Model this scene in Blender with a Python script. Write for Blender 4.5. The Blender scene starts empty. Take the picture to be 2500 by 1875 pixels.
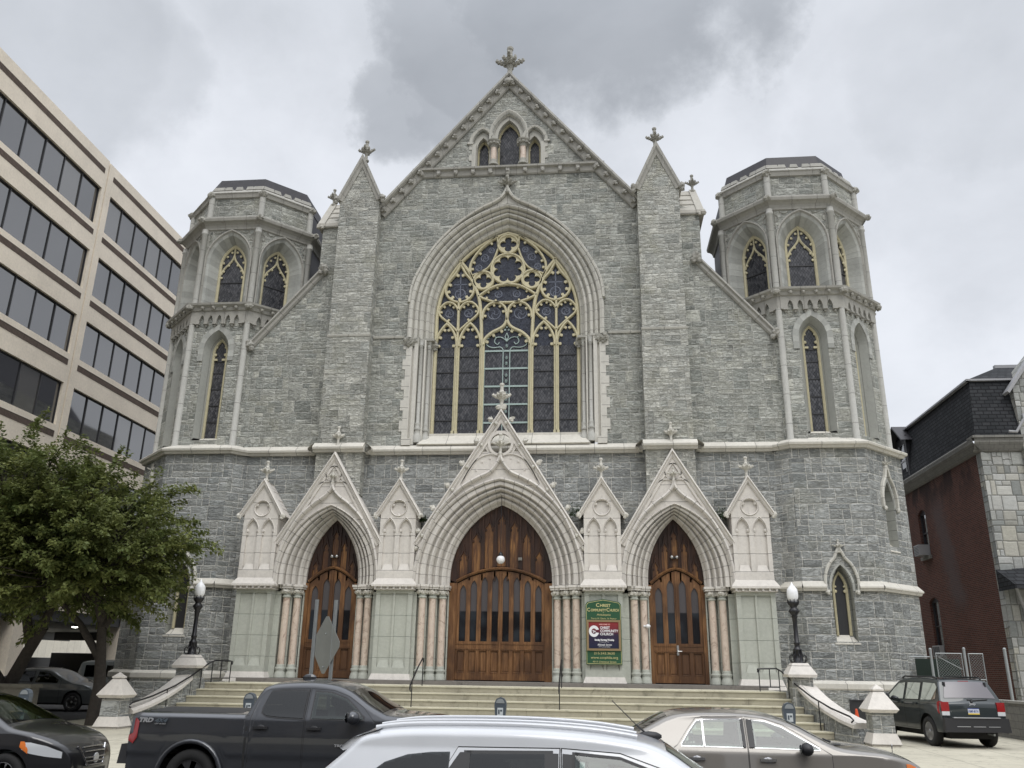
import bpy, bmesh, math, random
import numpy as np
from mathutils import Vector, Matrix, noise
from mathutils.geometry import tessellate_polygon
R = math.radians; PI = math.pi
random.seed(7)
scene = bpy.context.scene
COL = scene.collection

# ------------------------------------------------------------------ node helper
class S:
    """a node socket with arithmetic"""
    def __init__(s, nt, k): s.nt = nt; s.k = k
    def _m(s, op, *a, clamp=False):
        n = s.nt.nodes.new('ShaderNodeMath'); n.operation = op; n.use_clamp = clamp
        for i, v in enumerate((s,)+a):
            if isinstance(v, S): s.nt.links.new(v.k, n.inputs[i])
            else: n.inputs[i].default_value = float(v)
        return S(s.nt, n.outputs[0])
    def __add__(s, o): return s._m('ADD', o)
    def __sub__(s, o): return s._m('SUBTRACT', o)
    def __mul__(s, o): return s._m('MULTIPLY', o)
    def __truediv__(s, o): return s._m('DIVIDE', o)
    def rsub(s, c): return s._m('MULTIPLY', -1.0)._m('ADD', c)
    def floor(s): return s._m('FLOOR')
    def fract(s): return s._m('FRACT')
    def min(s, o): return s._m('MINIMUM', o)
    def max(s, o): return s._m('MAXIMUM', o)
    def lt(s, o): return s._m('LESS_THAN', o)
    def gt(s, o): return s._m('GREATER_THAN', o)
    def abs(s): return s._m('ABSOLUTE')
    def clamp(s): return s._m('ADD', 0.0, clamp=True)
    def smooth(s, a, b):
        n = s.nt.nodes.new('ShaderNodeMapRange'); n.interpolation_type = 'SMOOTHSTEP'
        s.nt.links.new(s.k, n.inputs['Value']); n.inputs['From Min'].default_value = a; n.inputs['From Max'].default_value = b
        return S(s.nt, n.outputs[0])
    def lin(s, a, b, c=0., d=1.):
        n = s.nt.nodes.new('ShaderNodeMapRange')
        s.nt.links.new(s.k, n.inputs['Value'])
        for nm, v in (('From Min', a), ('From Max', b), ('To Min', c), ('To Max', d)): n.inputs[nm].default_value = v
        return S(s.nt, n.outputs[0])
def sel(c, a, b):  # c ? a : b
    return (a-b)*c+b if isinstance(a, S) else (c*0+a-b)*c+b
class NT:
    def __init__(s, name):
        s.m = bpy.data.materials.new(name); s.m.use_nodes = True
        s.t = s.m.node_tree; s.b = s.t.nodes['Principled BSDF']
    def new(s, ty): return s.t.nodes.new(ty)
    def put(s, inp, v):
        if isinstance(v, S): s.t.links.new(v.k, inp)
        elif isinstance(v, tuple) and len(v) == 3: inp.default_value = (*v, 1)
        else: inp.default_value = v
    def uv(s):
        n = s.new('ShaderNodeUVMap'); q = s.new('ShaderNodeSeparateXYZ'); s.t.links.new(n.outputs[0], q.inputs[0])
        s.uvs = S(s.t, n.outputs[0])
        return S(s.t, q.outputs[0]), S(s.t, q.outputs[1])
    def pos(s):
        n = s.new('ShaderNodeNewGeometry'); return S(s.t, n.outputs['Position'])
    def sep(s, v):
        q = s.new('ShaderNodeSeparateXYZ'); s.t.links.new(v.k, q.inputs[0]); return [S(s.t, q.outputs[i]) for i in range(3)]
    def comb(s, x, y, z=0.):
        q = s.new('ShaderNodeCombineXYZ')
        for i, v in enumerate((x, y, z)): s.put(q.inputs[i], v)
        return S(s.t, q.outputs[0])
    def scale(s, v, k):
        n = s.new('ShaderNodeVectorMath'); n.operation = 'MULTIPLY'; s.t.links.new(v.k, n.inputs[0]); n.inputs[1].default_value = k
        return S(s.t, n.outputs[0])
    def noise(s, v, scale, detail=4., rough=.55, dist=0.):
        n = s.new('ShaderNodeTexNoise'); s.t.links.new(v.k, n.inputs['Vector'])
        n.inputs['Scale'].default_value = scale; n.inputs['Detail'].default_value = detail
        n.inputs['Roughness'].default_value = rough; n.inputs['Distortion'].default_value = dist
        return S(s.t, n.outputs['Fac'])
    def white(s, x, y, z=0.):
        n = s.new('ShaderNodeTexWhiteNoise'); n.noise_dimensions = '3D'
        s.t.links.new(s.comb(x, y, z).k, n.inputs['Vector'])
        q = s.new('ShaderNodeSeparateColor'); s.t.links.new(n.outputs['Color'], q.inputs[0])
        return [S(s.t, q.outputs[i]) for i in range(3)]
    def voro(s, v, scale, feature='F1'):
        n = s.new('ShaderNodeTexVoronoi'); n.feature = feature; s.t.links.new(v.k, n.inputs['Vector']); n.inputs['Scale'].default_value = scale
        return S(s.t, n.outputs['Distance'])
    def mix(s, f, a, b, mode='MIX'):
        n = s.new('ShaderNodeMix'); n.data_type = 'RGBA'; n.blend_type = mode
        s.put(n.inputs[0], f); s.put(n.inputs[6], a); s.put(n.inputs[7], b)
        return S(s.t, n.outputs[2])
    def ramp(s, f, stops):
        n = s.new('ShaderNodeValToRGB'); s.t.links.new(f.k, n.inputs[0]); e = n.color_ramp.elements
        while len(e) < len(stops): e.new(.5)
        for i, (p, c) in enumerate(stops): e[i].position = p; e[i].color = (*c, 1)
        return S(s.t, n.outputs[0])
    def bump(s, h, dist=.02, strength=1.):
        n = s.new('ShaderNodeBump'); s.t.links.new(h.k, n.inputs['Height']); n.inputs['Distance'].default_value = dist
        n.inputs['Strength'].default_value = strength; s.t.links.new(n.outputs[0], s.b.inputs['Normal'])
    def out(s, color, rough=.8, metal=0., spec=.5, coat=0.):
        s.put(s.b.inputs['Base Color'], color); s.put(s.b.inputs['Roughness'], rough); s.put(s.b.inputs['Metallic'], metal)
        s.b.inputs['Specular IOR Level'].default_value = spec; s.b.inputs['Coat Weight'].default_value = coat
        s.b.inputs['Coat Roughness'].default_value = .03
        return s.m

def ashlar(name, cols, mortar, Wc=1.1, H=.5, mw=.012, rock=1., yellow=.0, soft=.008, stretch=True):
    n = NT(name); u, v = n.uv(); P = n.pos()
    wob = n.noise(P, 1.5, 2.); u = u+(wob-.5)*.03; v = v+(wob-.5)*.03
    vv = v/H; row = vv.floor(); t = vv-row
    r0 = n.white(row, 3., 1.)
    x = u/Wc+r0[0]*9.; cx = x.floor(); s = x-cx
    h = n.white(cx, row, 2.)
    a = h[0]*.3+.35; left = s.lt(a)
    sw = sel(left, a, a.rsub(1.)); sl = sel(left, s, s-a)
    h2 = n.white(cx*2+left, row, 5.)
    b = sel(h2[1].gt(.3), h2[0]*.34+.33, h2[0]*0+1.)
    low = t.lt(b); th = sel(low, b, b.rsub(1.)); tl = sel(low, t, t-b)
    h3 = n.white(cx*2+left, row*2+low, 8.)
    sp = h3[0].gt(.6); fr = h3[1]*.3+.35
    hw = sw*fr; second = sl.gt(hw)*sp
    sl2 = sel(second, sl-hw, sl); sw2 = sel(sp, sel(second, sw-hw, hw), sw)
    dx = sl2.min(sw2-sl2)*Wc; dy = tl.min(th-tl)*H
    d = dx.min(dy)
    mort = d.smooth(mw*.5, mw*.5+soft).rsub(1.)
    idc = n.white(cx*4+left*2+second, row*2+low, 11.)
    base = n.ramp(idc[0], [(i/(len(cols)-1), c) for i, c in enumerate(cols)])
    fine = n.noise(P, 14., 6., .65); big = n.noise(P, .35, 3.)
    mpz = n.scale(P, (1., 1., 2.6))
    chip = n.noise(mpz, 3.2, 5., .62, .6)
    rag = n.noise(n.scale(P, (1., 1., 3.4)), 2.6, 7., .72, 1.0)
    crack_shadow = (rag-.5).abs().smooth(.0, .022).rsub(1.)*n.noise(P, 1.1, 2.).smooth(.46, .60)*rock  # ragged shadows under chipped ledges, painted dark into the stone colour
    shade = (idc[1]-.5)*.34+(fine-.5)*.55+(chip-.5)*.45+(big-.5)*.35+1.-crack_shadow*.42
    base = n.mix(1., base, n.comb(shade, shade, shade), 'MULTIPLY')
    if yellow:
        yl = n.noise(P, .9, 4.).smooth(.52, .72)*yellow
        base = n.mix(yl, base, (.36, .35, .26))
    col = n.mix(mort, base, mortar)
    hgt = d.smooth(0., .06)*.35+chip*rock*1.2+rag.smooth(.44, .56)*rock*.45+n.noise(mpz, 8., 4., .6)*rock*.4+(idc[2]-.5)*.3*rock-mort*.25
    n.bump(hgt, .055, 1.)
    return n.out(col, .9, spec=.25)

def limestone(name, c, ju=.0, jv=.0, dirt=.35, jc=(.16, .15, .14), joff=0., var=.12, rough=.8):
    n = NT(name); P = n.pos()
    f = n.noise(P, 9., 5., .6); g = n.noise(P, .8, 4., .6); st = n.noise(n.scale(P, (3., 3., .35)), 1.6, 4., .6)
    sp = n.noise(P, 32., 3., .6)
    sh = (f-.5)*.34+(g-.5)*.38+(sp-.5)*.22+1.
    col = n.mix(1., c, n.comb(sh, sh, sh), 'MULTIPLY')
    d = tuple(x*.45 for x in c)
    col = n.mix((st.smooth(.5, .78)*.6+g.smooth(.5, .8)*.4)*dirt, col, d)
    hg = f*.4
    if ju or jv:
        u, v = n.uv(); m = None
        if jv:
            row = (v/jv).floor(); w = n.white(row, 1., 1.)
            k = ((v/jv).fract()-.5).abs().rsub(.5)*jv; m = k.smooth(.004, .014).rsub(1.)
        if ju:
            uu = u/ju+(w[0] if jv else 0.)+joff
            cell = uu.floor(); k = (uu.fract()-.5).abs().rsub(.5)*ju; q = k.smooth(.004, .014).rsub(1.)
            m = q if m is None else m.max(q)
            ww = n.white(cell, row if jv else cell*0, 4.)
            col = n.mix(1., col, n.comb(*[(ww[0]-.5)*var+1.]*3), 'MULTIPLY')
        col = n.mix(m*.75, col, jc); hg = hg-m
    n.bump(hg+sp*.3, .012, .8)
    return n.out(col, rough, spec=.3)

def plain(name, c, rough=.5, metal=0., spec=.5, coat=0., nz=0., nscale=20., bump=0.):
    n = NT(name)
    if nz:
        f = n.noise(n.pos(), nscale, 4.)
        c = n.mix(1., c, n.comb(*[(f-.5)*nz*2+1.]*3), 'MULTIPLY')
        if bump: n.bump(f, bump)
    return n.out(c, rough, metal, spec, coat)

def wood(name, a, b, dark, rough=.38):
    n = NT(name); P = n.pos()
    g = n.noise(n.scale(P, (9., 9., .55)), 2.2, 5., .6, .4); w = n.noise(n.scale(P, (1., 1., .5)), 1.3, 4., .6)
    col = n.mix(g.smooth(.36, .68), a, b)
    col = n.mix(w.smooth(.42, .60)*.8, col, dark)
    f = n.noise(n.scale(P, (40., 40., 2.)), 2., 3.)
    col = n.mix(1., col, n.comb(*[(f-.5)*.5+1.]*3), 'MULTIPLY')
    n.bump(f, .004)
    return n.out(col, rough, spec=.4)

MT = {}
# masonry
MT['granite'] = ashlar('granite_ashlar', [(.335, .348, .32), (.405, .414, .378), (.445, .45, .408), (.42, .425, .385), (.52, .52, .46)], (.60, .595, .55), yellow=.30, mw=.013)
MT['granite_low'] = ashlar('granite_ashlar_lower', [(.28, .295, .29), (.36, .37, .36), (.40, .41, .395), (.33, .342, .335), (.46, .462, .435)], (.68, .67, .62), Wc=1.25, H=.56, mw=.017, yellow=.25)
MT['buttress'] = ashlar('buttress_ashlar', [(.40, .408, .375), (.48, .48, .435), (.53, .525, .47), (.44, .446, .41)], (.62, .61, .56), Wc=1.0, H=.44, yellow=.4, mw=.009)
MT['vous'] = limestone('rockfaced_voussoir', (.40, .405, .375), ju=.28, jv=.0, dirt=.3, jc=(.4, .39, .36), var=.35)
MT['quoin'] = limestone('granite_reveal', (.36, .365, .335), ju=.0, jv=.36, dirt=.3, jc=(.13, .13, .12))
MT['trim_up'] = limestone('weathered_limestone', (.48, .468, .42), ju=.9, dirt=.55)
MT['trim_dk'] = limestone('dark_weathered_limestone', (.37, .36, .325), ju=.9, dirt=.65)
MT['trim_mould'] = limestone('arch_moulding_limestone', (.56, .545, .49), ju=.42, dirt=.4)
MT['shaft'] = limestone('shaft_limestone', (.47, .465, .43), jv=1.15, dirt=.35)
MT['shaft0'] = limestone('slab_roof_limestone', (.47, .45, .40), dirt=.3)
MT['jamb'] = limestone('jamb_limestone', (.60, .58, .525), jv=.44, dirt=.25)
MT['white'] = limestone('pale_limestone', (.63, .605, .54), ju=1.1, dirt=.3)
MT['portal'] = limestone('portal_limestone', (.67, .635, .585), jv=.62, dirt=.32)
MT['pmould'] = limestone('portal_moulding', (.63, .60, .555), ju=.40, dirt=.3)
MT['carve'] = limestone('carved_stone', (.62, .60, .54), dirt=.45)
MT['carve_up'] = limestone('carved_stone_weathered', (.36, .35, .31), dirt=.7)
MT['sage'] = limestone('sage_painted_stone', (.46, .475, .42), jv=.72, dirt=.18, jc=(.25, .27, .24))
MT['cream'] = plain('cream_painted_tracery', (.56, .51, .34), .6, nz=.22, nscale=6., bump=.004)
def marble():
    n = NT('pink_marble'); P = n.pos()
    w = n.noise(P, 2.2, 7., .72, 2.5); g = n.noise(P, 6., 4.)
    col = n.ramp(w, [(.0, (.27, .19, .15)), (.36, (.38, .28, .22)), (.46, (.62, .51, .42)), (.62, (.66, .56, .47)), (.75, (.44, .34, .27))])
    col = n.mix(1., col, n.comb(*[(g-.5)*.35+1.]*3), 'MULTIPLY')
    return n.out(col, .35)
MT['marble'] = marble()
MT['wood'] = wood('varnished_oak', (.135, .062, .026), (.25, .130, .056), (.075, .037, .020))
MT['wood_dk'] = wood('weathered_dark_oak', (.038, .018, .012), (.070, .032, .017), (.024, .013, .010), .5)
MT['wood_pn'] = wood('worn_orange_oak_panel', (.085, .036, .017), (.30, .15, .052), (.060, .027, .015), .45)
def leaded():
    n = NT('leaded_glass'); u, v = n.uv()
    a = ((u+v*.62)/.115).fract(); b = ((u-v*.62)/.115).fract()
    l = (a-.5).abs().max((b-.5).abs()).smooth(.44, .48)
    c = n.white(((u+v*.62)/.115).floor(), ((u-v*.62)/.115).floor(), 1.)
    col = n.mix(c[0], (.026, .028, .034), (.095, .095, .104)); col = n.mix(l, col, (.008, .008, .010))
    n.bump(l*-1.+c[1]*.3, .006)
    return n.out(col, .22, spec=.5)
MT['leaded'] = leaded()
def stained():
    n = NT('stained_glass'); P = n.pos()
    w = n.noise(P, 3.5, 2., .5, 3.); w2 = n.noise(P, 9., 2., .5, 1.)
    l = (w-.5).abs().smooth(.0, .035)
    col = n.mix(w2.smooth(.4, .6), (.010, .012, .022), (.032, .037, .056))
    col = n.mix(l, (.075, .082, .10), col)
    return n.out(col, .3, spec=.4)
MT['stained'] = stained()
MT['paleblue'] = plain('pale_blue_glass_paint', (.13, .145, .19), .35)
MT['lead'] = plain('lead_bar', (.03, .03, .032), .5)
MT['teal'] = plain('pale_teal_lead', (.36, .45, .43), .5)
MT['black'] = plain('black_iron', (.012, .012, .015), .35, spec=.5)
MT['dark'] = plain('unlit_depth_black', (.01, .01, .011), .8)
MT['slate'] = plain('dark_slate', (.035, .033, .038), .55, nz=.4, nscale=5.)
MT['globe'] = plain('white_glass_globe', (.86, .87, .88), .25)
def brickmat(name, c1, c2, mo, sc, bw, bh, stain=None, rough=.9):
    n = NT(name); u, v = n.uv(); b = n.new('ShaderNodeTexBrick'); n.t.links.new(n.uvs.k, b.inputs[0])
    b.inputs['Scale'].default_value = 1.; b.inputs['Brick Width'].default_value = bw; b.inputs['Row Height'].default_value = bh
    b.inputs['Mortar Size'].default_value = sc; b.inputs['Mortar Smooth'].default_value = .1
    for k, c in (('Color1', c1), ('Color2', c2), ('Mortar', mo)): b.inputs[k].default_value = (*c, 1)
    col = S(n.t, b.outputs[0]); P = n.pos(); g = n.noise(P, .5, 5., .6); f = n.noise(P, 12., 4.)
    col = n.mix(1., col, n.comb(*[(g-.5)*.7+(f-.5)*.5+1.]*3), 'MULTIPLY')
    if stain: col = stain(n, col, P)
    n.bump(S(n.t, b.outputs['Fac'])*-1.+f*.4, .008)
    return n.out(col, rough, spec=.2)
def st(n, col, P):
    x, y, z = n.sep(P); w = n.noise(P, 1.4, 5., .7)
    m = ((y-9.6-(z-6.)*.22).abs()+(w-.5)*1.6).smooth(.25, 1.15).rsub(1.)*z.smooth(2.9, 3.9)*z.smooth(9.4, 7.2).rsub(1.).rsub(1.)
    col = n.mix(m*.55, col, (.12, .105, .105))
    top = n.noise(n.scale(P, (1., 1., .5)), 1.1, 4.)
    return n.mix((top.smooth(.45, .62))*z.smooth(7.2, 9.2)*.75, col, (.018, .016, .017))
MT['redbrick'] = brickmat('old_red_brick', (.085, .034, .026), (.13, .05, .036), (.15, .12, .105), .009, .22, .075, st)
MT['shingle'] = brickmat('dark_shingles', (.030, .033, .036), (.048, .05, .054), (.016, .016, .018), .02, .34, .17)
MT['pale_ashlar'] = ashlar('pale_serpentine_ashlar', [(.24, .25, .24), (.36, .365, .35), (.42, .42, .40), (.40, .385, .33), (.31, .32, .31)], (.17, .17, .155), Wc=1.0, H=.62, mw=.014, rock=.12)
MT['cmu'] = brickmat('concrete_block', (.20, .195, .18), (.235, .23, .21), (.15, .145, .135), .008, .4, .2)
MT['precast'] = limestone('precast_concrete', (.80, .715, .59), ju=0., dirt=.10)
MT['band'] = brickmat('ribbed_brown_band', (.13, .10, .08), (.16, .12, .10), (.05, .04, .035), .012, .08, .4)
MT['frame_dk'] = plain('dark_window_frame', (.03, .03, .032), .45)
def concrete(name, c, js=None, crack_shadow=.0):
    n = NT(name); P = n.pos(); x, y, z = n.sep(P)
    f = n.noise(P, 6., 6., .7); g = n.noise(P, .6, 5., .6); sp = n.noise(P, 60., 2.)
    col = n.mix(1., c, n.comb(*[(f-.5)*.35+(g-.5)*.45+(sp-.5)*.2+1.]*3), 'MULTIPLY')
    if js:
        k = ((x/js).fract()-.5).abs().rsub(.5)*js; k2 = ((y/js).fract()-.5).abs().rsub(.5)*js
        m = k.min(k2).smooth(.006, .02).rsub(1.); col = n.mix(m*.7, col, tuple(q*.4 for q in c))
    dirt = n.noise(P, 2.2, 6., .7).smooth(.54, .68); col = n.mix(dirt*.5, col, tuple(q*.45 for q in c))
    ck = (n.noise(P, .55, 6., .62, .5)-.5).abs().smooth(.0, .004).rsub(1.)*n.noise(P, .35, 2.).smooth(.48, .55); col = n.mix(ck*.6, col, tuple(q*.3 for q in c))
    n.bump(f, .006)
    return n.out(col, .9, spec=.25)
MT['walk'] = concrete('sidewalk_concrete', (.50, .47, .38), 1.6)
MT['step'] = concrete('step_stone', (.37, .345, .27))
MT['tread'] = concrete('pale_step_tread', (.56, .53, .41))  # tread lips set paler than the risers
MT['slab'] = concrete('grey_painted_slab', (.20, .185, .17))
MT['asphalt'] = concrete('asphalt', (.055, .055, .056))
MT['kerb'] = concrete('kerb_stone', (.33, .32, .29))
MT['wallst'] = concrete('pale_rendered_wall', (.19, .18, .15))

# ------------------------------------------------------------------ mesh builder
def V3(*a): return Vector(a)
class Fr:
    """a local frame: u along T, v up, d along N"""
    def __init__(s, O, T, N): s.O = Vector(O); s.T = Vector(T); s.N = Vector(N)
    def p(s, u, v, d=0.): return s.O+s.T*u+s.N*d+Vector((0, 0, v))
    def shift(s, u, v=0., d=0.): return Fr(s.p(u, v, d), s.T, s.N)
FF = Fr((0, 0, 0), (1, 0, 0), (0, -1, 0))
class M:
    def __init__(s): s.v = []; s.f = []; s.mi = []; s.uv = []; s.sm = []; s.cur = 0; s.smooth = False
    def add(s, pts, uv=None):
        i = len(s.v); s.v.extend(tuple(p) for p in pts); s.f.append(tuple(range(i, i+len(pts))))
        s.mi.append(s.cur); s.uv.append(uv); s.sm.append(s.smooth)
    def mesh(s, pts, faces, uvs=None):
        i = len(s.v); s.v.extend(tuple(p) for p in pts)
        for k, f in enumerate(faces):
            s.f.append(tuple(i+j for j in f)); s.mi.append(s.cur); s.uv.append(uvs[k] if uvs else None); s.sm.append(s.smooth)
    def box(s, F, u0, u1, v0, v1, d0, d1):
        P = [F.p(u, v, d) for d in (d0, d1) for v in (v0, v1) for u in (u0, u1)]
        s.mesh(P, [(0, 1, 3, 2), (4, 6, 7, 5), (0, 4, 5, 1), (2, 3, 7, 6), (0, 2, 6, 4), (1, 5, 7, 3)])
    def wbox(s, x0, x1, y0, y1, z0, z1): s.box(Fr((0, 0, 0), (1, 0, 0), (0, 1, 0)), x0, x1, z0, z1, y0, y1)
    def frust(s, F, u0, u1, d0, d1, v0, v1, a, b=None):
        """box that shrinks by a (u) and b (d front/back) at the top"""
        b = a if b is None else b
        P = [F.p(u0, v0, d0), F.p(u1, v0, d0), F.p(u1, v0, d1), F.p(u0, v0, d1),
             F.p(u0+a, v1, d0+b), F.p(u1-a, v1, d0+b), F.p(u1-a, v1, d1-b), F.p(u0+a, v1, d1-b)]
        s.mesh(P, [(0, 3, 2, 1), (4, 5, 6, 7), (0, 1, 5, 4), (1, 2, 6, 5), (2, 3, 7, 6), (3, 0, 4, 7)])
    def plate(s, F, poly, d0, d1=None, holes=(), side=True, back=False, rev=None, revmat=None):
        """polygon with holes at depth d0; sides go to d1; reveal of the holes goes to rev"""
        loops = [[Vector((u, v, 0)) for u, v in poly]]+[[Vector((u, v, 0)) for u, v in h] for h in holes]
        flat = [q for l in loops for q in l]
        tr = tessellate_polygon(loops)
        s.mesh([F.p(q.x, q.y, d0) for q in flat], [tuple(t) for t in tr])
        if back and d1 is not None: s.mesh([F.p(q.x, q.y, d1) for q in flat], [tuple(t)[::-1] for t in tr])
        if d1 is not None and side:
            for i in range(len(poly)):
                a, b = poly[i], poly[(i+1) % len(poly)]
                s.add([F.p(*a, d0), F.p(*b, d0), F.p(*b, d1), F.p(*a, d1)])
        e = rev if rev is not None else d1
        if e is not None:
            k = s.cur
            if revmat is not None: s.cur = revmat
            for h in holes:
                for i in range(len(h)):
                    a, b = h[i], h[(i+1) % len(h)]
                    s.add([F.p(*a, d0), F.p(*b, d0), F.p(*b, e), F.p(*a, e)])
            s.cur = k
    def loft(s, F, rings, close=False):
        """rings: list of (list of (u,v), d); same point counts"""
        n = len(rings[0][0]); L = [0.]
        for i in range(1, n):
            a, b = rings[0][0][i-1], rings[0][0][i]; L.append(L[-1]+math.hypot(a[0]-b[0], a[1]-b[1]))
        w = 0.; W = [0.]
        for k in range(1, len(rings)):
            a, b = rings[k-1], rings[k]; w += math.dist((*a[0][n//2], a[1]), (*b[0][n//2], b[1])); W.append(w)
        P = [F.p(u, v, d) for pts, d in rings for u, v in pts]
        fs = []; us = []
        for k in range(len(rings)-1):
            for i in range(n-1):
                fs.append((k*n+i, k*n+i+1, (k+1)*n+i+1, (k+1)*n+i))
                us.append([(L[i], W[k]), (L[i+1], W[k]), (L[i+1], W[k+1]), (L[i], W[k+1])])
        s.mesh(P, fs, us)
    def sweep(s, F, path, prof, closed=False, cap=True):
        """profile (offset along the left normal of the path, d) swept along (u,v) path"""
        n = len(path); nor = []
        for i in range(n):
            def dirn(a, b):
                x, y = b[0]-a[0], b[1]-a[1]; l = math.hypot(x, y) or 1; return (x/l, y/l)
            if closed or 0 < i < n-1: d1 = dirn(path[i-1], path[i]); d2 = dirn(path[i], path[(i+1) % n])
            elif i == 0: d1 = d2 = dirn(path[0], path[1])
            else: d1 = d2 = dirn(path[-2], path[-1])
            nx, ny = -(d1[1]+d2[1]), d1[0]+d2[0]; l = math.hypot(nx, ny) or 1; nx /= l; ny /= l
            c = max(.35, nx*-d1[1]+ny*d1[0]); nor.append((nx/c, ny/c))
        rings = [([(path[i][0]+nor[i][0]*o, path[i][1]+nor[i][1]*o) for i in list(range(n))+([0] if closed else [])], d) for o, d in prof]
        s.loft(F, rings)
        if cap and not closed:
            for i in (0, n-1): s.add([F.p(*rings[k][0][i], rings[k][1]) for k in range(len(rings))])
    def lathe(s, c, prof, n=12, axis='z', a0=0.):
        c = Vector(c); P = []
        for r, h in prof:
            for i in range(n):
                t = a0+2*PI*i/n; x, y = r*math.cos(t), r*math.sin(t)
                P.append(c+(Vector((x, y, h)) if axis == 'z' else Vector((x, h, y)) if axis == 'y' else Vector((h, x, y))))
        m = len(prof); fs = []; us = []; hh = 0.
        for k in range(m-1):
            h1 = prof[k][1]; h2 = prof[k+1][1]
            for i in range(n):
                j = (i+1) % n; fs.append((k*n+i, k*n+j, (k+1)*n+j, (k+1)*n+i)); r = max(prof[k][0], .01)
                z0 = c.z if axis == 'z' else 0.
                us.append([(i*r*6.28/n, z0+h1), ((i+1)*r*6.28/n, z0+h1), ((i+1)*r*6.28/n, z0+h2), (i*r*6.28/n, z0+h2)])
        s.mesh(P, fs, us)
        if prof[0][0] > .001: s.add(P[:n][::-1])
        if prof[-1][0] > .001: s.add(P[-n:])
    def tube(s, pts, r, n=8, r1=None, cap=True):
        pts = [Vector(p) for p in pts]; rings = []; m = len(pts); up = Vector((.13, .21, .97)).normalized()
        t0 = (pts[1]-pts[0]).normalized(); x = t0.cross(up).normalized() if abs(t0.dot(up)) < .98 else Vector((1, 0, 0))
        for i, p in enumerate(pts):
            t = ((pts[min(i+1, m-1)]-pts[i]).normalized()+(pts[i]-pts[max(i-1, 0)]).normalized()).normalized()
            x = (x-t*x.dot(t)).normalized(); y = t.cross(x); rr = r if r1 is None else r+(r1-r)*i/(m-1)
            rings.append([p+(x*math.cos(2*PI*k/n)+y*math.sin(2*PI*k/n))*rr for k in range(n)])
        P = [q for g in rings for q in g]
        s.mesh(P, [(i*n+k, i*n+(k+1) % n, (i+1)*n+(k+1) % n, (i+1)*n+k) for i in range(m-1) for k in range(n)])
        if cap: s.add(rings[0][::-1]); s.add(rings[-1])
    def ball(s, c, r, nu=8, nv=5, sc=(1, 1, 1), jit=0.):
        c = Vector(c); P = []
        for j in range(nv+1):
            a = -PI/2+PI*j/nv
            for i in range(nu):
                b = 2*PI*i/nu; k = 1+random.uniform(-jit, jit)
                P.append(c+Vector((math.cos(a)*math.cos(b)*sc[0], math.cos(a)*math.sin(b)*sc[1], math.sin(a)*sc[2]))*r*k)
        s.mesh(P, [(j*nu+i, j*nu+(i+1) % nu, (j+1)*nu+(i+1) % nu, (j+1)*nu+i) for j in range(nv) for i in range(nu)])
    def pieces(s, gap=.02):
        par = list(range(len(s.v)))
        def fd(i):
            while par[i] != i: par[i] = par[par[i]]; i = par[i]
            return i
        for f in s.f:
            r = fd(f[0])
            for k in f[1:]: par[fd(k)] = r
        bx = {}
        for f in s.f:
            for k in f:
                r = fd(k); p = s.v[k]; q = bx.get(r)
                bx[r] = (*p, *p) if q is None else (*[min(q[i], p[i]) for i in range(3)], *[max(q[i+3], p[i]) for i in range(3)])
        keys = list(bx); g = {k: k for k in keys}
        def fg(i):
            while g[i] != i: i = g[i]
            return i
        for i, x in enumerate(keys):
            A = bx[x]
            for y in keys[i+1:]:
                B = bx[y]
                if all(A[k]-gap <= B[k+3] and B[k]-gap <= A[k+3] for k in range(3)):
                    p, q = fg(x), fg(y)
                    if p != q: g[p] = q
        out = {}
        for n, f in enumerate(s.f): out.setdefault(fg(fd(f[0])), []).append(n)
        res = []
        for L in out.values():
            m = M(); mp = {}
            for n in L:
                nf = []
                for k in s.f[n]:
                    if k not in mp: mp[k] = len(m.v); m.v.append(s.v[k])
                    nf.append(mp[k])
                m.f.append(tuple(nf)); m.mi.append(s.mi[n]); m.uv.append(s.uv[n]); m.sm.append(s.sm[n])
            res.append(m)
        return res
    def builds(s, name, mats, parent=None): return [p.build(name, mats, parent) for p in s.pieces()]
    def build(s, name, mats, parent=None, smooth=None, bevel=0.):
        me = bpy.data.meshes.new(name); me.from_pydata(s.v, [], s.f)
        uvl = me.uv_layers.new(name='UVMap'); v = s.v; buf = []
        for f, uv in zip(s.f, s.uv):
            if uv: buf.extend(uv); continue
            a = v[f[0]]; nx = ny = nz = 0.
            for i in range(len(f)):
                p, q = v[f[i]], v[f[(i+1) % len(f)]]
                nx += (p[1]-q[1])*(p[2]+q[2]); ny += (p[2]-q[2])*(p[0]+q[0]); nz += (p[0]-q[0])*(p[1]+q[1])
            l = math.sqrt(nx*nx+ny*ny+nz*nz) or 1; nx /= l; ny /= l; nz /= l
            if abs(nz) > .9: buf.extend((v[i][0], v[i][1]) for i in f)
            else:
                h = math.hypot(nx, ny) or 1; tx, ty = -ny/h, nx/h
                if tx < 0 or (abs(tx) < 1e-3 and ty < 0): tx, ty = -tx, -ty
                buf.extend((v[i][0]*tx+v[i][1]*ty, v[i][2]) for i in f)
        flat = np.array(buf, dtype=np.float32).ravel()
        if len(flat) == len(uvl.data)*2: uvl.data.foreach_set('uv', flat)
        for m in (mats if isinstance(mats, (list, tuple)) else [mats]): me.materials.append(MT[m] if isinstance(m, str) else m)
        me.polygons.foreach_set('material_index', s.mi)
        sm = s.sm if smooth is None else [smooth]*len(s.f)
        me.polygons.foreach_set('use_smooth', sm)
        me.update()
        o = bpy.data.objects.new(name, me); COL.objects.link(o)
        if parent: o.parent = parent; o.matrix_parent_inverse = PINV.get(parent.name, Matrix()) 
        return o
PINV = {}
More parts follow.
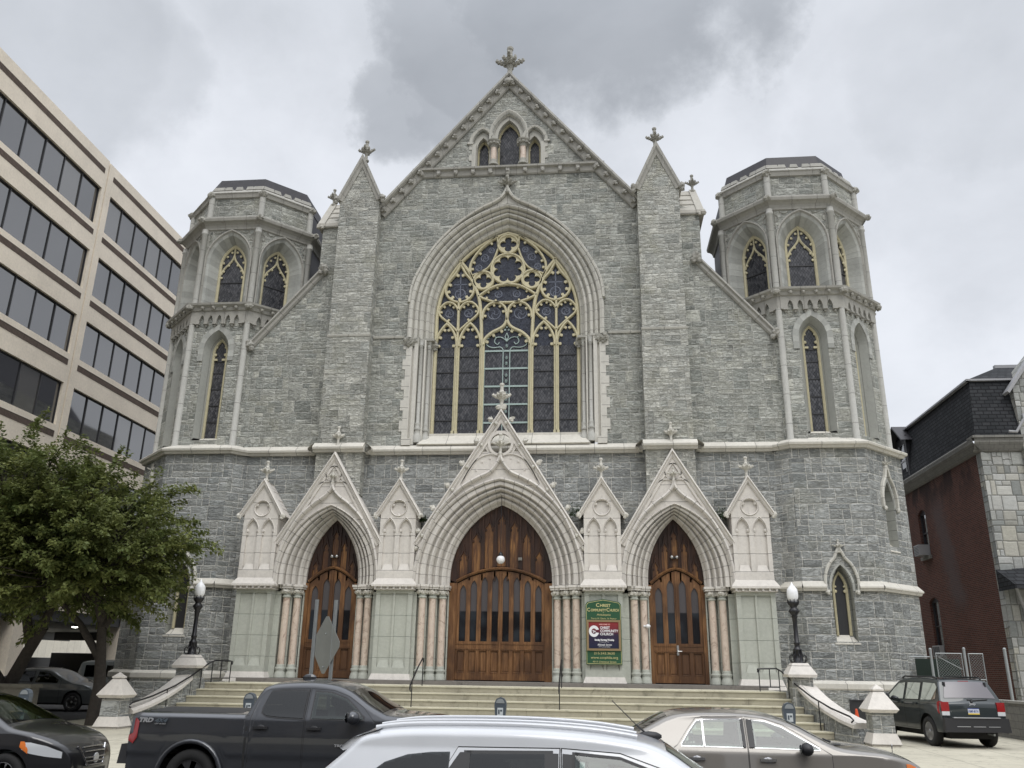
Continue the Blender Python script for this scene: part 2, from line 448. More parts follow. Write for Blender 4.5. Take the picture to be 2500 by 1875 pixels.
def tag(o, label=None, cat=None, group=None, kind=None):
    for k, x in (('label', label), ('category', cat), ('group', group), ('kind', kind)):
        if x: o[k] = x
    return o
def thing(name, label, cat, loc=(0, 0, 0), group=None, rotz=0.):
    o = bpy.data.objects.new(name, None); COL.objects.link(o); o.location = loc; o.rotation_euler = (0, 0, rotz); o.empty_display_size = .3
    tag(o, label, cat, group)
    # parts of fixed things are modelled in world coordinates
    PINV[o.name] = (Matrix.Translation(loc) @ Matrix.Rotation(rotz, 4, 'Z')).inverted()
    return o
def local_thing(*a, **k):
    """parts of this thing are modelled around its own origin"""
    o = thing(*a, **k); PINV[o.name] = Matrix(); return o
def struct(o): o['kind'] = 'structure'; return o

# ------------------------------------------------------------------ outline helpers
def arch(cu, zb, zs, w, zt, n=10):
    """pointed arch outline, from the lower left up over the apex to the lower right"""
    h = zt-zs; Rr = (h*h+w*w)/(2*w); c = Rr-w; pts = []
    a1 = math.acos(max(-1, min(1, c/Rr)))
    L = [(-w, zb)] if zb < zs-1e-6 else []
    for i in range(n+1):
        a = a1*i/n; L.append((c-Rr*math.cos(a), zs+Rr*math.sin(a)))
    L[-1] = (0, zt)
    Rt = [(-x, y) for x, y in L[:-1]][::-1]
    return [(cu+x, y) for x, y in L+Rt]
def circ(cu, cv, r, n=20, a0=0., a1=2*PI, ry=None):
    return [(cu+r*math.cos(a0+(a1-a0)*i/n), cv+(ry or r)*math.sin(a0+(a1-a0)*i/n)) for i in range(n if abs(a1-a0-2*PI) < 1e-6 else n+1)]
def foil(cu, cv, r, k, a0=PI/2, n=7, f=.55):
    """k-lobed foil outline inscribed in a circle of radius r"""
    s = math.sin(PI/k); rc = r/(1+s*1.05); rl = r-rc; pts = []
    for j in range(k):
        t = a0+2*PI*j/k; cx, cy = cu+rc*math.cos(t), cv+rc*math.sin(t)
        sp = PI/2+PI/k*.80
        for i in range(n+1):
            a = t-sp+2*sp*i/n; pts.append((cx+rl*math.cos(a), cy+rl*math.sin(a)))
    return pts
def spline(pts, n=5):
    out = []
    P = [pts[0]]+list(pts)+[pts[-1]]
    for i in range(1, len(P)-2):
        for k in range(n):
            t = k/n; out.append(tuple(.5*((2*P[i][j])+(-P[i-1][j]+P[i+1][j])*t+(2*P[i-1][j]-5*P[i][j]+4*P[i+1][j]-P[i+2][j])*t*t+(-P[i-1][j]+3*P[i][j]-3*P[i+1][j]+P[i+2][j])*t**3) for j in range(2)))
    return out+[tuple(pts[-1])]
def mir(pts, cu=0.): return [(2*cu-u, v) for u, v in pts][::-1]
def sym(half, cu=0.):
    """half runs from the lower left to the apex on the axis"""
    return [(cu+u, v) for u, v in half]+[(cu-u, v) for u, v in half[:-1]][::-1]
# ================================================================== CHURCH
church = thing('church', 'grey stone gothic church with a central gable, great traceried window and two octagonal towers', 'church', (0, 0, -1.28))
def finial(m, F, u, v, d, h, w=None):
    """stem, ring, four leafy arms and a knob; h = total height"""
    w = w or h*.32; c = F.p(u, v, d); k = h
    m.lathe(c, [(.10*k, 0), (.13*k, .03*k), (.13*k, .07*k), (.07*k, .10*k), (.06*k, .30*k), (.10*k, .42*k), (.12*k, .52*k), (.085*k, .62*k), (.10*k, .68*k), (.065*k, .74*k), (.06*k, .88*k), (.085*k, .91*k), (.09*k, .97*k), (.06*k, 1.*k)], 8)
    for i in range(8):
        a = i*PI/4; dx = F.T*math.cos(a)+F.N*math.sin(a); g = 1. if i % 2 == 0 else .62
        for t, rr, hh in ((.38, .075, .46), (.62, .07, .50), (.84, .065, .535), (1., .05, .56), (.97, .035, .61), (.7, .035, .585)):
            m.ball(c+dx*w*t*g+Vector((0, 0, hh*k)), rr*k, 6, 4, (1, 1, .8), .2)
def bosses(m, F, a, b, n, d, r, sc=(1, 1, 1), ends=True):
    for i in range(n):
        t = i/(n-1) if ends else (i+.5)/n; u, v = a[0]+(b[0]-a[0])*t, a[1]+(b[1]-a[1])*t
        m.ball(F.p(u, v, d), r, 6, 4, sc, .22)
        for q in (-1, 1):
            m.ball(F.p(u+q*r*.75, v+r*.35, d-r*.2), r*.55, 5, 3, sc, .2); m.ball(F.p(u+q*r*.5, v-r*.7, d-r*.2), r*.5, 5, 3, sc, .2)
# ---- main walls -----------------------------------------------------------
AC = {3.96: 19.25, 3.69: 19.0, 3.37: 18.72, 3.05: 18.33, 2.97: 18.08}
W_OUT = arch(0, 8.58, 14.1, 3.9, 18.92, 16)
tri_hole = [(-1.55, 21.02)]+[(-1.55, 22.15)]+arch(-1.12, 22.15, 22.2, .43, 22.85, 6)[1:-2]+arch(0, 22.3, 22.55, .70, 23.68, 8)[1:-1]+arch(1.12, 22.15, 22.2, .43, 22.85, 6)[3:]+[(1.55, 21.02)]
m = M()
wallp = [(-7.95, 8.2), (7.95, 8.2), (7.95, 18.45), (7.0, 18.8), (5.55, 18.85), (0, 25.45), (-5.55, 18.85), (-7.0, 18.8), (-7.95, 18.45)]
m.plate(FF, wallp, 0., -.5, [W_OUT, tri_hole], rev=-.3)
for s in (-1, 1):
    m.plate(FF, [(s*7.95, 8.2), (s*7.95, 16.05), (s*10.75, 12.75), (s*11.4, 12.1), (s*11.4, 8.2)], 0., -.5)
    m.add([FF.p(s*7.95, 16.0, 0), FF.p(s*7.95, 18.45, 0), FF.p(s*7.95, 18.45, -12), FF.p(s*7.95, 16.0, -12)])
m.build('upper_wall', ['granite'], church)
m = M()
D_C = arch(0, -.02, 3.45, 1.95, 6.36, 14); D_L = arch(-6.32, -.02, 3.4, 1.05, 5.85, 12); D_R = arch(6.32, -.02, 3.4, 1.05, 5.85, 12)
m.plate(FF, [(-11.2, -1.3), (11.2, -1.3), (11.2, 8.2), (-11.2, 8.2)], 0.001, -.5, [D_C, D_L, D_R], rev=-.4)
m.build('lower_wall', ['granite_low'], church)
# string courses
m = M()
cp = [(0, .0), (0, .22), (.02, .24), (.10, .24), (.34, .02), (.36, 0.)]
def course(m, F, u0, u1, v, d, prof):
    """horizontal moulding, prof of (height, projection)"""
    P = [(h, p) for h, p in prof]
    m.loft(F, [([(u0-0, v+h), (u1, v+h)], d+p) for h, p in P])
    for u in (u0, u1): m.add([F.p(u, v+h, d+p) for h, p in P])
main_c = [(0, 0), (.0, .12), (.08, .16), (.10, .24), (.17, .26), (.20, .25), (.38, .03), (.38, 0)]
for a, b in ((-10.3, -7.25), (-5.3, 5.3), (7.25, 10.3)): course(m, FF, a, b, 8.2, 0, main_c)
for s in (-1, 1):
    c = s*6.28; course(m, FF, c-1.0, c+1.0, 8.2, .52, main_c)
    for q in (-1, 1): m.loft(Fr(FF.p(c+q*1.0, 0, 0), (0, -1, 0), (q, 0, 0)), [([(0, 8.2+h), (.54, 8.2+h)], p) for h, p in main_c])
m.builds('main_string_course', ['white'], church)
m = M(); sc_ = [(0, 0), (0, .05), (.08, .07), (.12, 0)]
for a, b in ((-5.4, -4.1), (4.1, 5.4)): course(m, FF, a, b, 13.08, 0, sc_)
for s in (-1, 1): course(m, FF, s*6.28-.9, s*6.28+.9, 13.0, .5, sc_)
m.builds('thin_string_course', ['trim_up'], church)
# ---- buttresses -------------------------------------------------------------
for s in (-1, 1):
    c = s*6.28; F = FF.shift(c)
    m = M(); m.smooth = False
    m.plate(F, [(-.85, 13.05), (.85, 13.05), (.85, 19.45), (0, 21.35), (-.85, 19.45)], .5, -.3)
    m.box(F, -.88, .88, 8.5, 13.05, -.1, .53); m.box(F, -.9, .9, 6.6, 8.25, -.1, .52)
    b = m.build('buttress', ['buttress' if 1 else 'granite'], church)
    m = M(); m.sweep(F, [(.98, 19.32), (0, 21.52), (-.98, 19.32)], [(0, -.4), (0, .62), (.10, .62), (.16, .56), (.26, .53), (.26, .49)])
    for q in (-1, 1): m.ball(F.p(q*.98, 19.35, .56), .15, 7, 5, jit=.2); m.ball(F.p(q*1.0, 19.18, .56), .10, 6, 4, jit=.2)
    m.add([F.p(0, 21.5, -.4), F.p(.98, 19.3, -.4), F.p(.98, 19.3, .6), F.p(0, 21.5, .6)])
    m.add([F.p(0, 21.5, -.4), F.p(-.98, 19.3, -.4), F.p(-.98, 19.3, .6), F.p(0, 21.5, .6)])
    m.build('coping', ['trim_dk'], b)
    m = M(); finial(m, F, 0, 21.42, .1, 1.08); m.build('cross_finial', ['carve_up'], church)
    # shoulder piece outside the buttress with a stone slab roof
    m = M(); Fo = Fr(FF.p(s*7.1, 0, 0), (s, 0, 0), (0, -1, 0))
    P = [Fo.p(0, 18.45, .1), Fo.p(1.0, 18.45, .1), Fo.p(.82, 19.85, -.75), Fo.p(0, 19.85, -.75)]
    m.cur = 0; m.add(P); m.add([P[1], Fo.p(1.0, 18.45, -1.6), P[2]]); m.add([P[0], P[1], Fo.p(1.0, 18.3, .12), Fo.p(0, 18.3, .12)])
    for k in (.27, .52, .77):
        z = 18.45+1.4*k; m.box(Fo, 0, .72, z-.015, z+.02, .1-.85*k-.03, .1-.85*k+.035)
    Q = [Fo.p(.74, 18.42, .16), Fo.p(1.04, 18.42, .16), Fo.p(.86, 19.9, -.72), Fo.p(.58, 19.9, -.72)]
    m.add(Q); m.add([Q[1], Q[2], Q[2]+Vector((0, .15, -.1)), Q[1]+Vector((0, .15, -.1))])
    m.add([Q[0], Q[1], Q[1]-Vector((0, 0, .14)), Q[0]-Vector((0, 0, .14))])
    m.box(Fo, -.02, 1.06, 18.26, 18.42, -1.6, .1)
    m.ball(Fo.p(1.0, 18.3, .12), .13, 6, 4, jit=.2); m.ball(Fo.p(.86, 18.26, .12), .10, 6, 4, jit=.2)
    sh = m.build('shoulder_cap', ['shaft0'], church)
    m = M(); finial(m, Fo, .74, 19.75, -.7, .85); m.build('cross_finial', ['carve_up'], church)
    # sloping coping of the aisle wall
    m = M(); path = [(s*7.72, 16.42), (s*10.62, 12.98)]
    if s > 0: path = path[::-1]
    m.sweep(FF, path, [(.0, -.5), (0, .16), (.07, .18), (.12, .10), (.22, .10), (.28, .04), (.28, 0.)] if 1 else 0)
    for p in ((s*7.72, 16.28), (s*10.58, 12.9)):
        m.ball(FF.p(*p, .14), .20, 8, 6, jit=.18); m.ball(FF.p(p[0]-s*.12, p[1]-.15, .15), .13, 6, 4, jit=.2); m.ball(FF.p(p[0]+s*.1, p[1]-.17, .17), .12, 6, 4, jit=.2); m.ball(FF.p(p[0], p[1]+.08, .26), .10, 6, 4, jit=.2)
    m.build('aisle_coping', ['trim_dk'], church)
# ---- gable coping, cornice --------------------------------------------------
m = M()
m.sweep(FF, [(5.62, 18.95), (0, 25.68), (-5.62, 18.95)], [(0, -.6), (0, .34), (.09, .36), (.14, .30), (.17, .16), (.42, .13), (.47, .08), (.47, -.01)])
for s in (-1, 1):
    n = 15
    for i in range(n):
        t = (i+.6)/n; u, v = s*5.5*(1-t), 18.87+6.6*t-.18
        m.box(FF.shift(u, v-.09), -.10, .10, .0, .17, .1, .23); m.ball(FF.p(u, v, .22), .10, 6, 4, jit=.25); m.ball(FF.p(u+s*.06, v-.08, .25), .06, 5, 3, jit=.25)
m.ball(FF.p(0, 25.2, .26), .22, 7, 5, (1, .7, .8), jit=.2)
cop = m.build('gable_coping', ['trim_dk'], church)
m = M(); course(m, FF, -4.12, 4.12, 20.50, 0, [(0, 0), (.0, .05), (.05, .09), (.12, .10), (.26, .12), (.30, .24), (.38, .25), (.42, .02)])
for i in range(11):
    u = -3.75+.75*i; m.ball(FF.p(u, 20.62, .17), .095, 6, 4, jit=.25); m.box(FF, u-.08, u+.08, 20.62, 20.78, .08, .2)
m.build('gable_cornice', ['trim_dk'], church)
m = M(); finial(m, FF, 0, 25.5, .0, 1.72, .60); m.build('cross_finial', ['carve_up'], church)
# ---- triple window in the gable ----------------------------------------------
m = M()
def tri_rings(cu, w, zs, zt, zb=21.02):
    out = []
    for dw, d in ((0., .0), (0., .07), (-.05, .08), (-.12, .0), (-.16, -.02), (-.16, -.08), (-.20, -.10)): out.append((arch(cu, zb, zs, w+dw, zt+dw*1.25, 10), d))
    return out
m.smooth = True
m.loft(FF, tri_rings(0, .86, 22.52, 23.86, 22.25)); 
m.smooth = False
for s in (-1, 1):
    q = arch(s*1.14, 22.1, 22.2, .58, 22.98, 8); q = q[:-1] if s < 0 else q[1:]
    m.loft(FF, [([(u, v) for u, v in q], 0), ([(u, v) for u, v in q], .07), ([(s*1.14+(u-s*1.14)*.8, v-.08) for u, v in q], .05), ([(s*1.14+(u-s*1.14)*.72, v-.12) for u, v in q], -.05)])
    for k in range(4): m.box(FF, *sorted((s*1.42, s*(1.72 if k % 2 else 1.60))), 21.02+k*.28, 21.30+k*.28, -.3, .035)
    m.box(FF, *sorted((s*1.55, s*1.82)), 22.12, 22.2, 0, .09)
m.plate(FF, [(-1.62, 21.02), (1.62, 21.02), (1.62, 22.9), (1.0, 23.1), (0, 23.8), (-1.0, 23.1), (-1.62, 22.9)], -.14, None,
        [arch(0, 21.04, 22.5, .50, 23.42, 8), arch(-1.12, 21.04, 22.0, .27, 22.55, 6), arch(1.12, 21.04, 22.0, .27, 22.55, 6)], rev=-.55)
tw = m.build('triple_window_surround', ['trim_up'], church)
m = M(); m.add([FF.p(-1.5, 21, -.5), FF.p(1.5, 21, -.5), FF.p(1.5, 23.6, -.5), FF.p(-1.5, 23.6, -.5)]); m.build('pane', ['leaded'], tw)
m = M()
for s in (-1, 1):
    m.smooth = True
    m.cur = 1; m.lathe(FF.p(s*.64, 21.3, .0), [(.13, 0), (.13, .62)], 12); m.cur = 0
    m.lathe(FF.p(s*.64, 21.02, .0), [(.22, 0), (.22, .08), (.15, .14), (.17, .2), (.14, .28)], 12); m.lathe(FF.p(s*.64, 21.9, 0), [(.13, 0), (.17, .04), (.15, .08), (.26, .26), (.29, .28), (.29, .34)], 12)
    m.smooth = False
    for i in range(9): m.ball(FF.p(s*.64+.22*math.cos(i*.7), 22.08, .22*math.sin(i*.7)), .08, 5, 3, jit=.3)
m.builds('window_colonnette', ['carve_up', 'marble'], tw)
# cream inner frame of the three lights
m = M()
for cu, w, zs, zt in ((0, .50, 22.5, 23.42), (-1.12, .27, 22.0, 22.55), (1.12, .27, 22.0, 22.55)):
    m.loft(FF, [(arch(cu, 21.04, zs, w, zt, 8), -.4), (arch(cu, 21.04, zs, w-.05, zt-.06, 8), -.38), (arch(cu, 21.04, zs, w-.07, zt-.1, 8), -.44), (arch(cu, 21.04, zs, w-.07, zt-.1, 8), -.5)])
    for s in (-1, 1):
        for q, (a, b) in enumerate(((.0, .10), (.45, .10))): m.ball(FF.p(cu+s*(w-.05)*(1-.35*a), zs+a*(zt-zs), -.42), .07 if w > .4 else .05, 5, 3, (1, .4, 1))
m.builds('window_frame', ['cream'], tw)
# ---- great window --------------------------------------------------------------
gw = M(); gw.smooth = False
def gr(w, za, d): return (arch(0, 13.05, 14.1, w, za, 22), d)
gw.loft(FF, [gr(3.97, 19.02, 0), gr(3.97, 19.02, .16), gr(3.90, 18.98, .20), gr(3.80, 18.92, .15), gr(3.77, 18.9, -.04), gr(3.74, 18.88, -.05), gr(3.72, 18.87, .03), gr(3.66, 18.83, .05), gr(3.60, 18.79, .0), gr(3.58, 18.77, -.14), gr(3.54, 18.75, -.15), gr(3.52, 18.73, -.06), gr(3.42, 18.66, -.05),
             gr(3.38, 18.63, -.12), gr(3.36, 18.61, -.28), gr(3.31, 18.57, -.29), gr(3.29, 18.55, -.19), gr(3.22, 18.48, -.18), gr(3.17, 18.43, -.26), gr(3.15, 18.41, -.42), gr(3.10, 18.35, -.42), gr(3.07, 18.31, -.36), gr(3.02, 18.22, -.42), gr(2.98, 18.12, -.75)])
og = spline([(-3.0, 17.0), (-2.16, 17.98), (-1.23, 18.69), (-.55, 19.05), (-.22, 19.28), (-.04, 19.52)], 5)+[(0, 19.62)]
gw.plate(FF, sym(og)+[(3.0, 17.0)]+[(x, y) for x, y in arch(0, 13, 14.1, 3.93, 19.12, 22)[::-1] if y > 17.1 and abs(x) < 3.0]+[(-3.0, 17.0)], .04)
gw.sweep(FF, sym(spline([(-3.9, 14.6), (-3.74, 15.6), (-3.04, 16.97), (-2.14, 18.02), (-1.23, 18.72), (-.55, 19.08), (-.22, 19.31), (-.05, 19.54)], 4)+[(0, 19.66)])[::-1], [(0, .02), (-.02, .22), (-.09, .24), (-.13, .17), (-.14, .03)][::1])
GW = gw.build('window_arch', ['trim_mould'], church)
m = M(); finial(m, FF, 0, 19.55, .14, 1.02, .38); m.build('cross_finial', ['carve_up'], church)
m = M()
for s in (-1, 1):
    F = Fr((0, 0, 0), (s, 0, 0), (0, -1, 0))
    for k in range(10): # toothed quoins
        z0 = 8.72+k*.43; m.box(F, 3.8, 4.12 if k % 2 else 4.0, z0, z0+.43, -.3, .03)
    pj = [(4.0, .028), (3.76, .028), (3.74, -.06), (3.69, -.07), (3.67, .02), (3.52, .02), (3.50, -.20), (3.30, -.22), (3.28, -.08), (3.22, -.10), (3.20, -.42), (3.05, -.44), (3.02, -.40), (2.97, -.75)]
    m.loft(F, [([(u, 8.62), (u, 13.02)], d) for u, d in pj])
    m.mesh([F.p(2.95, 8.62, -.7), F.p(4.0, 8.62, .10), F.p(3.3, 8.62, .14), F.p(3.9, 8.62, .14)], [])
    m.box(F, 3.62, 3.98, 8.58, 8.85, -.3, .12)
m.builds('window_jamb', ['jamb'], church)
m = M(); m.smooth = True
for s in (-1, 1):
    for u, d in ((3.40, -.08), (3.125, -.30)):
        m.lathe(FF.p(s*u, 8.7, d), [(.17, 0), (.17, .28), (.12, .34), (.11, .5), (.15, .55), (.10, .62), (.10, .75), (.11, .80), (.075, .84), (.075, 4.05), (.10, 4.08), (.075, 4.12), (.12, 4.3)], 10)
m.builds('window_colonnette', ['shaft'], church)
m = M()
for s in (-1, 1):
    m.box(FF, *sorted((s*2.9, s*3.95)), 13.0, 13.1, -.5, -.12)
    for i in range(22):
        t = i/21; u = 4.02-1.12*t; d = .10-.60*t**1.4
        m.ball(FF.p(s*u, 12.95+.07*math.sin(i*2.3), d), .12, 6, 4, jit=.3); m.ball(FF.p(s*u, 12.80+.05*math.cos(i*1.7), d-.03), .085, 5, 3, jit=.3)
m.builds('capital', ['carve_up'], church)
m = M()
m.mesh([FF.p(*q) for q in ((-3.35, 8.60, .17), (3.35, 8.60, .17), (3.02, 9.10, -.45), (-3.02, 9.10, -.45), (-3.35, 8.56, .10), (3.35, 8.56, .10))], [(0, 1, 2, 3), (4, 5, 1, 0)])
m.box(FF, -3.0, 3.0, 9.06, 9.16, -.8, -.40); m.build('window_sill', ['white'], church)
# glass
m = M()
A = arch(0, 12.9, 14.1, 2.98, 18.12, 18)
m.plate(FF, A, -.70); m.build('stained_glass', ['stained'], GW)
m = M()
for s in (-1, 1):
    for cu, cv, r in ((.55, 14.38, .26), (1.62, 14.42, .17), (2.42, 14.42, .17), (.38, 15.25, .15), (2.0, 15.3, .22), (1.0, 16.95, .16), (.72, 17.3, .12), (1.25, 16.5, .13)):
        m.sweep(FF, circ(s*cu, cv, r, 16), [(-.018, -.699), (0, -.692), (.018, -.699)], closed=True)
        for k in range(3): t = k*2.09+.5; m.sweep(FF, [(s*cu+r*.9*(j/6)*math.cos(t+j*.35), cv+r*.9*(j/6)*math.sin(t+j*.35)) for j in range(7)], [(-.014, -.699), (0, -.692), (.014, -.699)])
    m.box(FF, s*2.0-.02, s*2.0+.02, 14.98, 16.3, -.699, -.692); m.box(FF, s*2.0-.28, s*2.0+.28, 15.72, 15.76, -.699, -.692)
m.builds('painted_scroll', ['paleblue'], GW)
m = M()
for a, b in ((-2.98, -2.06), (-2.0, -1.03), (-.97, .97), (1.03, 2.0), (2.06, 2.98)): m.add([FF.p(a, 9.15, -.70), FF.p(b, 9.15, -.70), FF.p(b, 12.9, -.70), FF.p(a, 12.9, -.70)])
m.build('leaded_glass', ['leaded'], GW)
m = M()
for a, b in ((-2.95, -2.1), (-1.95, -1.1), (1.1, 1.95), (2.1, 2.95)):
    for k in range(5): m.box(FF, a, b, 9.75+k*.68, 9.79+k*.68, -.69, -.66)
m.builds('saddle_bar', ['lead'], GW)
m = M()
for k in range(5): m.box(FF, -.9, .9, 9.62+.76*k, 9.69+.76*k, -.69, -.655)
for s in (-1, 1):
    m.box(FF, *sorted((s*.12, s*.155)), 9.2, 12.7, -.685, -.65); m.box(FF, *sorted((s*.88, s*.91)), 9.2, 12.7, -.685, -.66)
    for k in range(5):
        for dz in (.25, .5): m.ball(FF.p(0, 9.62+.76*k+dz, -.66), .07, 6, 4, (.8, .2, 1.2))
    def sc(pts, r=.022): m.tube([FF.p(s*u, v, -.66) for u, v in pts], r, 5)
    sc(spline([(.12, 12.7), (.25, 12.86), (.55, 12.84), (.80, 12.95), (.83, 13.2), (.72, 13.26)], 4)); sc(spline([(0, 13.12), (.2, 13.28), (.42, 13.28), (.5, 13.1), (.38, 12.98), (.3, 13.08)], 4)); sc(spline([(.42, 13.28), (.6, 13.4), (.63, 13.5)], 4)); sc([(0, 13.12), (.07, 13.3), (0, 13.48)])
for du, dv in ((-.08, 13.62), (.08, 13.62), (0, 13.74)): m.ball(FF.p(du, dv, -.66), .05, 6, 4, (1, .3, 1))
m.build('painted_cross', ['teal'], GW)
# tracery; coordinates (u, z) read off the great window at its own depth
tr = M(); DT = -.60
def bar(pts, w=.055, d0=-.70, d1=-.53, closed=False):
    w *= 1.04; tr.sweep(FF, pts, [(-w, d0), (-w, d1-.05), (-w*.45, d1), (w*.45, d1), (w, d1-.05), (w, d0)], closed=closed)
def plate2(outer, holes, d=-.585): tr.plate(FF, outer, d, None, holes, rev=-.69)
def cusp(pts, idx, side, size=.11):
    size *= 1.25
    for i in idx:
        a, b = pts[i-1], pts[(i+1) % len(pts)]; x, y = b[0]-a[0], b[1]-a[1]; l = math.hypot(x, y); nx, ny = -y/l*side, x/l*side; x /= l; y /= l
        p = pts[i]; q = lambda t, n: (p[0]+x*t+nx*n, p[1]+y*t+ny*n)
        tr.plate(FF, [q(-size*.9, .03), q(-size*.3, size*.5), q(-size*.38, size*1.05), q(0, size*1.25), q(size*.38, size*1.05), q(size*.3, size*.5), q(size*.9, .03)][::1], -.60, -.69)
bar(arch(0, 9.1, 14.1, 2.93, 18.05, 20), .065)
for s in (-1, 1):
    for u in (1.0, 2.03):
        bar([(s*u, 9.1), (s*u, 13.0)], .035, d1=-.50); tr.box(FF, s*u-.10, s*u+.10, 9.15, 12.95, -.70, -.585)
        tr.box(FF, s*u-.12, s*u+.12, 9.1, 9.3, -.70, -.5)
def rnd(cu, cv, r, k, a0): tr.plate(FF, circ(cu, cv, r-.03, 28), -.59, None, [foil(cu, cv, r-.07, k, a0, 6)], rev=-.69); bar(circ(cu, cv, r, 28), .05, closed=True)
rnd(0, 16.37, .70, 8, PI/8); rnd(0, 17.52, .43, 4, PI/2)
for s in (-1, 1):
    S_ = lambda L: [(s*u, v) for u, v in L]
    rnd(s*1.02, 15.86, .41, 4, PI/2)
    p = S_(spline([(1.03, 12.95), (1.07, 14.0), (1.15, 14.85), (1.3, 15.4), (1.57, 16.15), (1.98, 16.72), (2.12, 16.86)], 4)); bar(p, .065)
    p = S_(spline([(1.45, 15.9), (1.60, 16.3), (1.54, 16.75), (1.15, 17.35), (.47, 17.92)], 4)); bar(p, .05); cusp(p, (5, 8, 11, 14), s)
    bar(S_([(.47, 17.9), (.44, 17.5)]), .04); p = S_(spline([(.44, 17.3), (.55, 16.95), (.72, 16.6), (.95, 16.35), (1.5, 16.1)], 4)); bar(p, .04); cusp(p, (4, 9), -s, .09)
    # lens between the circles and the centre light
    p = S_(spline([(0, 15.66), (.45, 15.6), (.85, 15.4), (1.22, 15.12)], 4)); bar(p, .05); cusp(p, (4, 8), -s, .09)
    p = S_(spline([(0, 14.82), (.5, 14.85), (.9, 14.98), (1.22, 15.14)], 4)); bar(p, .05); cusp(p, (4, 8), s, .09)
    # teardrop
    p = S_(spline([(2.0, 16.62), (1.78, 16.2), (1.46, 15.75), (1.42, 15.35), (1.62, 15.02), (2.0, 14.88), (2.38, 15.02), (2.60, 15.35), (2.54, 15.75), (2.22, 16.2), (2.0, 16.62)], 4)); bar(p, .05); cusp(p, (4, 8, 12, 16, 20, 24, 28, 32, 36), s, .13)
    # heads over lights
    for cu, w in ((1.515, .45), (2.49, .43)):
        A_ = arch(s*cu, 12.9, 12.95, w, 13.92, 8); bar(A_, .05)
        cusp(A_, (1, 4, 7, 11, 14, 17) if 1 else (), -1, .12)
    for cu, cv in ((1.60, 14.48), (2.44, 14.48)):
        q = -1 if cu < 2.03 else 1
        p = S_(spline([(2.03, 13.55), (cu-q*.05, 14.02-.1), (cu+q*.36, 14.3), (cu+q*.38, 14.6), (cu+q*.1, 14.88), (cu-q*.22, 14.80), (2.03, 14.5)], 4)); bar(p, .045); cusp(p, (5, 10, 14, 18, 21), s*q, .10)
    bar(S_([(2.03, 12.9), (2.03, 14.9)]), .05)
    # hearts above the centre light
    p = S_(spline([(0, 14.0), (.30, 13.72), (.03+.0, 14.3), (.10, 14.62), (.4, 14.84), (.75, 14.75), (.98, 14.45), (1.03, 14.1)][2:], 4)); bar([(0, 14.02)]+p, .05); cusp(p, (2, 6, 10, 14, 18), -s, .11)
    p = S_(spline([(.96, 12.95), (.90, 13.2), (.62, 13.48), (.28, 13.66), (.10, 13.82), (0, 14.06)], 4)); bar(p, .06); cusp(p, (3, 8, 12), s, .13)
tr.build('tracery', ['cream'], GW)

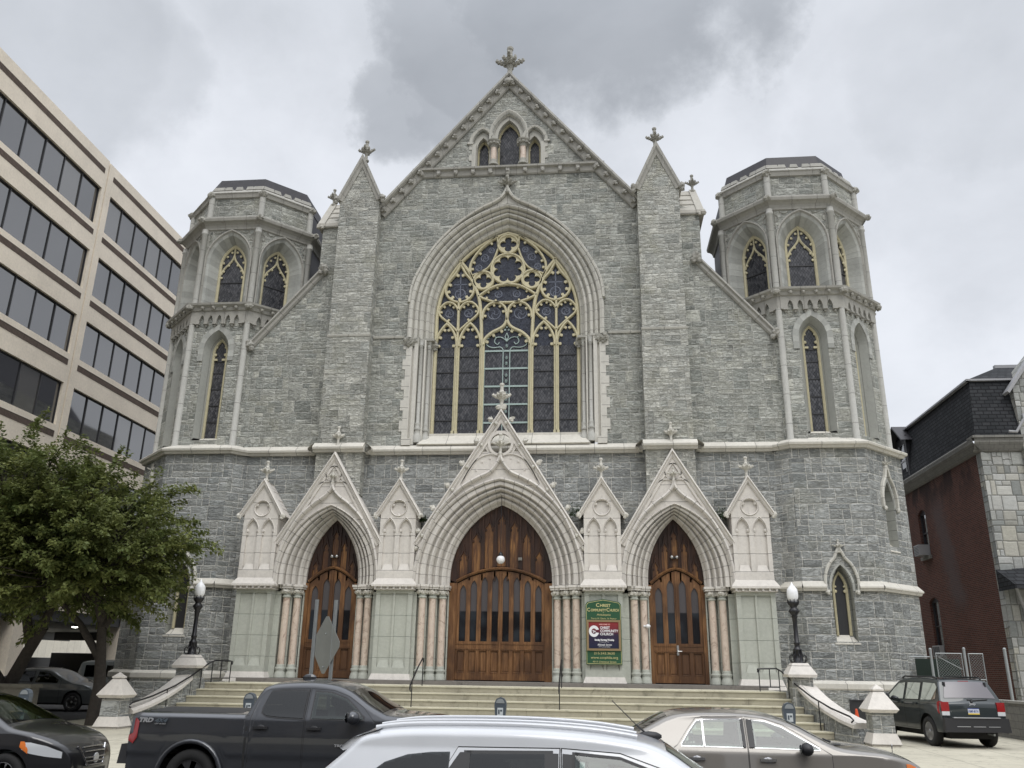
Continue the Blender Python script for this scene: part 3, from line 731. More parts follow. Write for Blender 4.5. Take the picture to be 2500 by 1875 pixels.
# ---- octagonal towers -------------------------------------------------------------
TX, TY = 11.92, 2.67; k8 = math.tan(PI/8)
def oface(cx, i, ap=0.):
    a = i*PI/4; return Fr((cx, TY, 0), (math.cos(a), math.sin(a), 0), (math.sin(a), -math.cos(a), 0))
def oring(m, cx, prof, faces):
    for i in faces:
        F = oface(cx, i); rings = []
        for z, ap in prof: rings.append(([(-ap*k8, z), (ap*k8, z)], ap))
        m.loft(F, rings)
AL, AU = 3.16, 2.86
for s in (-1, 1):
    cx = s*TX; vis = [0, 1, 2, -1] if s > 0 else [0, -1, -2, 1]; outer = vis[:3]
    T = M(); T.smooth = False
    # lower stage
    for i in range(-3, 5):
        F = oface(cx, i); hw = AL*k8; holes = []
        if i == 0: holes = [arch(0, 1.45, 3.05, .36, 4.05, 8)]
        if i == outer[1]: holes = [arch(0, 4.75, 6.6, .34, 7.25, 8)]
        T.cur = 0; T.plate(F, [(-hw, -1.3), (hw, -1.3), (hw, 8.25), (-hw, 8.25)], AL, None, holes, rev=AL-.45, revmat=1)
        if holes: T.cur = 1; T.add([F.p(u, v, AL-.4) for u, v in holes[0]])
    T.cur = 0
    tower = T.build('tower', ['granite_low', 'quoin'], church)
    T = M()
    for i in range(-3, 5):
        F = oface(cx, i); hw = AU*k8; holes = []
        if i in vis: holes = [arch(0, 8.85, 12.7, .53, 13.55, 10), arch(0, 14.7, 16.8, .95, 18.12, 12)]
        inner = (i == -2*s) or abs(i) >= 3
        T.cur = 2 if inner else 0
        T.plate(F, [(-hw, 8.2), (hw, 8.2), (hw, 18.5), (-hw, 18.5)], AU, None, holes)
        T.cur = 2 if inner else 0
        hw2 = (AU-.12)*k8; T.plate(F, [(-hw2, 18.5), (hw2, 18.5), (hw2, 20.0), (-hw2, 20.0)], AU-.12, None)
        if i in vis:
            T.cur = 1; T.loft(F, [(arch(0, 8.85, 12.7, .53, 13.55, 10), AU), (arch(0, 8.95, 12.7, .50, 13.50, 10), AU-.05), (arch(0, 9.0, 12.7, .31, 13.29, 10), AU-.42)])
            T.cur = 3; T.loft(F, [(arch(0, 14.7, 16.8, .95, 18.12, 12), AU), (arch(0, 14.7, 16.8, .86, 18.0, 12), AU-.06), (arch(0, 14.7, 16.75, .595, 17.74, 12), AU-.5)])
    T.build('tower_upper_stage', ['granite', 'quoin', 'slate', 'vous'], tower)
    m = M(); m.smooth = False
    for i in vis:
        F = oface(cx, i)
        m.loft(F, [(arch(0, 12.2, 12.7, .76, 13.78, 10), AU+.003), (arch(0, 12.2, 12.7, .76, 13.78, 10), AU+.035), (arch(0, 12.2, 12.7, .53, 13.55, 10), AU+.04), (arch(0, 12.2, 12.7, .52, 13.54, 10), AU-.01)])
    m.builds('voussoir_ring', ['vous'], tower)
    # shafts on the corners
    m = M(); m.smooth = True; fc = sorted({j for i in vis for j in (i-.5, i+.5)})
    for j in fc:
        a = j*PI/4; rr = AU/math.cos(PI/8)
        P = lambda e: Vector((cx+(rr+e)*math.sin(a), TY-(rr+e)*math.cos(a), 0))
        m.lathe(P(.0), [(.15, 8.35), (.15, 8.62), (.125, 8.66), (.125, 13.9)], 10)
        m.lathe(P(.02), [(.125, 14.5), (.125, 18.0), (.155, 18.03), (.155, 18.09), (.135, 18.11), (.135, 18.25)], 10)
        P2 = Vector((cx+(rr-.1)*math.sin(a), TY-(rr-.1)*math.cos(a), 0)); m.lathe(P2, [(.13, 18.75), (.13, 19.95)], 10)
    m.builds('corner_shaft', ['shaft'], tower)
    # arch mouldings, spandrels
    m = M(); m.smooth = False
    for i in vis:
        F = oface(cx, i)
        m.loft(F, [(arch(0, 14.7, 16.8, 1.04, 18.24, 12), AU), (arch(0, 14.7, 16.8, 1.04, 18.24, 12), AU+.06), (arch(0, 14.7, 16.8, .99, 18.18, 12), AU+.07), (arch(0, 14.7, 16.8, .95, 18.12, 12), AU+.0)])
        for q in (-1, 1):
            m.sweep(F, [(q*.28, 18.22), (q*1.0, 18.22)], [(-.025, AU), (0, AU+.04), (.025, AU)]); m.sweep(F, [(q*1.0, 18.2), (q*1.0, 17.4)], [(-.025, AU), (0, AU+.04), (.025, AU)])
            m.sweep(F, [(q*(.62-.18*math.cos(t)), 18.2-.13*math.sin(t)) for t in [PI*j/6 for j in range(7)]], [(-.02, AU), (0, AU+.035), (.02, AU)])
            m.sweep(F, [(q*(1.0-.14*math.sin(t)), 17.85-.16*math.cos(t)) for t in [PI*j/6 for j in range(7)]], [(-.02, AU), (0, AU+.035), (.02, AU)])
    m.build('spandrel_moulding', ['trim_dk'], tower)
    # courses
    m = M()
    oring(m, cx, [(8.2, AL), (8.2, AL+.12), (8.28, AL+.16), (8.30, AL+.24), (8.37, AL+.26), (8.40, AL+.25), (8.64, AU+.02), (8.64, AU-.1)], vis+[2*s])
    oring(m, cx, [(3.12, AL), (3.12, AL+.10), (3.2, AL+.14), (3.22, AL+.18), (3.27, AL+.18), (3.46, AL+.01), (3.46, AL)], [i for i in vis if i != 0])
    F0 = oface(cx, 0)
    for q in (-1, 1):
        u0, u1 = sorted((q*.55, q*(AL+.1)*k8)); m.loft(F0, [([(u0, z), (u1, z)], ap) for z, ap in [(3.12, AL), (3.12, AL+.10), (3.2, AL+.14), (3.22, AL+.18), (3.27, AL+.18), (3.46, AL+.01)]])
    oring(m, cx, [(-.10, AL), (-.10, AL+.14), (-.05, AL+.17), (.10, AL+.17), (.2, AL+.01)], vis)
    for i in vis:   # sloped sills
        F = oface(cx, i); m.mesh([F.p(-.58, 8.62, AU+.06), F.p(.58, 8.62, AU+.06), F.p(.33, 9.02, AU-.4), F.p(-.33, 9.02, AU-.4), F.p(-.58, 8.60, AU+.06), F.p(.58, 8.60, AU+.06), F.p(.5, 9.02, AU-.02), F.p(-.5, 9.02, AU-.02)], [(0, 1, 2, 3), (4, 5, 1, 0)])
    m.box(F0, -.42, .42, 1.36, 1.42, AL-.4, AL+.02); m.mesh([F0.p(-.42, 1.36, AL+.02), F0.p(.42, 1.36, AL+.02), F0.p(.26, 1.68, AL-.36), F0.p(-.26, 1.68, AL-.36)], [(0, 1, 2, 3)])
    F = oface(cx, outer[1]); m.mesh([F.p(-.36, 4.6, AL+.02), F.p(.36, 4.6, AL+.02), F.p(.34, 4.95, AL-.38), F.p(-.34, 4.95, AL-.38)], [(0, 1, 2, 3)]); m.box(F, -.36, .36, 4.56, 4.6, AL-.1, AL+.02)
    m.builds('tower_string_course', ['white'], tower)
    m = M()
    oring(m, cx, [(-1.3, AL+.13), (-.10, AL+.13)], vis); m.build('tower_plinth', ['granite_low'], tower)
    m = M()   # machicolated band and mid cornice
    for i in vis:
        F = oface(cx, i); a = AU+.12; hw = a*k8; out = [(-hw, 14.42), (-hw, 13.86)]; n = 6; w = (2*hw-.30)/(n-.5)
        for j in range(5):
            c = -hw+.30+(2*hw-.6)*(j+.5)/5
            out += [(c-.105, 13.78), (c-.105, 13.98), (c-.06, 14.12), (c, 14.2), (c+.06, 14.12), (c+.105, 13.98), (c+.105, 13.78)]
            if j < 4: pass
        out += [(hw, 13.86), (hw, 14.42)]
        m.plate(F, out[::-1], a, AU)
        for j in range(6):
            c = -hw+.30+(2*hw-.6)*j/5; m.ball(F.p(c, 13.74, a-.06), .055, 6, 4); m.box(F, c-.09, c+.09, 13.79, 13.85, AU, a+.03)
    oring(m, cx, [(14.36, AU+.12), (14.38, AU+.18), (14.44, AU+.20), (14.50, AU+.22), (14.58, AU+.34), (14.66, AU+.36), (14.74, AU)], vis)
    m.build('machicolation', ['trim_dk'], tower)
    m = M()
    for i in vis:
        F = oface(cx, i); hw = (AU+.3)*k8; bosses(m, F, (-hw+.1, 14.47), (hw-.1, 14.47), 6, AU+.27, .07)
        for q in (-1, 1): bosses(m, F, (q*hw*.93, 14.5), (q*hw*1.0, 14.5), 2, AU+.3, .10)
    for j in fc:
        a = j*PI/4
        for ap, z, r in ((AU-.02, 19.98, .17), (AU+.30, 18.62, .14)):
            rr = ap/math.cos(PI/8); c = Vector((cx+rr*math.sin(a), TY-rr*math.cos(a), z)); m.ball(c, r, 7, 5, jit=.2)
            for t in range(5): m.ball(c+Vector((math.cos(t*1.26), math.sin(t*1.26), .3*math.sin(t*2)))*r*.75, r*.5, 5, 3, jit=.3)
    m.builds('carved_boss', ['carve_up'], tower)
    m = M()  # top cornice, parapet coping
    oring(m, cx, [(18.22, AU), (18.24, AU+.05), (18.32, AU+.06), (18.42, AU+.10), (18.5, AU+.18), (18.55, AU+.28), (18.66, AU+.31), (18.72, AU+.30), (18.86, AU-.05), (18.86, AU-.2)], vis+[2*s, -2*s])
    oring(m, cx, [(19.84, AU-.12), (19.86, AU-.04), (19.95, AU-.02), (20.02, AU+.0), (20.06, AU+.04), (20.10, AU+.03), (20.30, AU-.16), (20.30, AU-.5)], vis+[2*s])
    for i in vis:
        F = oface(cx, i); hw = (AU-.16)*k8
        for j in range(5):
            w = .17 if 0 < j < 4 else .26
            c = (-hw+w*.9)+(2*hw-2*w*.9)*j/4; m.frust(F, c-w, c+w, AU-.38, AU-.10, 20.28, 20.46, .04, .05)
    m.build('parapet_coping', ['trim_dk'], tower)
    m = M(); rr = (AU-.30)/math.cos(PI/8); b = [Vector((cx+rr*math.sin((j+.5)*PI/4), TY-rr*math.cos((j+.5)*PI/4), 20.34)) for j in range(8)]
    t = [Vector((cx+(p.x-cx)*.955, TY+(p.y-TY)*.955, 20.98)) for p in b]; tp = Vector((cx, TY, 21.3))
    for j in range(8): m.add([b[j], b[(j+1) % 8], t[(j+1) % 8], t[j]]); m.add([t[j], t[(j+1) % 8], tp])
    m.build('tower_roof', ['slate'], tower)
    # windows
    def framed(F, zb_, zs, w, zt, fw, d, name, mat, tower=tower):
        g = M(); g.plate(F, arch(0, zb_, zs, w, zt, 10), d-.06); g.uv = [[(u*1., v) for u, v in [(F.T.dot(Vector(g.v[i])-F.O), g.v[i][2]) for i in f]] for f in g.f]
        o = M(); o.loft(F, [(arch(0, zb_, zs, w+fw, zt+fw*1.3, 10), d-.05), (arch(0, zb_, zs, w+fw, zt+fw*1.3, 10), d+.03), (arch(0, zb_, zs, w+fw*.5, zt+fw*.7, 10), d+.05), (arch(0, zb_, zs, w, zt, 10), d+.0), (arch(0, zb_, zs, w, zt, 10), d-.06)])
        return g, o
    for i in vis:
        F = oface(cx, i)
        g, o = framed(F, 9.0, 12.7, .235, 13.2, .085, AU-.42, '', '')
        for q in (-1, 1): o.ball(F.p(q*.21, 12.62, AU-.43), .07, 6, 4, (1, .6, 1)); o.ball(F.p(q*.19, 12.95, AU-.43), .055, 6, 4, (1, .6, 1)); o.box(F, *sorted((q*.10, q*.24)), 12.36, 12.44, AU-.47, AU-.40)
        w_ = o.build('long_lancet', ['cream'], tower); g.build('pane', ['leaded'], w_)
        b_ = M()
        for z in (9.7, 10.4, 11.1, 11.8, 12.3): b_.box(F, -.235, .235, z, z+.035, AU-.48, AU-.45)
        b_.builds('saddle_bar', ['lead'], w_)
        g, o = framed(F, 14.95, 16.75, .50, 17.62, .10, AU-.5, '', '')
        d_ = AU-.5
        for q in (-1, 1):
            p = [(q*u, v) for u, v in spline([(.50, 16.35), (.40, 16.6), (.2, 16.85), (.06, 17.05), (0, 17.25)], 4)]
            o.sweep(F, p, [(-.04, d_-.05), (-.04, d_), (0, d_+.03), (.04, d_), (.04, d_-.05)])
            for u, v in ((.46, 16.2), (.40, 16.5), (.2, 16.78), (.45, 16.9), (.3, 17.2), (.12, 17.4)): o.ball(F.p(q*u, v, d_-.01), .06, 5, 4, (1, .6, 1))
        o.sweep(F, [(0, 17.2), (0, 17.6)], [(-.035, d_-.05), (-.035, d_), (0, d_+.03), (.035, d_), (.035, d_-.05)])
        w_ = o.build('belfry_window', ['cream'], tower); g.build('pane', ['leaded'], w_)
        b_ = M(); b_.box(F, -.5, .5, 15.95, 15.99, AU-.56, AU-.53); b_.builds('saddle_bar', ['lead'], w_)
    F = oface(cx, 0)
    g, o = framed(F, 1.66, 3.2, .18, 3.72, .08, AL-.30, '', '')
    for q in (-1, 1): o.ball(F.p(q*.16, 3.14, AL-.3), .06, 6, 4, (1, .6, 1)); o.ball(F.p(q*.15, 3.3, AL-.3), .04, 6, 4, (1, .6, 1))
    w_ = o.build('low_lancet', ['cream'], tower); g.build('pane', ['frame_dk'], w_)
    # ogee hoods
    for F, zs, zt, w in ((oface(cx, 0), 3.12, 4.52, .50), (oface(cx, outer[1]), 6.15, 7.66, .46)):
        m = M(); h = spline([(-w, zs), (-w, zs+.45), (-w*.72, zs+.85), (-w*.3, zs+1.1), (-.08, zs+1.25), (0, zt)], 4)
        m.sweep(F, sym(h)[::-1], [(0, AL), (0, AL+.10), (-.05, AL+.12), (-.09, AL+.08), (-.09, AL)])
        for q in (-1, 1): m.ball(F.p(q*(w+.0), zs-.04, AL+.08), .09, 6, 4, jit=.2)
        finial(m, F, 0, zt-.1, AL+.06, .48, .2); m.build('hood_mould', ['trim_mould'], tower)
        m = M(); m.loft(F, [(arch(0, zs, zs+.15, w*.86, zt-.42, 8), AL+.002), (arch(0, zs, zs+.15, w*.86, zt-.42, 8), AL+.03), (arch(0, zs, zs+.15, .36, zt-.5, 8), AL+.03), (arch(0, zs, zs+.15, .34, zt-.52, 8), AL-.02)]); m.build('voussoir_ring', ['vous'], tower)
# roofs behind
m = M()
F = FF
m.mesh([FF.p(-5.6, 18.6, -.4), FF.p(0, 25.2, -.4), FF.p(5.6, 18.6, -.4), FF.p(-5.6, 18.6, -34), FF.p(0, 25.2, -34), FF.p(5.6, 18.6, -34)], [(0, 1, 4, 3), (1, 2, 5, 4), (3, 4, 5)])
for s in (-1, 1): m.mesh([FF.p(s*7.9, 15.9, -.5), FF.p(s*11, 12.2, -.5), FF.p(s*11, 12.2, -34), FF.p(s*7.9, 15.9, -34)], [(0, 1, 2, 3)])
m.build('nave_roof', ['slate'], church)
m = M()
for s in (-1, 1): m.add([FF.p(s*7.6, 8, -.4), FF.p(s*7.6, 18.4, -.4), FF.p(s*7.6, 18.4, -34), FF.p(s*7.6, 8, -34)]); m.add([FF.p(s*12.5, -1.3, -4), FF.p(s*12.5, 11, -4), FF.p(s*12.5, 11, -34), FF.p(s*12.5, -1.3, -34)])
m.build('side_wall', ['granite_low'], church)
m = M()
for s in (-1, 1):
    F = oface(s*TX, 0); m.box(F, -.15, .42, -1.0, -.42, AL+.131, AL+.16)
    m.box(F, -.20, -.15, -1.05, -.38, AL+.131, AL+.19); m.box(F, .42, .47, -1.05, -.38, AL+.131, AL+.19); m.box(F, -.15, .42, -.42, -.38, AL+.131, AL+.19)
m.builds('basement_window', ['frame_dk'], church)
# ================================================================== PORTALS
def columns(m, F, s, spots):
    for u, d in spots:
        c = lambda z: F.p(s*u, z, d)
        m.smooth = True
        m.cur = 1; m.lathe(c(0), [(.125, .46), (.125, 2.80)], 14)
        m.cur = 0; m.lathe(c(0), [(.21, 0), (.21, .05), (.17, .2), (.15, .24), (.19, .30), (.19, .34), (.14, .38), (.16, .42), (.135, .46)], 8, a0=PI/8)
        m.lathe(c(0), [(.125, 2.78), (.16, 2.80), (.16, 2.84), (.125, 2.87), (.15, 2.93)], 12); m.smooth = False
def capitals(m, F, s, spots, w=.2):
    for u, d in spots:
        for i in range(9):
            a = i*.7; m.ball(F.p(s*u+.15*math.cos(a), 3.01+.02*math.sin(3*i), d+.15*math.sin(a)), .085, 5, 4, jit=.3)
        m.ball(F.p(s*u, 2.98, d), .15, 8, 4, (1, 1, .6))
def portal(cu, wo, zo, wi, zi, zs, gw, gz0, gz1, ogee, ncol, big):
    F = FF.shift(cu); g = M()
    P = [(-gw-.06, 3.1), (gw+.06, 3.1), (gw, gz0), (0, gz1-.12), (-gw, gz0)]
    zc = 8.15
    holes = [arch(0, 3.12, zs, wo-.06, zo-.05, 16)]
    D = .76
    if big:
        body = [(-gw-.06, 3.1), (gw+.06, 3.1), (gw, gz0), (.95, 8.1), (-.95, 8.1), (-gw, gz0)]
        notch = holes[0]; body = [(-gw-.06, 3.12)]+notch[:0]+[(-gw, gz0), (-.95, 8.1), (.95, 8.1), (gw, gz0), (gw+.06, 3.12)]+notch[::-1]; g.plate(F, body, D-.04, 0.)
        cr = circ(0, 8.42, .40, 20); tri = [(-.25, 8.93), (.25, 8.93), (.10, 9.2), (0, 9.38), (-.10, 9.2)]
        sm = [[(q*.50, 8.12), (q*.72, 8.12), (q*.62, 8.32)] for q in (-1, 1)]
        g.plate(F, [(-.98, 8.1), (.98, 8.1), (0, gz1-.12)], D, D-.16, [cr, tri]+sm, back=True, rev=D-.16)
        g.plate(F, [(-gw-.06, 3.12), (-gw, gz0), (-.98, 8.1), (.98, 8.1), (gw, gz0), (gw+.06, 3.12)]+notch[::-1], D, None)
    else:
        g.plate(F, [(-gw-.06, 3.12), (-gw, gz0), (0, gz1-.12), (gw, gz0), (gw+.06, 3.12)]+holes[0][::-1], D, 0.)
    pt = g.build('portal', ['portal'], church)
    # arch orders
    m = M()
    def rg(t, dw, d):   # t: 0 outer .. 1 inner
        w = wo+(wi-wo)*t+dw; z = zo+(zi-zo)*t+dw*1.0; return (arch(0, 3.22, zs+.05*0, w, z, 16), d)
    K = [(-.02, 0, D), (0, .0, D+.07), (.05, 0, D+.09), (.10, 0, D+.05), (.115, 0, D-.07), (.14, 0, D-.07), (.155, 0, D-.01), (.29, 0, D-.02), (.31, 0, D-.05), (.325, 0, D-.24), (.37, 0, D-.25), (.39, 0, D-.14), (.45, 0, D-.13), (.49, 0, D-.20), (.505, 0, D-.42), (.56, 0, D-.43), (.58, 0, D-.32), (.64, 0, D-.31), (.68, 0, D-.38), (.695, 0, D-.60), (.75, 0, D-.61), (.77, 0, D-.50), (.84, 0, D-.50), (.90, 0, D-.58), (.93, 0, D-.70), (1., 0, D-.78), (1., 0, -.15)]
    m.loft(F, [rg(*k) for k in K]); m.build('arch_moulding', ['pmould'], pt)
    # gable coping, ogee hood
    m = M(); A = (gw+.12, gz0-.12); 
    m.sweep(F, [A, (0, gz1+.0), (-A[0], A[1])], [(.0, D-.16), (0, D+.14), (.05, D+.18), (.09, D+.10), (.16, D+.10), (.19, D+.05), (.28, D+.05), (.29, D-.0)])
    m.build('gable_coping', ['portal'], pt)
    m = M(); m.sweep(F, sym(spline(ogee, 4))[::-1], [(-.01, D), (-.03, D+.14), (.03, D+.18), (.08, D+.13), (.10, D)]); m.build('ogee_hood', ['pmould'], pt)
    # tracery in the gable
    m = M(); pr = [(-.035, D), (-.02, D+.05), (.02, D+.05), (.035, D)]
    tip = ogee[-1][1]
    if big:
        m.sweep(F, circ(0, 8.42, .44, 24), [(-.05, D), (-.05, D+.06), (.05, D+.06), (.05, D)], closed=True)
        for q in (-1, 1):
            m.sweep(F, [(q*u, v) for u, v in spline([(.08, 7.98), (.45, 8.02), (.85, 7.85), (1.15, 7.45), (1.42, 6.95), (1.5, 6.75)], 4)], pr)
            p = spline([(.25, 7.92), (.5, 7.9), (.8, 7.70), (1.0, 7.35), (1.2, 6.95)], 3)
            for k in (2, 5, 8, 11): m.ball(F.p(q*p[k][0]*.97, p[k][1]-.06, D), .06, 5, 3, (1, .6, 1))
            m.sweep(F, [(q*.10, 9.3), (q*.32, 8.88)], pr)
            m.sweep(F, [(q*1.62, 6.9), (q*2.55, 5.35)], pr)
    else:
        m.sweep(F, circ(0, 7.30, .30, 20), pr, closed=True); m.sweep(F, [(-.28, 7.4), (0, 7.92), (.28, 7.4)], pr)
        for q in (-1, 1):
            m.sweep(F, [(q*u, v) for u, v in spline([(.05, 7.0), (.3, 7.02), (.55, 6.9), (.72, 6.65), (.86, 6.35)], 4)], pr)
            m.sweep(F, [(q*.98, 6.3), (q*1.6, 5.2)], pr)
    m.build('gable_tracery', ['portal'], pt)
    m = M()
    if big:
        finial(m, F, 0, gz1-.02, D-.02, 1.08, .33); finial(m, F, 0, 7.98, D+.08, .82, .30)
        for q in (-1, 1):
            for i in range(6):
                t = (i+.45)/6; u = q*A[0]*(1-t); v = A[1]+(gz1-A[1])*t
                m.ball(F.p(u+q*.10, v+.06, D), .10, 6, 4, jit=.25); m.ball(F.p(u+q*.17, v+.12, D), .07, 5, 3, jit=.3); m.ball(F.p(u+q*.10, v+.15, D-.06), .06, 5, 3, jit=.3)
                m.ball(F.p(u-q*.10, v-.10, D+.12), .07, 6, 4, jit=.25)
            m.ball(F.p(q*.10, gz1+.1, D), .12, 6, 4, jit=.2); m.ball(F.p(q*(gw+.02), gz0-.3, D+.02), .10, 6, 4, jit=.2)
    else:
        finial(m, F, 0, tip-.03, D+.12, .50, .20); finial(m, F, 0, 8.42, .62, .80, .22)
        for q in (-1, 1): m.ball(F.p(q*(gw+.02), gz0+.05, D+.02), .10, 6, 4, jit=.3)
    m.builds('carved_ornament', ['carve'], pt)
    # jambs: splayed blocks, colonnettes, capitals
    for q in (-1, 1):
        sp = [(wi+.20+.34*i, .17+.18*i) for i in range(ncol)]
        Fq = Fr(F.p(0, 0, 0), (q, 0, 0), (0, -1, 0)); j = M()
        j.box(Fq, wi, wi+.03+.34*0+.05, 0, 3.0, -.3, .02)
        for i in range(ncol):
            u = wi+.05+.34*i; j.box(Fq, u, u+.35, 0, 3.0, -.3, .0+.18*i+.02)
            j.frust(Fq, u-.02, u+.37, -.3, .18*i+.07, 0, .2, .0, .03)
        j.box(Fq, wi+.05+.34*ncol, wo+.12, 0, 3.0, -.3, .18*ncol+.06)
        j.build('door_jamb', ['sage'], pt)
        for one in sp:
            c = M(); columns(c, F, q, [one]); c.build('colonnette', ['sage', 'marble'], pt)
            c = M(); capitals(c, F, q, [one]); c.build('capital', ['carve'], pt)
        a = M()
        for i, (u, d) in enumerate(sp): a.box(Fq, u-.24, u+.22, 3.10, 3.17+.002*i, -.3, d+.22); a.box(Fq, u-.27, u+.22, 3.172, 3.25+.002*i, -.3, d+.25)
        a.build('abacus', ['pmould'], pt)
    return pt
og_c = [(-3.09, 3.3), (-3.02, 3.95), (-2.75, 4.85), (-2.30, 5.83), (-1.55, 6.68), (-.95, 7.08), (-.45, 7.32), (-.22, 7.55), (-.06, 7.85), (0, 8.05)]
og_s = [(-1.95, 3.3), (-1.90, 3.95), (-1.70, 4.75), (-1.25, 5.6), (-.72, 6.15), (-.35, 6.42), (-.12, 6.66), (-.03, 6.85), (0, 6.98)]
PC = portal(0, 3.02, 7.12, 1.88, 6.26, 3.5, 3.02, 4.82, 9.76, og_c, 3, True)
PL = portal(-6.32, 1.90, 6.14, .99, 5.72, 3.5, 1.93, 4.86, 8.16, og_s, 2, False)
PR = portal(6.32, 1.90, 6.14, .99, 5.72, 3.5, 1.93, 4.86, 8.16, og_s, 2, False)
# ---- gabled piers ------------------------------------------------------------
for cu in (-8.92, -3.72, 3.72, 8.92):
    F = FF.shift(cu); D = .92; g = M()
    lan = [arch(q*.30, 3.72, 5.15, .215, 5.56, 7) for q in (-1, 1)]
    H = lan+[circ(0, 5.98, .27, 18)]
    body = [(-.655, 3.42), (.655, 3.42), (.655, 5.9), (0, 7.0), (-.655, 5.9)]
    g.plate(F, body, D, 0., H, rev=D-.10)
    g.plate(F, [(-.6, 3.5), (.6, 3.5), (.6, 5.9), (0, 6.8), (-.6, 5.9)], D-.095)
    for q in (-1, 1):
        a, b = sorted((q*.085, q*.515)); g.mesh([F.p(a, 3.72, D-.0), F.p(b, 3.72, D), F.p(b-.07, 3.95, D-.093), F.p(a+.07, 3.95, D-.093)], [(0, 1, 2, 3)])
        for u in (q*.09, q*.51): g.ball(F.p(u, 5.15, D-.05), .075, 6, 4, (1, .6, 1)); g.ball(F.p(u*.92+q*.02, 5.02, D-.05), .04, 6, 4, (1, .6, 1))
        g.sweep(F, arch(q*.30, 5.1, 5.15, .24, 5.62, 7), [(-.02, D), (0, D+.03), (.02, D)])
    for t in (PI/2, PI/2+2.09, PI/2-2.09): g.ball(F.p(.25*math.cos(t+PI), 5.98+.25*math.sin(t+PI), D-.03), .06, 6, 4, (1, .5, 1))
    g.sweep(F, circ(0, 5.98, .30, 20), [(-.03, D), (0, D+.035), (.03, D)], closed=True)
    # weathering
    g.mesh([F.p(*p) for p in ((-.655, 3.44, 0), (.655, 3.44, 0), (.655, 3.44, D), (-.655, 3.44, D), (-.81, 3.22, -.0), (.81, 3.22, 0), (.81, 3.22, D+.14), (-.81, 3.22, D+.14))], [(0, 1, 2, 3), (3, 2, 6, 7), (0, 3, 7, 4), (2, 1, 5, 6)])
    g.box(F, -.81, .81, 3.15, 3.22, 0, D+.14); g.box(F, -.73, .73, 3.04, 3.15, 0, D+.05)
    # stone slab roof
    for q in (-1, 1):
        for k in range(4):
            t0, t1 = k/4, (k+1)/4; u0, u1 = .84*(1-t0), .84*(1-t1); z0, z1 = 5.72+1.32*t0, 5.72+1.32*t1
            g.add([F.p(q*u0, z0, D-.05), F.p(q*u0, z0, 0), F.p(q*(u1-.02), z1, 0), F.p(q*(u1-.02), z1, D-.05)])
            g.add([F.p(q*u0, z0, D-.05), F.p(q*u0, z0, 0), F.p(q*(u0-.05), z0-.03, 0), F.p(q*(u0-.05), z0-.03, D-.05)])
    p = g.build('gabled_pier', ['portal'], church)
    m = M(); m.sweep(F, [(.86, 5.74), (0, 7.12), (-.86, 5.74)], [(0, D-.25), (0, D+.10), (.04, D+.14), (.08, D+.08), (.14, D+.07), (.16, D-.0)])
    for i in range(7): m.box(F, -.70+i*.225, -.63+i*.225, 3.06, 3.15, D+.05, D+.12)
    m.builds('pier_moulding', ['portal'], p)
    m = M(); finial(m, F, 0, 7.02, D-.1, .80, .25)
    for q in (-1, 1): m.ball(F.p(q*.84, 5.70, D+.06), .10, 6, 4, jit=.25); m.ball(F.p(q*.80, 5.62, D+.08), .07, 5, 3, jit=.25)
    m.builds('carved_ornament', ['carve'], p)
    g = M(); D2 = .84; H = [[(q*.04, .40), (q*.50, .40), (q*.50, 2.93), (q*.04, 2.93)][::q] for q in (-1, 1)]
    g.plate(F, [(-.66, .2), (.66, .2), (.66, 3.04), (-.66, 3.04)], D2, 0., H, rev=D2-.07)
    g.plate(F, [(-.6, .3), (.6, .3), (.6, 3.0), (-.6, 3.0)], D2-.06)
    for q in (-1, 1):
        a, b = sorted((q*.04, q*.50)); g.mesh([F.p(a, .40, D2), F.p(b, .40, D2), F.p(b-.09, .66, D2-.058), F.p(a+.09, .66, D2-.058)], [(0, 1, 2, 3)])
    g.build('pier_base', ['sage'], p)
    g = M(); g.frust(F, -.78, .78, -.1, D2+.12, -.13, .2, .115, .11); g.build('pier_plinth', ['portal'], p)
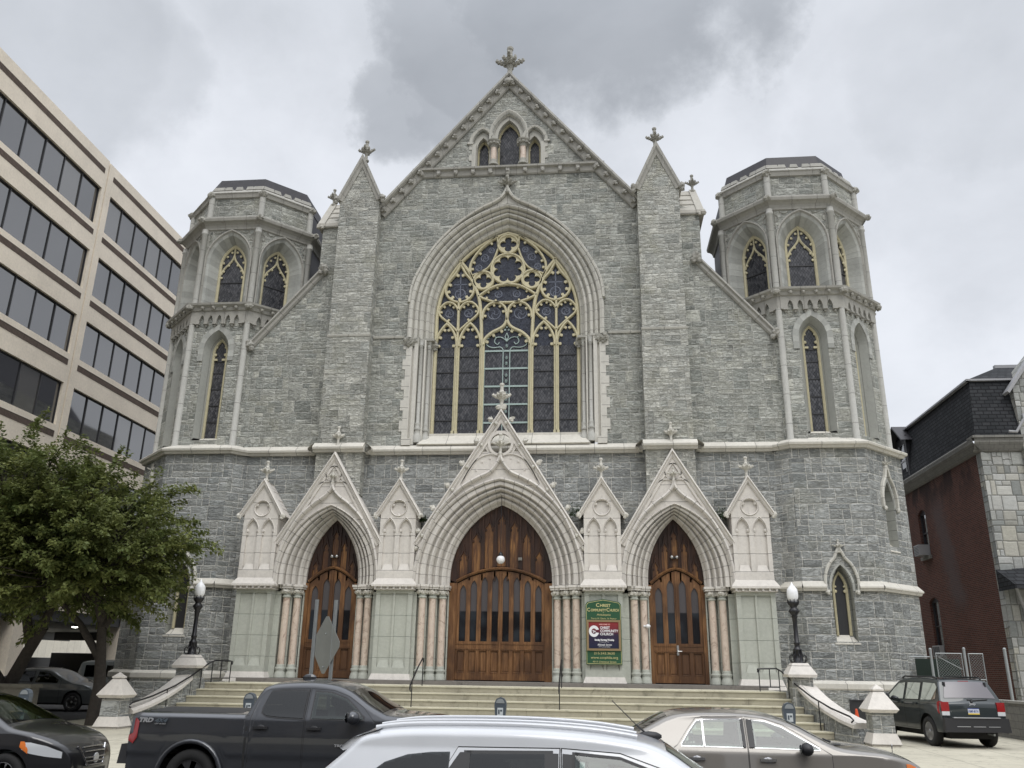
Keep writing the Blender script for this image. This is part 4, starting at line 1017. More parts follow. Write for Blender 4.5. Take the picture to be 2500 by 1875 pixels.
# ---- doors --------------------------------------------------------------------
def doors(cu, wi, zside, zmid, nl, ow, outline, big):
    F = FF.shift(cu); d0 = -.16
    jam = M(); jam.cur = 0
    jw = .27 if big else .12
    lw = wi-jw            # half width of the pair of leaves
    top = lambda u: zside+(zmid-zside)*(1-(abs(u)/lw)**(2 if big else 1.6))
    N = 12
    head = [(lw-2*lw*i/N, top(lw-2*lw*i/N)) for i in range(N+1)]
    # jamb and moulded head
    for q in (-1, 1): jam.box(F, *sorted((q*lw, q*(wi+.1))), 0, zside, d0-.1, d0+.12)
    jam.sweep(F, head, [(-.02, d0-.05), (-.02, d0+.12), (-.07, d0+.16), (-.12, d0+.10), (-.14, d0-.05)])
    jam.cur = 1; jam.add([F.p(-wi-.2, -.05, d0-.25), F.p(wi+.2, -.05, d0-.25), F.p(wi+.2, 6.6, d0-.25), F.p(-wi-.2, 6.6, d0-.25)])  # black sheet added behind the leaves, standing for the unlit interior
    door = jam.build('doorway', ['wood', 'dark'], church)
    # tympanum of boarded tracery panels
    t = M(); pts = [(u, v) for u, v in outline if v > zside-.02]
    t.plate(F, [(u, v) for u, v in head[::-1]]+[(u, v) for u, v in pts[::-1]], d0-.02)
    n = 7 if big else 5; pw = 2*lw/n*1.02
    def ztop(u):   # height of the arch at u
        for (a, b), (c, d) in zip(outline[:-1], outline[1:]):
            if (a-u)*(c-u) <= 0 and max(b, d) > zside: return b+(d-b)*((u-a)/((c-a) or 1))
        return zside
    for k in range(n):
        c = (k-(n-1)/2)*pw; h = pw*.38; zt = min(ztop(c-h*.9), ztop(c+h*.9), ztop(c))-.28; z0 = max(top(min(lw, abs(c)+h)) if abs(c)+h < lw else zside, zside)+.16
        if zt-z0 < .25: continue
        A = sym(spline([(-h, z0), (-h, zt-.42), (-h*.8, zt-.25), (-h*.25, zt-.1), (0, zt+.12)], 3), c)
        t.cur = 1; t.plate(F, A[::-1], d0+.0); t.cur = 0
        t.sweep(F, A, [(-.035, d0-.02), (-.02, d0+.05), (.02, d0+.05), (.035, d0-.02)])
        for q in (-1, 1): t.ball(F.p(c+q*h*.75, zt-.35, d0+.01), .06, 5, 3, (1, .5, 1))
    for k in range(n+1):
        c = (k-n/2)*pw
        if abs(c) < lw: t.box(F, c-.03, c+.03, zside+.1, ztop(c)-.05, d0-.02, d0+.05)
    t.build('tympanum', ['wood_dk', 'wood_pn'], door)
    # leaves
    for q in (-1, 1):
        L = M(); e = .008
        cs = [lw/nl*(i+.5) for i in range(nl)]; lit = []; tops = []
        hw = ow/2
        for c in cs:
            zt = top(c)-.17 if big else top(c)-.28
            tops.append(zt); lit.append([(q*x, z) for x, z in arch(c*.98, 1.34, zt-.28, hw, zt, 6)][::q])
        pan = [[(q*(c-hw*1.15), .28), (q*(c+hw*1.15), .28), (q*(c+hw*1.15), 1.02), (q*(c-hw*1.15), 1.02)][::q] for c in cs]
        m_ = 6; out = [(q*e, .03), (q*lw, .03)]+[(q*(lw-(lw-e)*i/m_), top(lw-(lw-e)*i/m_)-.02) for i in range(m_+1)]
        L.plate(F, out[::q], d0+.05, d0-.02, lit+pan, rev=d0-.01)
        for c in cs:
            L.plate(F, [(q*(c-hw*1.3), .2), (q*(c+hw*1.3), .2), (q*(c+hw*1.3), 1.1), (q*(c-hw*1.3), 1.1)][::q], d0+.005)
            L.box(F, *sorted((q*(c-hw*.8), q*(c+hw*.8))), .34, .96, d0, d0+.025)
            L.sweep(F, [(q*(c-hw*1.15), .28), (q*(c+hw*1.15), .28), (q*(c+hw*1.15), 1.02), (q*(c-hw*1.15), 1.02)], [(-.012, d0+.05), (0, d0+.062), (.012, d0+.05)], closed=True)
        L.box(F, *sorted((q*e, q*lw)), 1.06, 1.10, d0+.05, d0+.075); L.box(F, *sorted((q*e, q*lw)), 1.24, 1.27, d0+.05, d0+.07)
        if q == -1: L.box(F, -.03, .03, .03, top(0)-.03, d0+.05, d0+.08)
        leaf = L.build('door', ['wood'], door)
        for c, zt in zip(cs, tops):
            G = M(); G.box(F, *sorted((q*(c*.98-hw), q*(c*.98+hw))), 1.34, zt, d0-.015, d0+.0); G.build('pane', ['doorglass'], leaf)
        if not big and q == 1 and cu > 0:
            h = M(); h.box(F, -.075, -.005, .95, 1.28, d0+.05, d0+.09); h.tube([F.p(-.04, 1.08, d0+.09), F.p(-.04, 1.08, d0+.15), F.p(.10, 1.08, d0+.15)], .018, 8); h.build('handle', ['steel'], leaf)
    return door
n = NT('door_glass'); P = n.pos(); w = n.noise(P, .8, 2.); x_, y_, z_ = n.sep(P)
MT['doorglass'] = n.out(n.mix(z_.smooth(2.36, 2.42)*.9, n.mix(w.smooth(.4, .6), (.010, .010, .012), (.03, .035, .042)), (.10, .092, .095)), .14, spec=.35)
MT['steel'] = plain('brushed_steel', (.55, .55, .55), .3, .9)
doors(0, 1.88, 3.38, 3.84, 4, .235, arch(0, 3.2, 3.5, 1.90, 6.3, 14), True)
doors(-6.32, .98, 3.35, 3.86, 2, .25, arch(0, 3.2, 3.5, 1.0, 5.76, 12), False)
doors(6.32, .98, 3.35, 3.86, 2, .25, arch(0, 3.2, 3.5, 1.0, 5.76, 12), False)

# ================================================================== SIGN BOARD ON THE PIER
sign = thing('church_sign', 'green notice board with gold lettering and framed poster right of the central doors', 'sign', FF.p(3.70, .6, .95))
SD = .90; Fs = FF.shift(3.70)
MT['green'] = plain('green_sign_paint', (.022, .085, .04), .4); MT['gold'] = plain('gold_lettering', (.62, .56, .27), .5)
MT['bronze'] = plain('bronze_frame', (.30, .22, .12), .4, .3, nz=.15); MT['ink'] = plain('white_print', (.8, .8, .82), .5); MT['pink'] = plain('pink_print', (.85, .45, .42), .5)
m = M(); bd = [(-.61, .60), (.61, .60), (.61, 2.58), (.55, 2.66), (.3, 2.71), (0, 2.76), (-.3, 2.71), (-.55, 2.66), (-.61, 2.58)]
m.plate(Fs, bd, SD+.07, SD-.055); m.build('board', ['green'], sign)
m = M(); m.sweep(Fs, [(u*.955, .6+.03+(v-.6)*.97) for u, v in bd], [(-.006, SD+.07), (-.006, SD+.076), (.006, SD+.076), (.006, SD+.07)], closed=True)
m.build('border_line', ['gold'], sign)
m = M(); m.plate(Fs, [(-.585, 1.05), (.585, 1.05), (.585, 2.06), (-.585, 2.06)], SD+.12, SD+.07, [[(-.51, 1.12), (.51, 1.12), (.51, 1.99), (-.51, 1.99)]], rev=SD+.09); m.build('poster_frame', ['bronze'], sign)
n = NT('poster_print'); x, y, z = n.sep(n.pos()); g = n.noise(n.pos(), 6., 3.)
MT['poster'] = n.out(n.ramp(((z-1.12)/.87+(g-.5)*.12).clamp(), [(0, (.012, .016, .045)), (.5, (.03, .02, .05)), (.66, (.13, .02, .035)), (1., (.30, .035, .035))]), .35)
m = M(); m.plate(Fs, [(-.52, 1.1), (.52, 1.1), (.52, 2.0), (-.52, 2.0)], SD+.092); poster = m.build('poster', ['poster'], sign)
m = M(); Rr = [(-.33+.175*math.cos(a), 1.685+.19*math.sin(a)) for a in [.28+(2*PI-.56)*i/24 for i in range(25)]]; ri = [(-.33+.085*math.cos(a), 1.685+.09*math.sin(a)) for a in [.5+(2*PI-1.)*i/24 for i in range(25)]]
m.plate(Fs, Rr+ri[::-1], SD+.097, SD+.092)
for u, v, r in ((-.36, 1.70, .02), (-.33, 1.675, .018), (-.30, 1.69, .015), (-.345, 1.64, .015), (-.29, 1.665, .016)): m.ball(Fs.p(u, v, SD+.095), r, 6, 3, (1, .2, 1.3))
m.build('ring_logo', ['ink'], poster)
def text(body, F, u, v, d, size, mat, parent, width=None, extr=.004, align='CENTER', shear=0., name='lettering', bold=0., rot=None):
    cu = bpy.data.curves.new('txt', 'FONT'); cu.body = body; cu.size = size; cu.extrude = extr; cu.align_x = align; cu.shear = shear; cu.resolution_u = 3; cu.offset = bold
    o = bpy.data.objects.new('txt', cu); COL.objects.link(o); dg = bpy.context.evaluated_depsgraph_get(); dg.update()
    me = bpy.data.meshes.new_from_object(o.evaluated_get(dg)); bpy.data.objects.remove(o)
    xs = [p.co.x for p in me.vertices]; k = 1. if not width or not xs else width/((max(xs)-min(xs)) or 1)
    for p in me.vertices: c = p.co.copy(); p.co = F.p(u+c.x*k, v+c.y, d+c.z)
    me.materials.clear(); me.materials.append(MT[mat]); me.name = name
    t = bpy.data.objects.new(name, me); COL.objects.link(t); t.parent = parent; t.matrix_parent_inverse = PINV.get(parent.name, Matrix()); return t
TD = SD+.074
text('C', Fs, -.19, 2.50, TD, .17, 'gold', sign, .115, bold=.002); text('HRIST', Fs, .07, 2.50, TD, .135, 'gold', sign, .36, bold=.002)
text('C', Fs, -.505, 2.345, TD, .17, 'gold', sign, .10, bold=.002); text('OMMUNITY', Fs, -.17, 2.345, TD, .125, 'gold', sign, .52, bold=.002)
text('C', Fs, .16, 2.345, TD, .17, 'gold', sign, .10, bold=.002); text('HURCH', Fs, .38, 2.345, TD, .125, 'gold', sign, .30, bold=.002)
text('of', Fs, 0, 2.29, TD, .05, 'gold', sign); text('Philadelphia', Fs, .01, 2.205, TD, .085, 'gold', sign, .47, shear=.3)
text('Terry M. Davis, Sr Pastor', Fs, .01, 2.085, TD, .075, 'gold', sign, .88)
text('215.243.3630', Fs, .01, .93, TD, .11, 'gold', sign, .70); text('www.cccphila.org', Fs, .01, .79, TD, .11, 'gold', sign, .92); text('4017 Chestnut Street', Fs, .01, .665, TD, .08, 'gold', sign, .80)
PD = SD+.096
text('WELCOME TO', Fs, .03, 1.89, PD, .06, 'pink', poster, .38, bold=.002)
for i, (w, l) in enumerate((('CHRIST', .33), ('COMMUNITY', .61), ('CHURCH', .44))): text(w, Fs, -.12+l/2, 1.765-.105*i, PD, .115, 'ink', poster, l, bold=.003)
text('Sunday Morning Worship', Fs, .02, 1.375, PD, .085, 'ink', poster, .66, bold=.004); text('Sundays @ 10am', Fs, .02, 1.325, PD, .035, 'ink', poster, .32)
text('Midweek Service', Fs, .02, 1.215, PD, .09, 'ink', poster, .48, shear=.4, bold=.001); text('Wednesdays @ 6:30pm', Fs, .02, 1.165, PD, .035, 'ink', poster, .40)
# lamps and camera at the doors
gl = thing('pendant_globe_lamp', 'white globe lamp hanging on a thin rod in the central portal arch', 'lamp', FF.p(.05, 6.5, .55))
m = M(); m.tube([FF.p(.05, 6.5, .55), FF.p(.05, 4.40, .55)], .012, 6); m.build('rod', ['black'], gl)
m = M(); m.smooth = True; m.lathe(FF.p(.05, 4.27, .55), [(.09, 0), (.10, .04), (.06, .12), (.02, .16)], 12); m.build('gallery', ['black'], gl)
m = M(); m.smooth = True; m.ball(FF.p(.05, 4.155, .55), .155, 20, 14); m.build('globe', ['globe'], gl)
for cu, lb in ((-6.3, 'small twin spotlight fixed to the boards above the left side door'), (6.3, 'small twin spotlight fixed to the boards above the right side door')):
    t = thing('spotlight', lb, 'spotlight', FF.p(cu, 4.32, -.1), 'small spotlights above the side doors')
    m = M(); m.box(FF.shift(cu, 4.32), -.05, .05, -.04, .04, -.18, -.08); m.build('mount', ['frame_dk'], t)
    for q in (-1, 1): m = M(); m.smooth = True; m.ball(FF.p(cu+q*.09, 4.33, -.02), .065, 10, 6); m.build('lamp_head', ['steel'], t)
t = thing('alarm_box', 'small grey box on the boards right of the globe lamp', 'alarm box', FF.p(.7, 4.25, -.1)); m = M(); m.box(FF.shift(.7, 4.25), -.07, .07, -.05, .06, -.17, -.06); m.box(FF.shift(.7, 4.25), -.05, .05, -.03, -.01, -.06, -.05); m.build('case', ['cmu'], t)
t = thing('security_camera', 'small white security camera on the jamb beside the right side door', 'security camera', FF.p(5.22, 1.9, .3)); m = M(); m.smooth = True; m.ball(FF.p(5.25, 1.9, .35), .07, 10, 6, (1.3, 1, 1)); m.tube([FF.p(5.1, 1.9, .3), FF.p(5.25, 1.9, .33)], .03, 8); m.build('housing', ['globe'], t)

# ================================================================== GROUND, STEPS
def sheet(name, pts, mat, z=None):
    m = M(); m.add([(*p, z) if z is not None else p for p in pts]); return struct(m.build(name, [mat]))
m = M(); B = 900
m.mesh([(-B, -7.9, -1.285), (B, -7.9, -1.285), (B, B, -1.285), (-B, B, -1.285)], [(0, 1, 2, 3)]); m.mesh([(-B, -15.95, -1.40), (B, -15.95, -1.40), (B, -7.9, -1.285), (-B, -7.9, -1.285)], [(0, 1, 2, 3)])
struct(m.build('sidewalk', ['walk']))
m = M(); m.wbox(-B, B, -16.12, -15.952, -1.7, -1.396); struct(m.build('kerb', ['kerb']))
sheet('street', [(-B, -B), (B, -B), (B, -16.12), (-B, -16.12)], 'asphalt', -1.55)
m = M(); m.wbox(-60, 60, -46, -28.6, -1.7, -1.21); struct(m.build('far_pavement', ['walk']))
stairs = thing('front_steps', 'wide pale stone front steps with low side walls and capped end pillars', 'steps', (0, -5.5, -1.28))
m = M(); m.box(FF, -9.0, 9.0, -.13, -.005, -.5, 1.42); m.build('threshold_slab', ['slab'], stairs)
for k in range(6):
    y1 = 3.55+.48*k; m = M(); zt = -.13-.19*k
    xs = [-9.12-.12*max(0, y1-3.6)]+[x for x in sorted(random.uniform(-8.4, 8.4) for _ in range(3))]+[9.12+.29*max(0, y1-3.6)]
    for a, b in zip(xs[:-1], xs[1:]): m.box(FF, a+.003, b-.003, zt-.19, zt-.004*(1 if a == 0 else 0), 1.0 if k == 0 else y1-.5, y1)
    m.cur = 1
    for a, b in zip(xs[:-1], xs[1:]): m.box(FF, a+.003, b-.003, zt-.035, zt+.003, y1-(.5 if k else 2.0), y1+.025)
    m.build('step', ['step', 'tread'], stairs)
for s in (-1, 1):
    tx_, ty_ = (.28, .96) if s > 0 else (.12, .993)
    F = Fr((s*(9.12-tx_*3.6), -3.6+ty_*3.6, 0), (s*tx_, -ty_, 0), (s*ty_, tx_, 0))      # u runs toward the street, d outward
    m = M(); prof = spline([(4.3, -.02), (4.9, -.32), (5.6, -.58), (6.4, -.80), (7.1, -.93)], 4)
    m.plate(F, [(3.6, -1.4), (7.4, -1.4), (7.1, -.93)]+prof[::-1][1:]+[(3.6, .0)], .50, .02, back=True); ck = m.build('cheek_wall', ['pillar'], stairs) if 'pillar' in MT else m.build('cheek_wall', ['granite_low'], stairs)
    m = M(); G = F
    m.sweep(G, prof, [(.0, -.05), (.0, .58), (.08, .58), (.14, .50), (.14, .03), (.08, -.05), (0, -.05)]); m.build('cheek_coping', ['portal2'] if 'portal2' in MT else ['portal'], ck)
    m = M(); c = (s*9.45, -4.05); 
    def pyr(m, z0, z1, a, b): m.mesh([(c[0]+x*r, c[1]+y*r, z) for z, r in ((z0, a), (z1, b)) for x, y in ((-1, -1), (1, -1), (1, 1), (-1, 1))], [(0, 1, 5, 4), (1, 2, 6, 5), (2, 3, 7, 6), (3, 0, 4, 7), (4, 5, 6, 7), (3, 2, 1, 0)])
    pyr(m, -1.4, .30, .30, .30); m.build('lamp_pedestal', ['granite_low'], ck)
    m = M(); pyr(m, .30, .38, .40, .42); pyr(m, .38, .70, .42, .22); m.build('pedestal_cap', ['portal'], ck)
    c = (s*(9.82 if s < 0 else 10.58), -7.5); m = M(); pyr(m, -1.1, -.48, .27, .26); m.build('end_pillar', ['granite_low'], stairs)
    m = M(); pyr(m, -1.24, -.98, .37, .28); pyr(m, -1.36, -1.24, .32, .34); pyr(m, -.50, -.42, .32, .385); pyr(m, -.42, .02, .385, .11); pyr(m, .02, .06, .14, .14); pyr(m, .06, .17, .13, .01); m.builds('pillar_cap', ['portal'], stairs)
def rail(name, label, path, posts, grp=None, r=.024):
    t = thing(name, label, 'handrail', (*path[0][:2], -.13), 'black iron handrails of the steps')
    m = M(); m.tube(path, r, 8); m.build('rail', ['black'], t)
    for a, b in posts: m = M(); m.tube([a, b], .016, 6); m.build('post', ['black'], t)
for s, xs in ((-1, -2.05), (1, 2.35)):
    rail('handrail', 'black iron handrail on the steps left of the central doors' if s < 0 else 'black iron handrail on the steps right of the central doors',
         [(xs, -3.35, .58), (xs, -3.38, .68), (xs, -3.5, .70), (xs, -4.2, .42), (xs, -5.0, .02), (xs, -5.2, -.08), (xs, -5.22, -.2), (xs, -5.1, -.25)], [((xs, -3.42, -.13), (xs, -3.42, .69)), ((xs, -4.95, -.9), (xs, -4.95, .04))])
for s in (-1, 1):
    x = s*9.0; g_ = .20*s if s < 0 else .31; yl = [(s*8.35, -3.4, .42), (s*8.35, -3.4, .52), (x-s*.55, -3.4, .53), (x-s*.1, -3.45, .54), (x, -3.65, .46), (x+g_*.75, -4.4, .10), (x+g_*1.55, -5.2, -.22), (x+g_*2.45, -6.1, -.48), (x+g_*3.25, -6.9, -.64), (x+g_*3.4, -7.05, -.72), (x+g_*3.3, -6.95, -.78)]
    rail('handrail', 'black iron side handrail sweeping down the left end of the steps' if s < 0 else 'black iron side handrail sweeping down the right end of the steps', yl,
         [((s*8.38, -3.4, -.13), (s*8.38, -3.4, .5)), ((s*8.7, -3.4, .0), (s*8.7, -3.4, .52)), ((x-s*.05, -3.5, -.2), (x-s*.05, -3.5, .5)), ((x+g_*.35, -4.0, -.3), (x+g_*.35, -4.0, .28)), ((x+g_*1.85, -5.5, -1.1), (x+g_*1.85, -5.5, -.31)), ((s*8.38, -3.4, .0), (s*8.98, -3.4, .0))])
# lamp standards
for s in (-1, 1):
    L = thing('lamp_standard', 'ornate black lamp standard with white glass globe on the %s stair pedestal' % ('left' if s < 0 else 'right'), 'street lamp', (s*9.45, -4.05, .70), 'ornate lamps flanking the steps')
    c = (s*9.45, -4.05, .70); m = M(); m.smooth = True
    m.lathe(c, [(.22, 0), (.22, .03), (.14, .05), (.12, .2), (.10, .34), (.13, .36), (.13, .40), (.09, .43), (.075, .48), (.085, .55), (.10, .57), (.07, .6), (.065, 1.10), (.075, 1.30), (.10, 1.33), (.08, 1.37), (.13, 1.44), (.16, 1.50), (.13, 1.56), (.09, 1.60), (.12, 1.66), (.17, 1.74), (.17, 1.77), (.10, 1.78)], 12); m.build('shaft', ['black'], L)
    m = M()
    for i in range(8):
        a = i*PI/4; dx, dy = math.cos(a), math.sin(a)
        m.tube([(c[0]+dx*r, c[1]+dy*r, c[2]+z) for r, z in ((.21, .02), (.25, .10), (.24, .2), (.19, .24), (.16, .19), (.13, .26), (.11, .38))], .014, 5)
        m.tube([(c[0]+dx*r, c[1]+dy*r, c[2]+z) for r, z in ((.13, 1.68), (.17, 1.76), (.155, 1.84))], .014, 5)
        m.ball((c[0]+dx*.13, c[1]+dy*.13, c[2]+1.50), .04, 5, 4)
    m.builds('scroll_ornament', ['black'], L)
    m = M(); m.smooth = True; m.lathe((c[0], c[1], c[2]+1.77), [(.09, 0), (.135, .05), (.165, .15), (.17, .27), (.15, .38), (.09, .46), (.05, .50), (.026, .56), (.0, .61)], 20); m.build('globe', ['globe'], L)
# ================================================================== OFFICE BUILDING (left)
OX = -22.
off = thing('office_building', 'cream precast concrete office block with dark ribbon windows left of the church', 'office building', (OX-6, 8, -1.28))
Fo = Fr((OX, 0, 0), (0, 1, 0), (1, 0, 0))          # u runs away from the street
rows = [(21.88, 24.04), (18.26, 20.42), (14.74, 16.82), (11.12, 13.25), (7.5, 9.62), (3.9, 6.0)]
m = M(); Y0, Y1, Y2 = -24., 5.34, 34.
def wall_sec(m, u0, u1, top, wins):
    H = [[(a, z0), (b, z0), (b, z1), (a, z1)] for z0, z1 in rows for a, b in wins]
    m.plate(Fo, [(u0, 2.75), (u1, 2.75), (u1, top), (u0, top)], 0., -.5, H, rev=-.22)
wall_sec(m, Y0, 5.34, 25.8, [(-20.5, -9.2), (-8.2, 5.08)]); wall_sec(m, 5.44, Y2, 25.75, [(5.92, 17.6), (18.4, 30.)])
m.box(Fo, 5.34, 5.44, 2.75, 25.25, -.5, -.05)
m.wbox(OX-16, OX-.5, Y0, Y2, 25.0, 25.2); m.wbox(OX-16, OX-.5, Y0, Y2, 2.7, 3.2)
m.wbox(OX-16.3, OX-16, Y0, Y2, 2.7, 25.5); m.wbox(OX-16, OX-.5, Y0, Y0+.3, 2.75, 25.5); m.wbox(OX-16, OX-.5, Y2-.3, Y2, 2.75, 25.5)
for z0, z1 in rows: m.wbox(OX-15.9, OX-.5, Y0+.3, Y2-.3, z0-.5, z0-.2)
m.build('wall', ['precast'], off)
for u0, u1 in ((Y0+1, 5.06), (5.88, Y2)):
    for zz in [r[0]-.30 for r in rows]+[25.2]:
        m = M(); m.box(Fo, u0, u1, zz-.30, zz, -.1, .015); m.build('recessed_band', ['band'], off)
MT['tint'] = plain('tinted_office_glass', (.010, .011, .013), .04, spec=.9)
n = NT('tinted_glass'); MT['tint'] = n.out((.020, .021, .024), .035, spec=1.); n.b.inputs['IOR'].default_value = 1.9
n = NT('tinted_glass_b'); MT['tint2'] = n.out((.04, .04, .042), .05, spec=1.); n.b.inputs['IOR'].default_value = 1.9
n = NT('tinted_glass_blind'); MT['tint3'] = n.out((.085, .082, .075), .06, spec=1.); n.b.inputs['IOR'].default_value = 1.9
MT['blind'] = plain('roller_blind', (.30, .29, .27), .8)
for ri, (z0, z1) in enumerate(rows):
    for a, b in ((-20.5, -9.2), (-8.2, 5.08), (5.92, 17.6), (18.4, 30.)):
        w_ = M(); w_.box(Fo, a, b, z0, z0+.05, -.22, -.12); w_.box(Fo, a, b, z1-.06, z1, -.22, -.12)
        nn = max(1, round((b-a)/1.45)); 
        for k in range(nn+1):
            u = a+(b-a)*k/nn; w_.box(Fo, max(a, u-.03), min(b, u+.03), z0, z1, -.21, -.13)
        fr_ = w_.build('window', ['frame_dk'], off)
        for k in range(nn):
            g = M(); u0, u1 = a+(b-a)*k/nn, a+(b-a)*(k+1)/nn; t1, t2 = random.gauss(0, .004), random.gauss(0, .004); g.cur = random.choice((0, 0, 0, 1, 1, 2))
            if u1 < -14: g.cur = 0
            g.add([Fo.p(u0, z0, -.18), Fo.p(u1, z0, -.18+t1), Fo.p(u1, z1, -.18+t1+t2), Fo.p(u0, z1, -.18+t2)]); g.build('pane', ['tint', 'tint2', 'tint3'], fr_)
# open parking level
m = M()
for u in (-18, -9.2, -.6, 5.5, 14.2, 22.5, 30.5): m.box(Fo, u-.45, u+.45, -1.3, 2.75, -.9, -.1)
m.builds('column', ['precast'], off)
m = M(); m.wbox(OX-15.9, OX-15.6, Y0, Y2, -1.3, .75); m.wbox(OX-15.9, OX-15.6, Y0, Y2, 2.0, 2.72); m.wbox(OX-15.7, OX-.6, Y0, Y2, 2.55, 2.69)
m.wbox(OX-15, OX-1, 31, 31.3, -1.3, 1.1); m.wbox(OX-15, OX-1, 31, 31.3, 2.0, 2.6)
m.box(Fo, Y0, Y2, 2.25, 2.75, -.6, -.15); m.build('parking_level_wall', ['frame_dk'], off)
yd = M(); yd.wbox(-48, -47.5, -30, 60, -1.3, 9); tag(yd.build('boundary_wall', ['white']), 'pale sunlit wall seen through the open parking level of the office block', 'wall')
em = NT('parking_lamp_glow'); em.b.inputs['Emission Color'].default_value = (1, .97, .9, 1); em.b.inputs['Emission Strength'].default_value = 9.; MT['glow'] = em.out((.9, .9, .9), .4)
for i, (x, y, lb) in enumerate(((-28.2, 10., 'lit white ceiling lamp in the parking level, nearer the street'), (-26.4, 16.5, 'lit white ceiling lamp in the parking level, behind the right tree trunk'))):
    t = thing('ceiling_lamp', lb, 'lamp', (x, y, 2.5), 'ceiling lamps in the parking level'); m = M(); m.lathe((x, y, 2.36), [(.16, 0), (.22, .10), (.05, .14)], 12); m.build('housing', ['black'], t)
    m = M(); m.lathe((x, y, 2.31), [(.02, 0), (.18, .03), (.18, .06)], 12); m.build('diffuser', ['glow'], t)
car_park = sheet('car_park', [(-38.5, -6.5), (-12.7, -6.5), (-12.7, 40), (-38.5, 40)], 'asphalt', -1.279)  # dark sheet laid over the paving to deepen the shade under the trees
# low wall below the trees
lw = thing('low_wall', 'low rendered stone wall under the trees beside the office driveway', 'wall', (-15, -6.6, -1.28))
m = M(); m.wbox(-40, -12.75, -7.0, -6.55, -1.3, -.30); m.build('masonry', ['wallst'], lw); m = M(); m.wbox(-40.05, -12.70, -7.05, -6.5, -.30, -.20); m.build('coping', ['wallst'], lw)

# ================================================================== BRICK HOUSE (right)
HX, HY = 19.5, 4.7
hs = thing('brick_house', 'dark red brick house with grey mansard roof and pale stone front right of the church', 'house', (HX+5, HY+10, -1.28))
Fs_ = Fr((HX, 0, 0), (0, 1, 0), (-1, 0, 0)); Fh = Fr((0, HY, 0), (1, 0, 0), (0, -1, 0))
def segw(a, b, z0, z1): return [(a, z0), (b, z0), (b, z1-.18)]+[(b-(b-a)*t/6, z1-.18+.18*math.sin(PI*t/6)) for t in range(1, 6)]+[(a, z1-.18)]
m = M(); wn = [segw(11.5, 12.5, 5.9, 8.15), segw(11.45, 12.55, 1.3, 3.95)]
m.plate(Fs_, [(HY-1.0+.2, -1.3), (30, -1.3), (30, 9.45), (HY-.8, 9.45)][:0] or [(HY+.38, -1.3), (30, -1.3), (30, 9.45), (HY+.38, 9.45)], -.004, -.4, wn, rev=-.2)
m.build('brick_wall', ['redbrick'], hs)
for w_ in wn:
    a, b = w_[0][0], w_[1][0]; z0, z1 = w_[0][1], max(p[1] for p in w_)
    f = M(); f.plate(Fs_, w_, -.12, None, [[(a+.1, z0+.1), (b-.1, z0+.1), (b-.1, (z0+z1)/2-.03), (a+.1, (z0+z1)/2-.03)], [(a+.1, (z0+z1)/2+.03), (b-.1, (z0+z1)/2+.03), (b-.1, z1-.22), (a+.1, z1-.22)]], rev=-.18)
    W_ = f.build('window', ['greenframe'] if 'greenframe' in MT else ['slate'], hs)
    g = M(); g.add([Fs_.p(a, z0, -.16), Fs_.p(b, z0, -.16), Fs_.p(b, z1, -.16), Fs_.p(a, z1, -.16)]); g.build('pane', ['tint'], W_)
    sl = M(); sl.box(Fs_, a-.12, b+.12, z0-.16, z0, -.2, .10); sl.build('sill', ['cmu'], W_)
ac = M(); ac.box(Fs_, 11.62, 12.3, 5.92, 6.42, -.1, .48); ac.mi = list(ac.mi)
MT['acgrey'] = plain('air_conditioner_case', (.33, .33, .34), .5, nz=.1)
AC_ = ac.build('air_conditioner', ['acgrey'], hs); ac = M()
for k in range(6): ac.box(Fs_, 11.66, 12.26, 5.98+k*.07, 6.0+k*.07, .48, .49)
ac.build('grille', ['frame_dk'], AC_)
m = M(); m.plate(Fh, [(HX, -1.3), (40, -1.3), (40, 9.3), (HX, 9.3)], 0., -.4)
m.plate(Fh, [(HX, -1.3), (HX+.45, -1.3), (HX+.45, 8.6), (HX+.25, 9.2), (HX, 9.3)], .06, 0.); m.build('stone_front', ['pale_ashlar'], hs)
# cornice along both sides
m = M(); pf = [(9.25, 0), (9.3, .12), (9.45, .22), (9.62, .34), (9.78, .36), (9.86, .30)]
m.loft(Fs_, [([(HY-.3, z), (30, z)], d) for z, d in pf]); m.loft(Fh, [([(HX-.3, z), (21.15, z)], d) for z, d in pf]); m.box(Fh, HX-.36, 21.15, 9.80, 9.90, -.2, .42)
m.build('cornice', ['kerbgrey'] if 'kerbgrey' in MT else ['cmu'], hs)
m = M(); c0 = V3(HX-.2, HY-.2, 9.86)
A = [(HX-.2, HY-.25, 9.86), (HX-.2, 31, 9.86), (HX+.15, 31, 12.5), (HX+.15, HY+.25, 12.5), (40, HY-.25, 9.86), (40, HY+.25, 12.5)]
m.mesh(A, [(0, 1, 2, 3), (0, 4, 5, 3)]); m.mesh([(HX+.05, HY+.15, 12.52), (40, HY+.15, 12.52), (40, HY+2.6, 13.9), (HX+2.5, HY+2.6, 13.9), (HX+2.5, 31, 13.9), (HX+.05, 31, 12.52)], [(0, 1, 2, 3), (0, 3, 4, 5)])
m.build('mansard_roof', ['shingle'], hs)
m = M(); m.box(Fs_, HY+.1, 31, 12.46, 12.54, -.16, .02); m.box(Fh, HX+.0, 40, 12.46, 12.54, -.3, -.1); m.wbox(HX+2.4, 40, HY+2.5, HY+2.7, 13.85, 14.0); m.build('ridge_trim', ['acgrey'], hs)
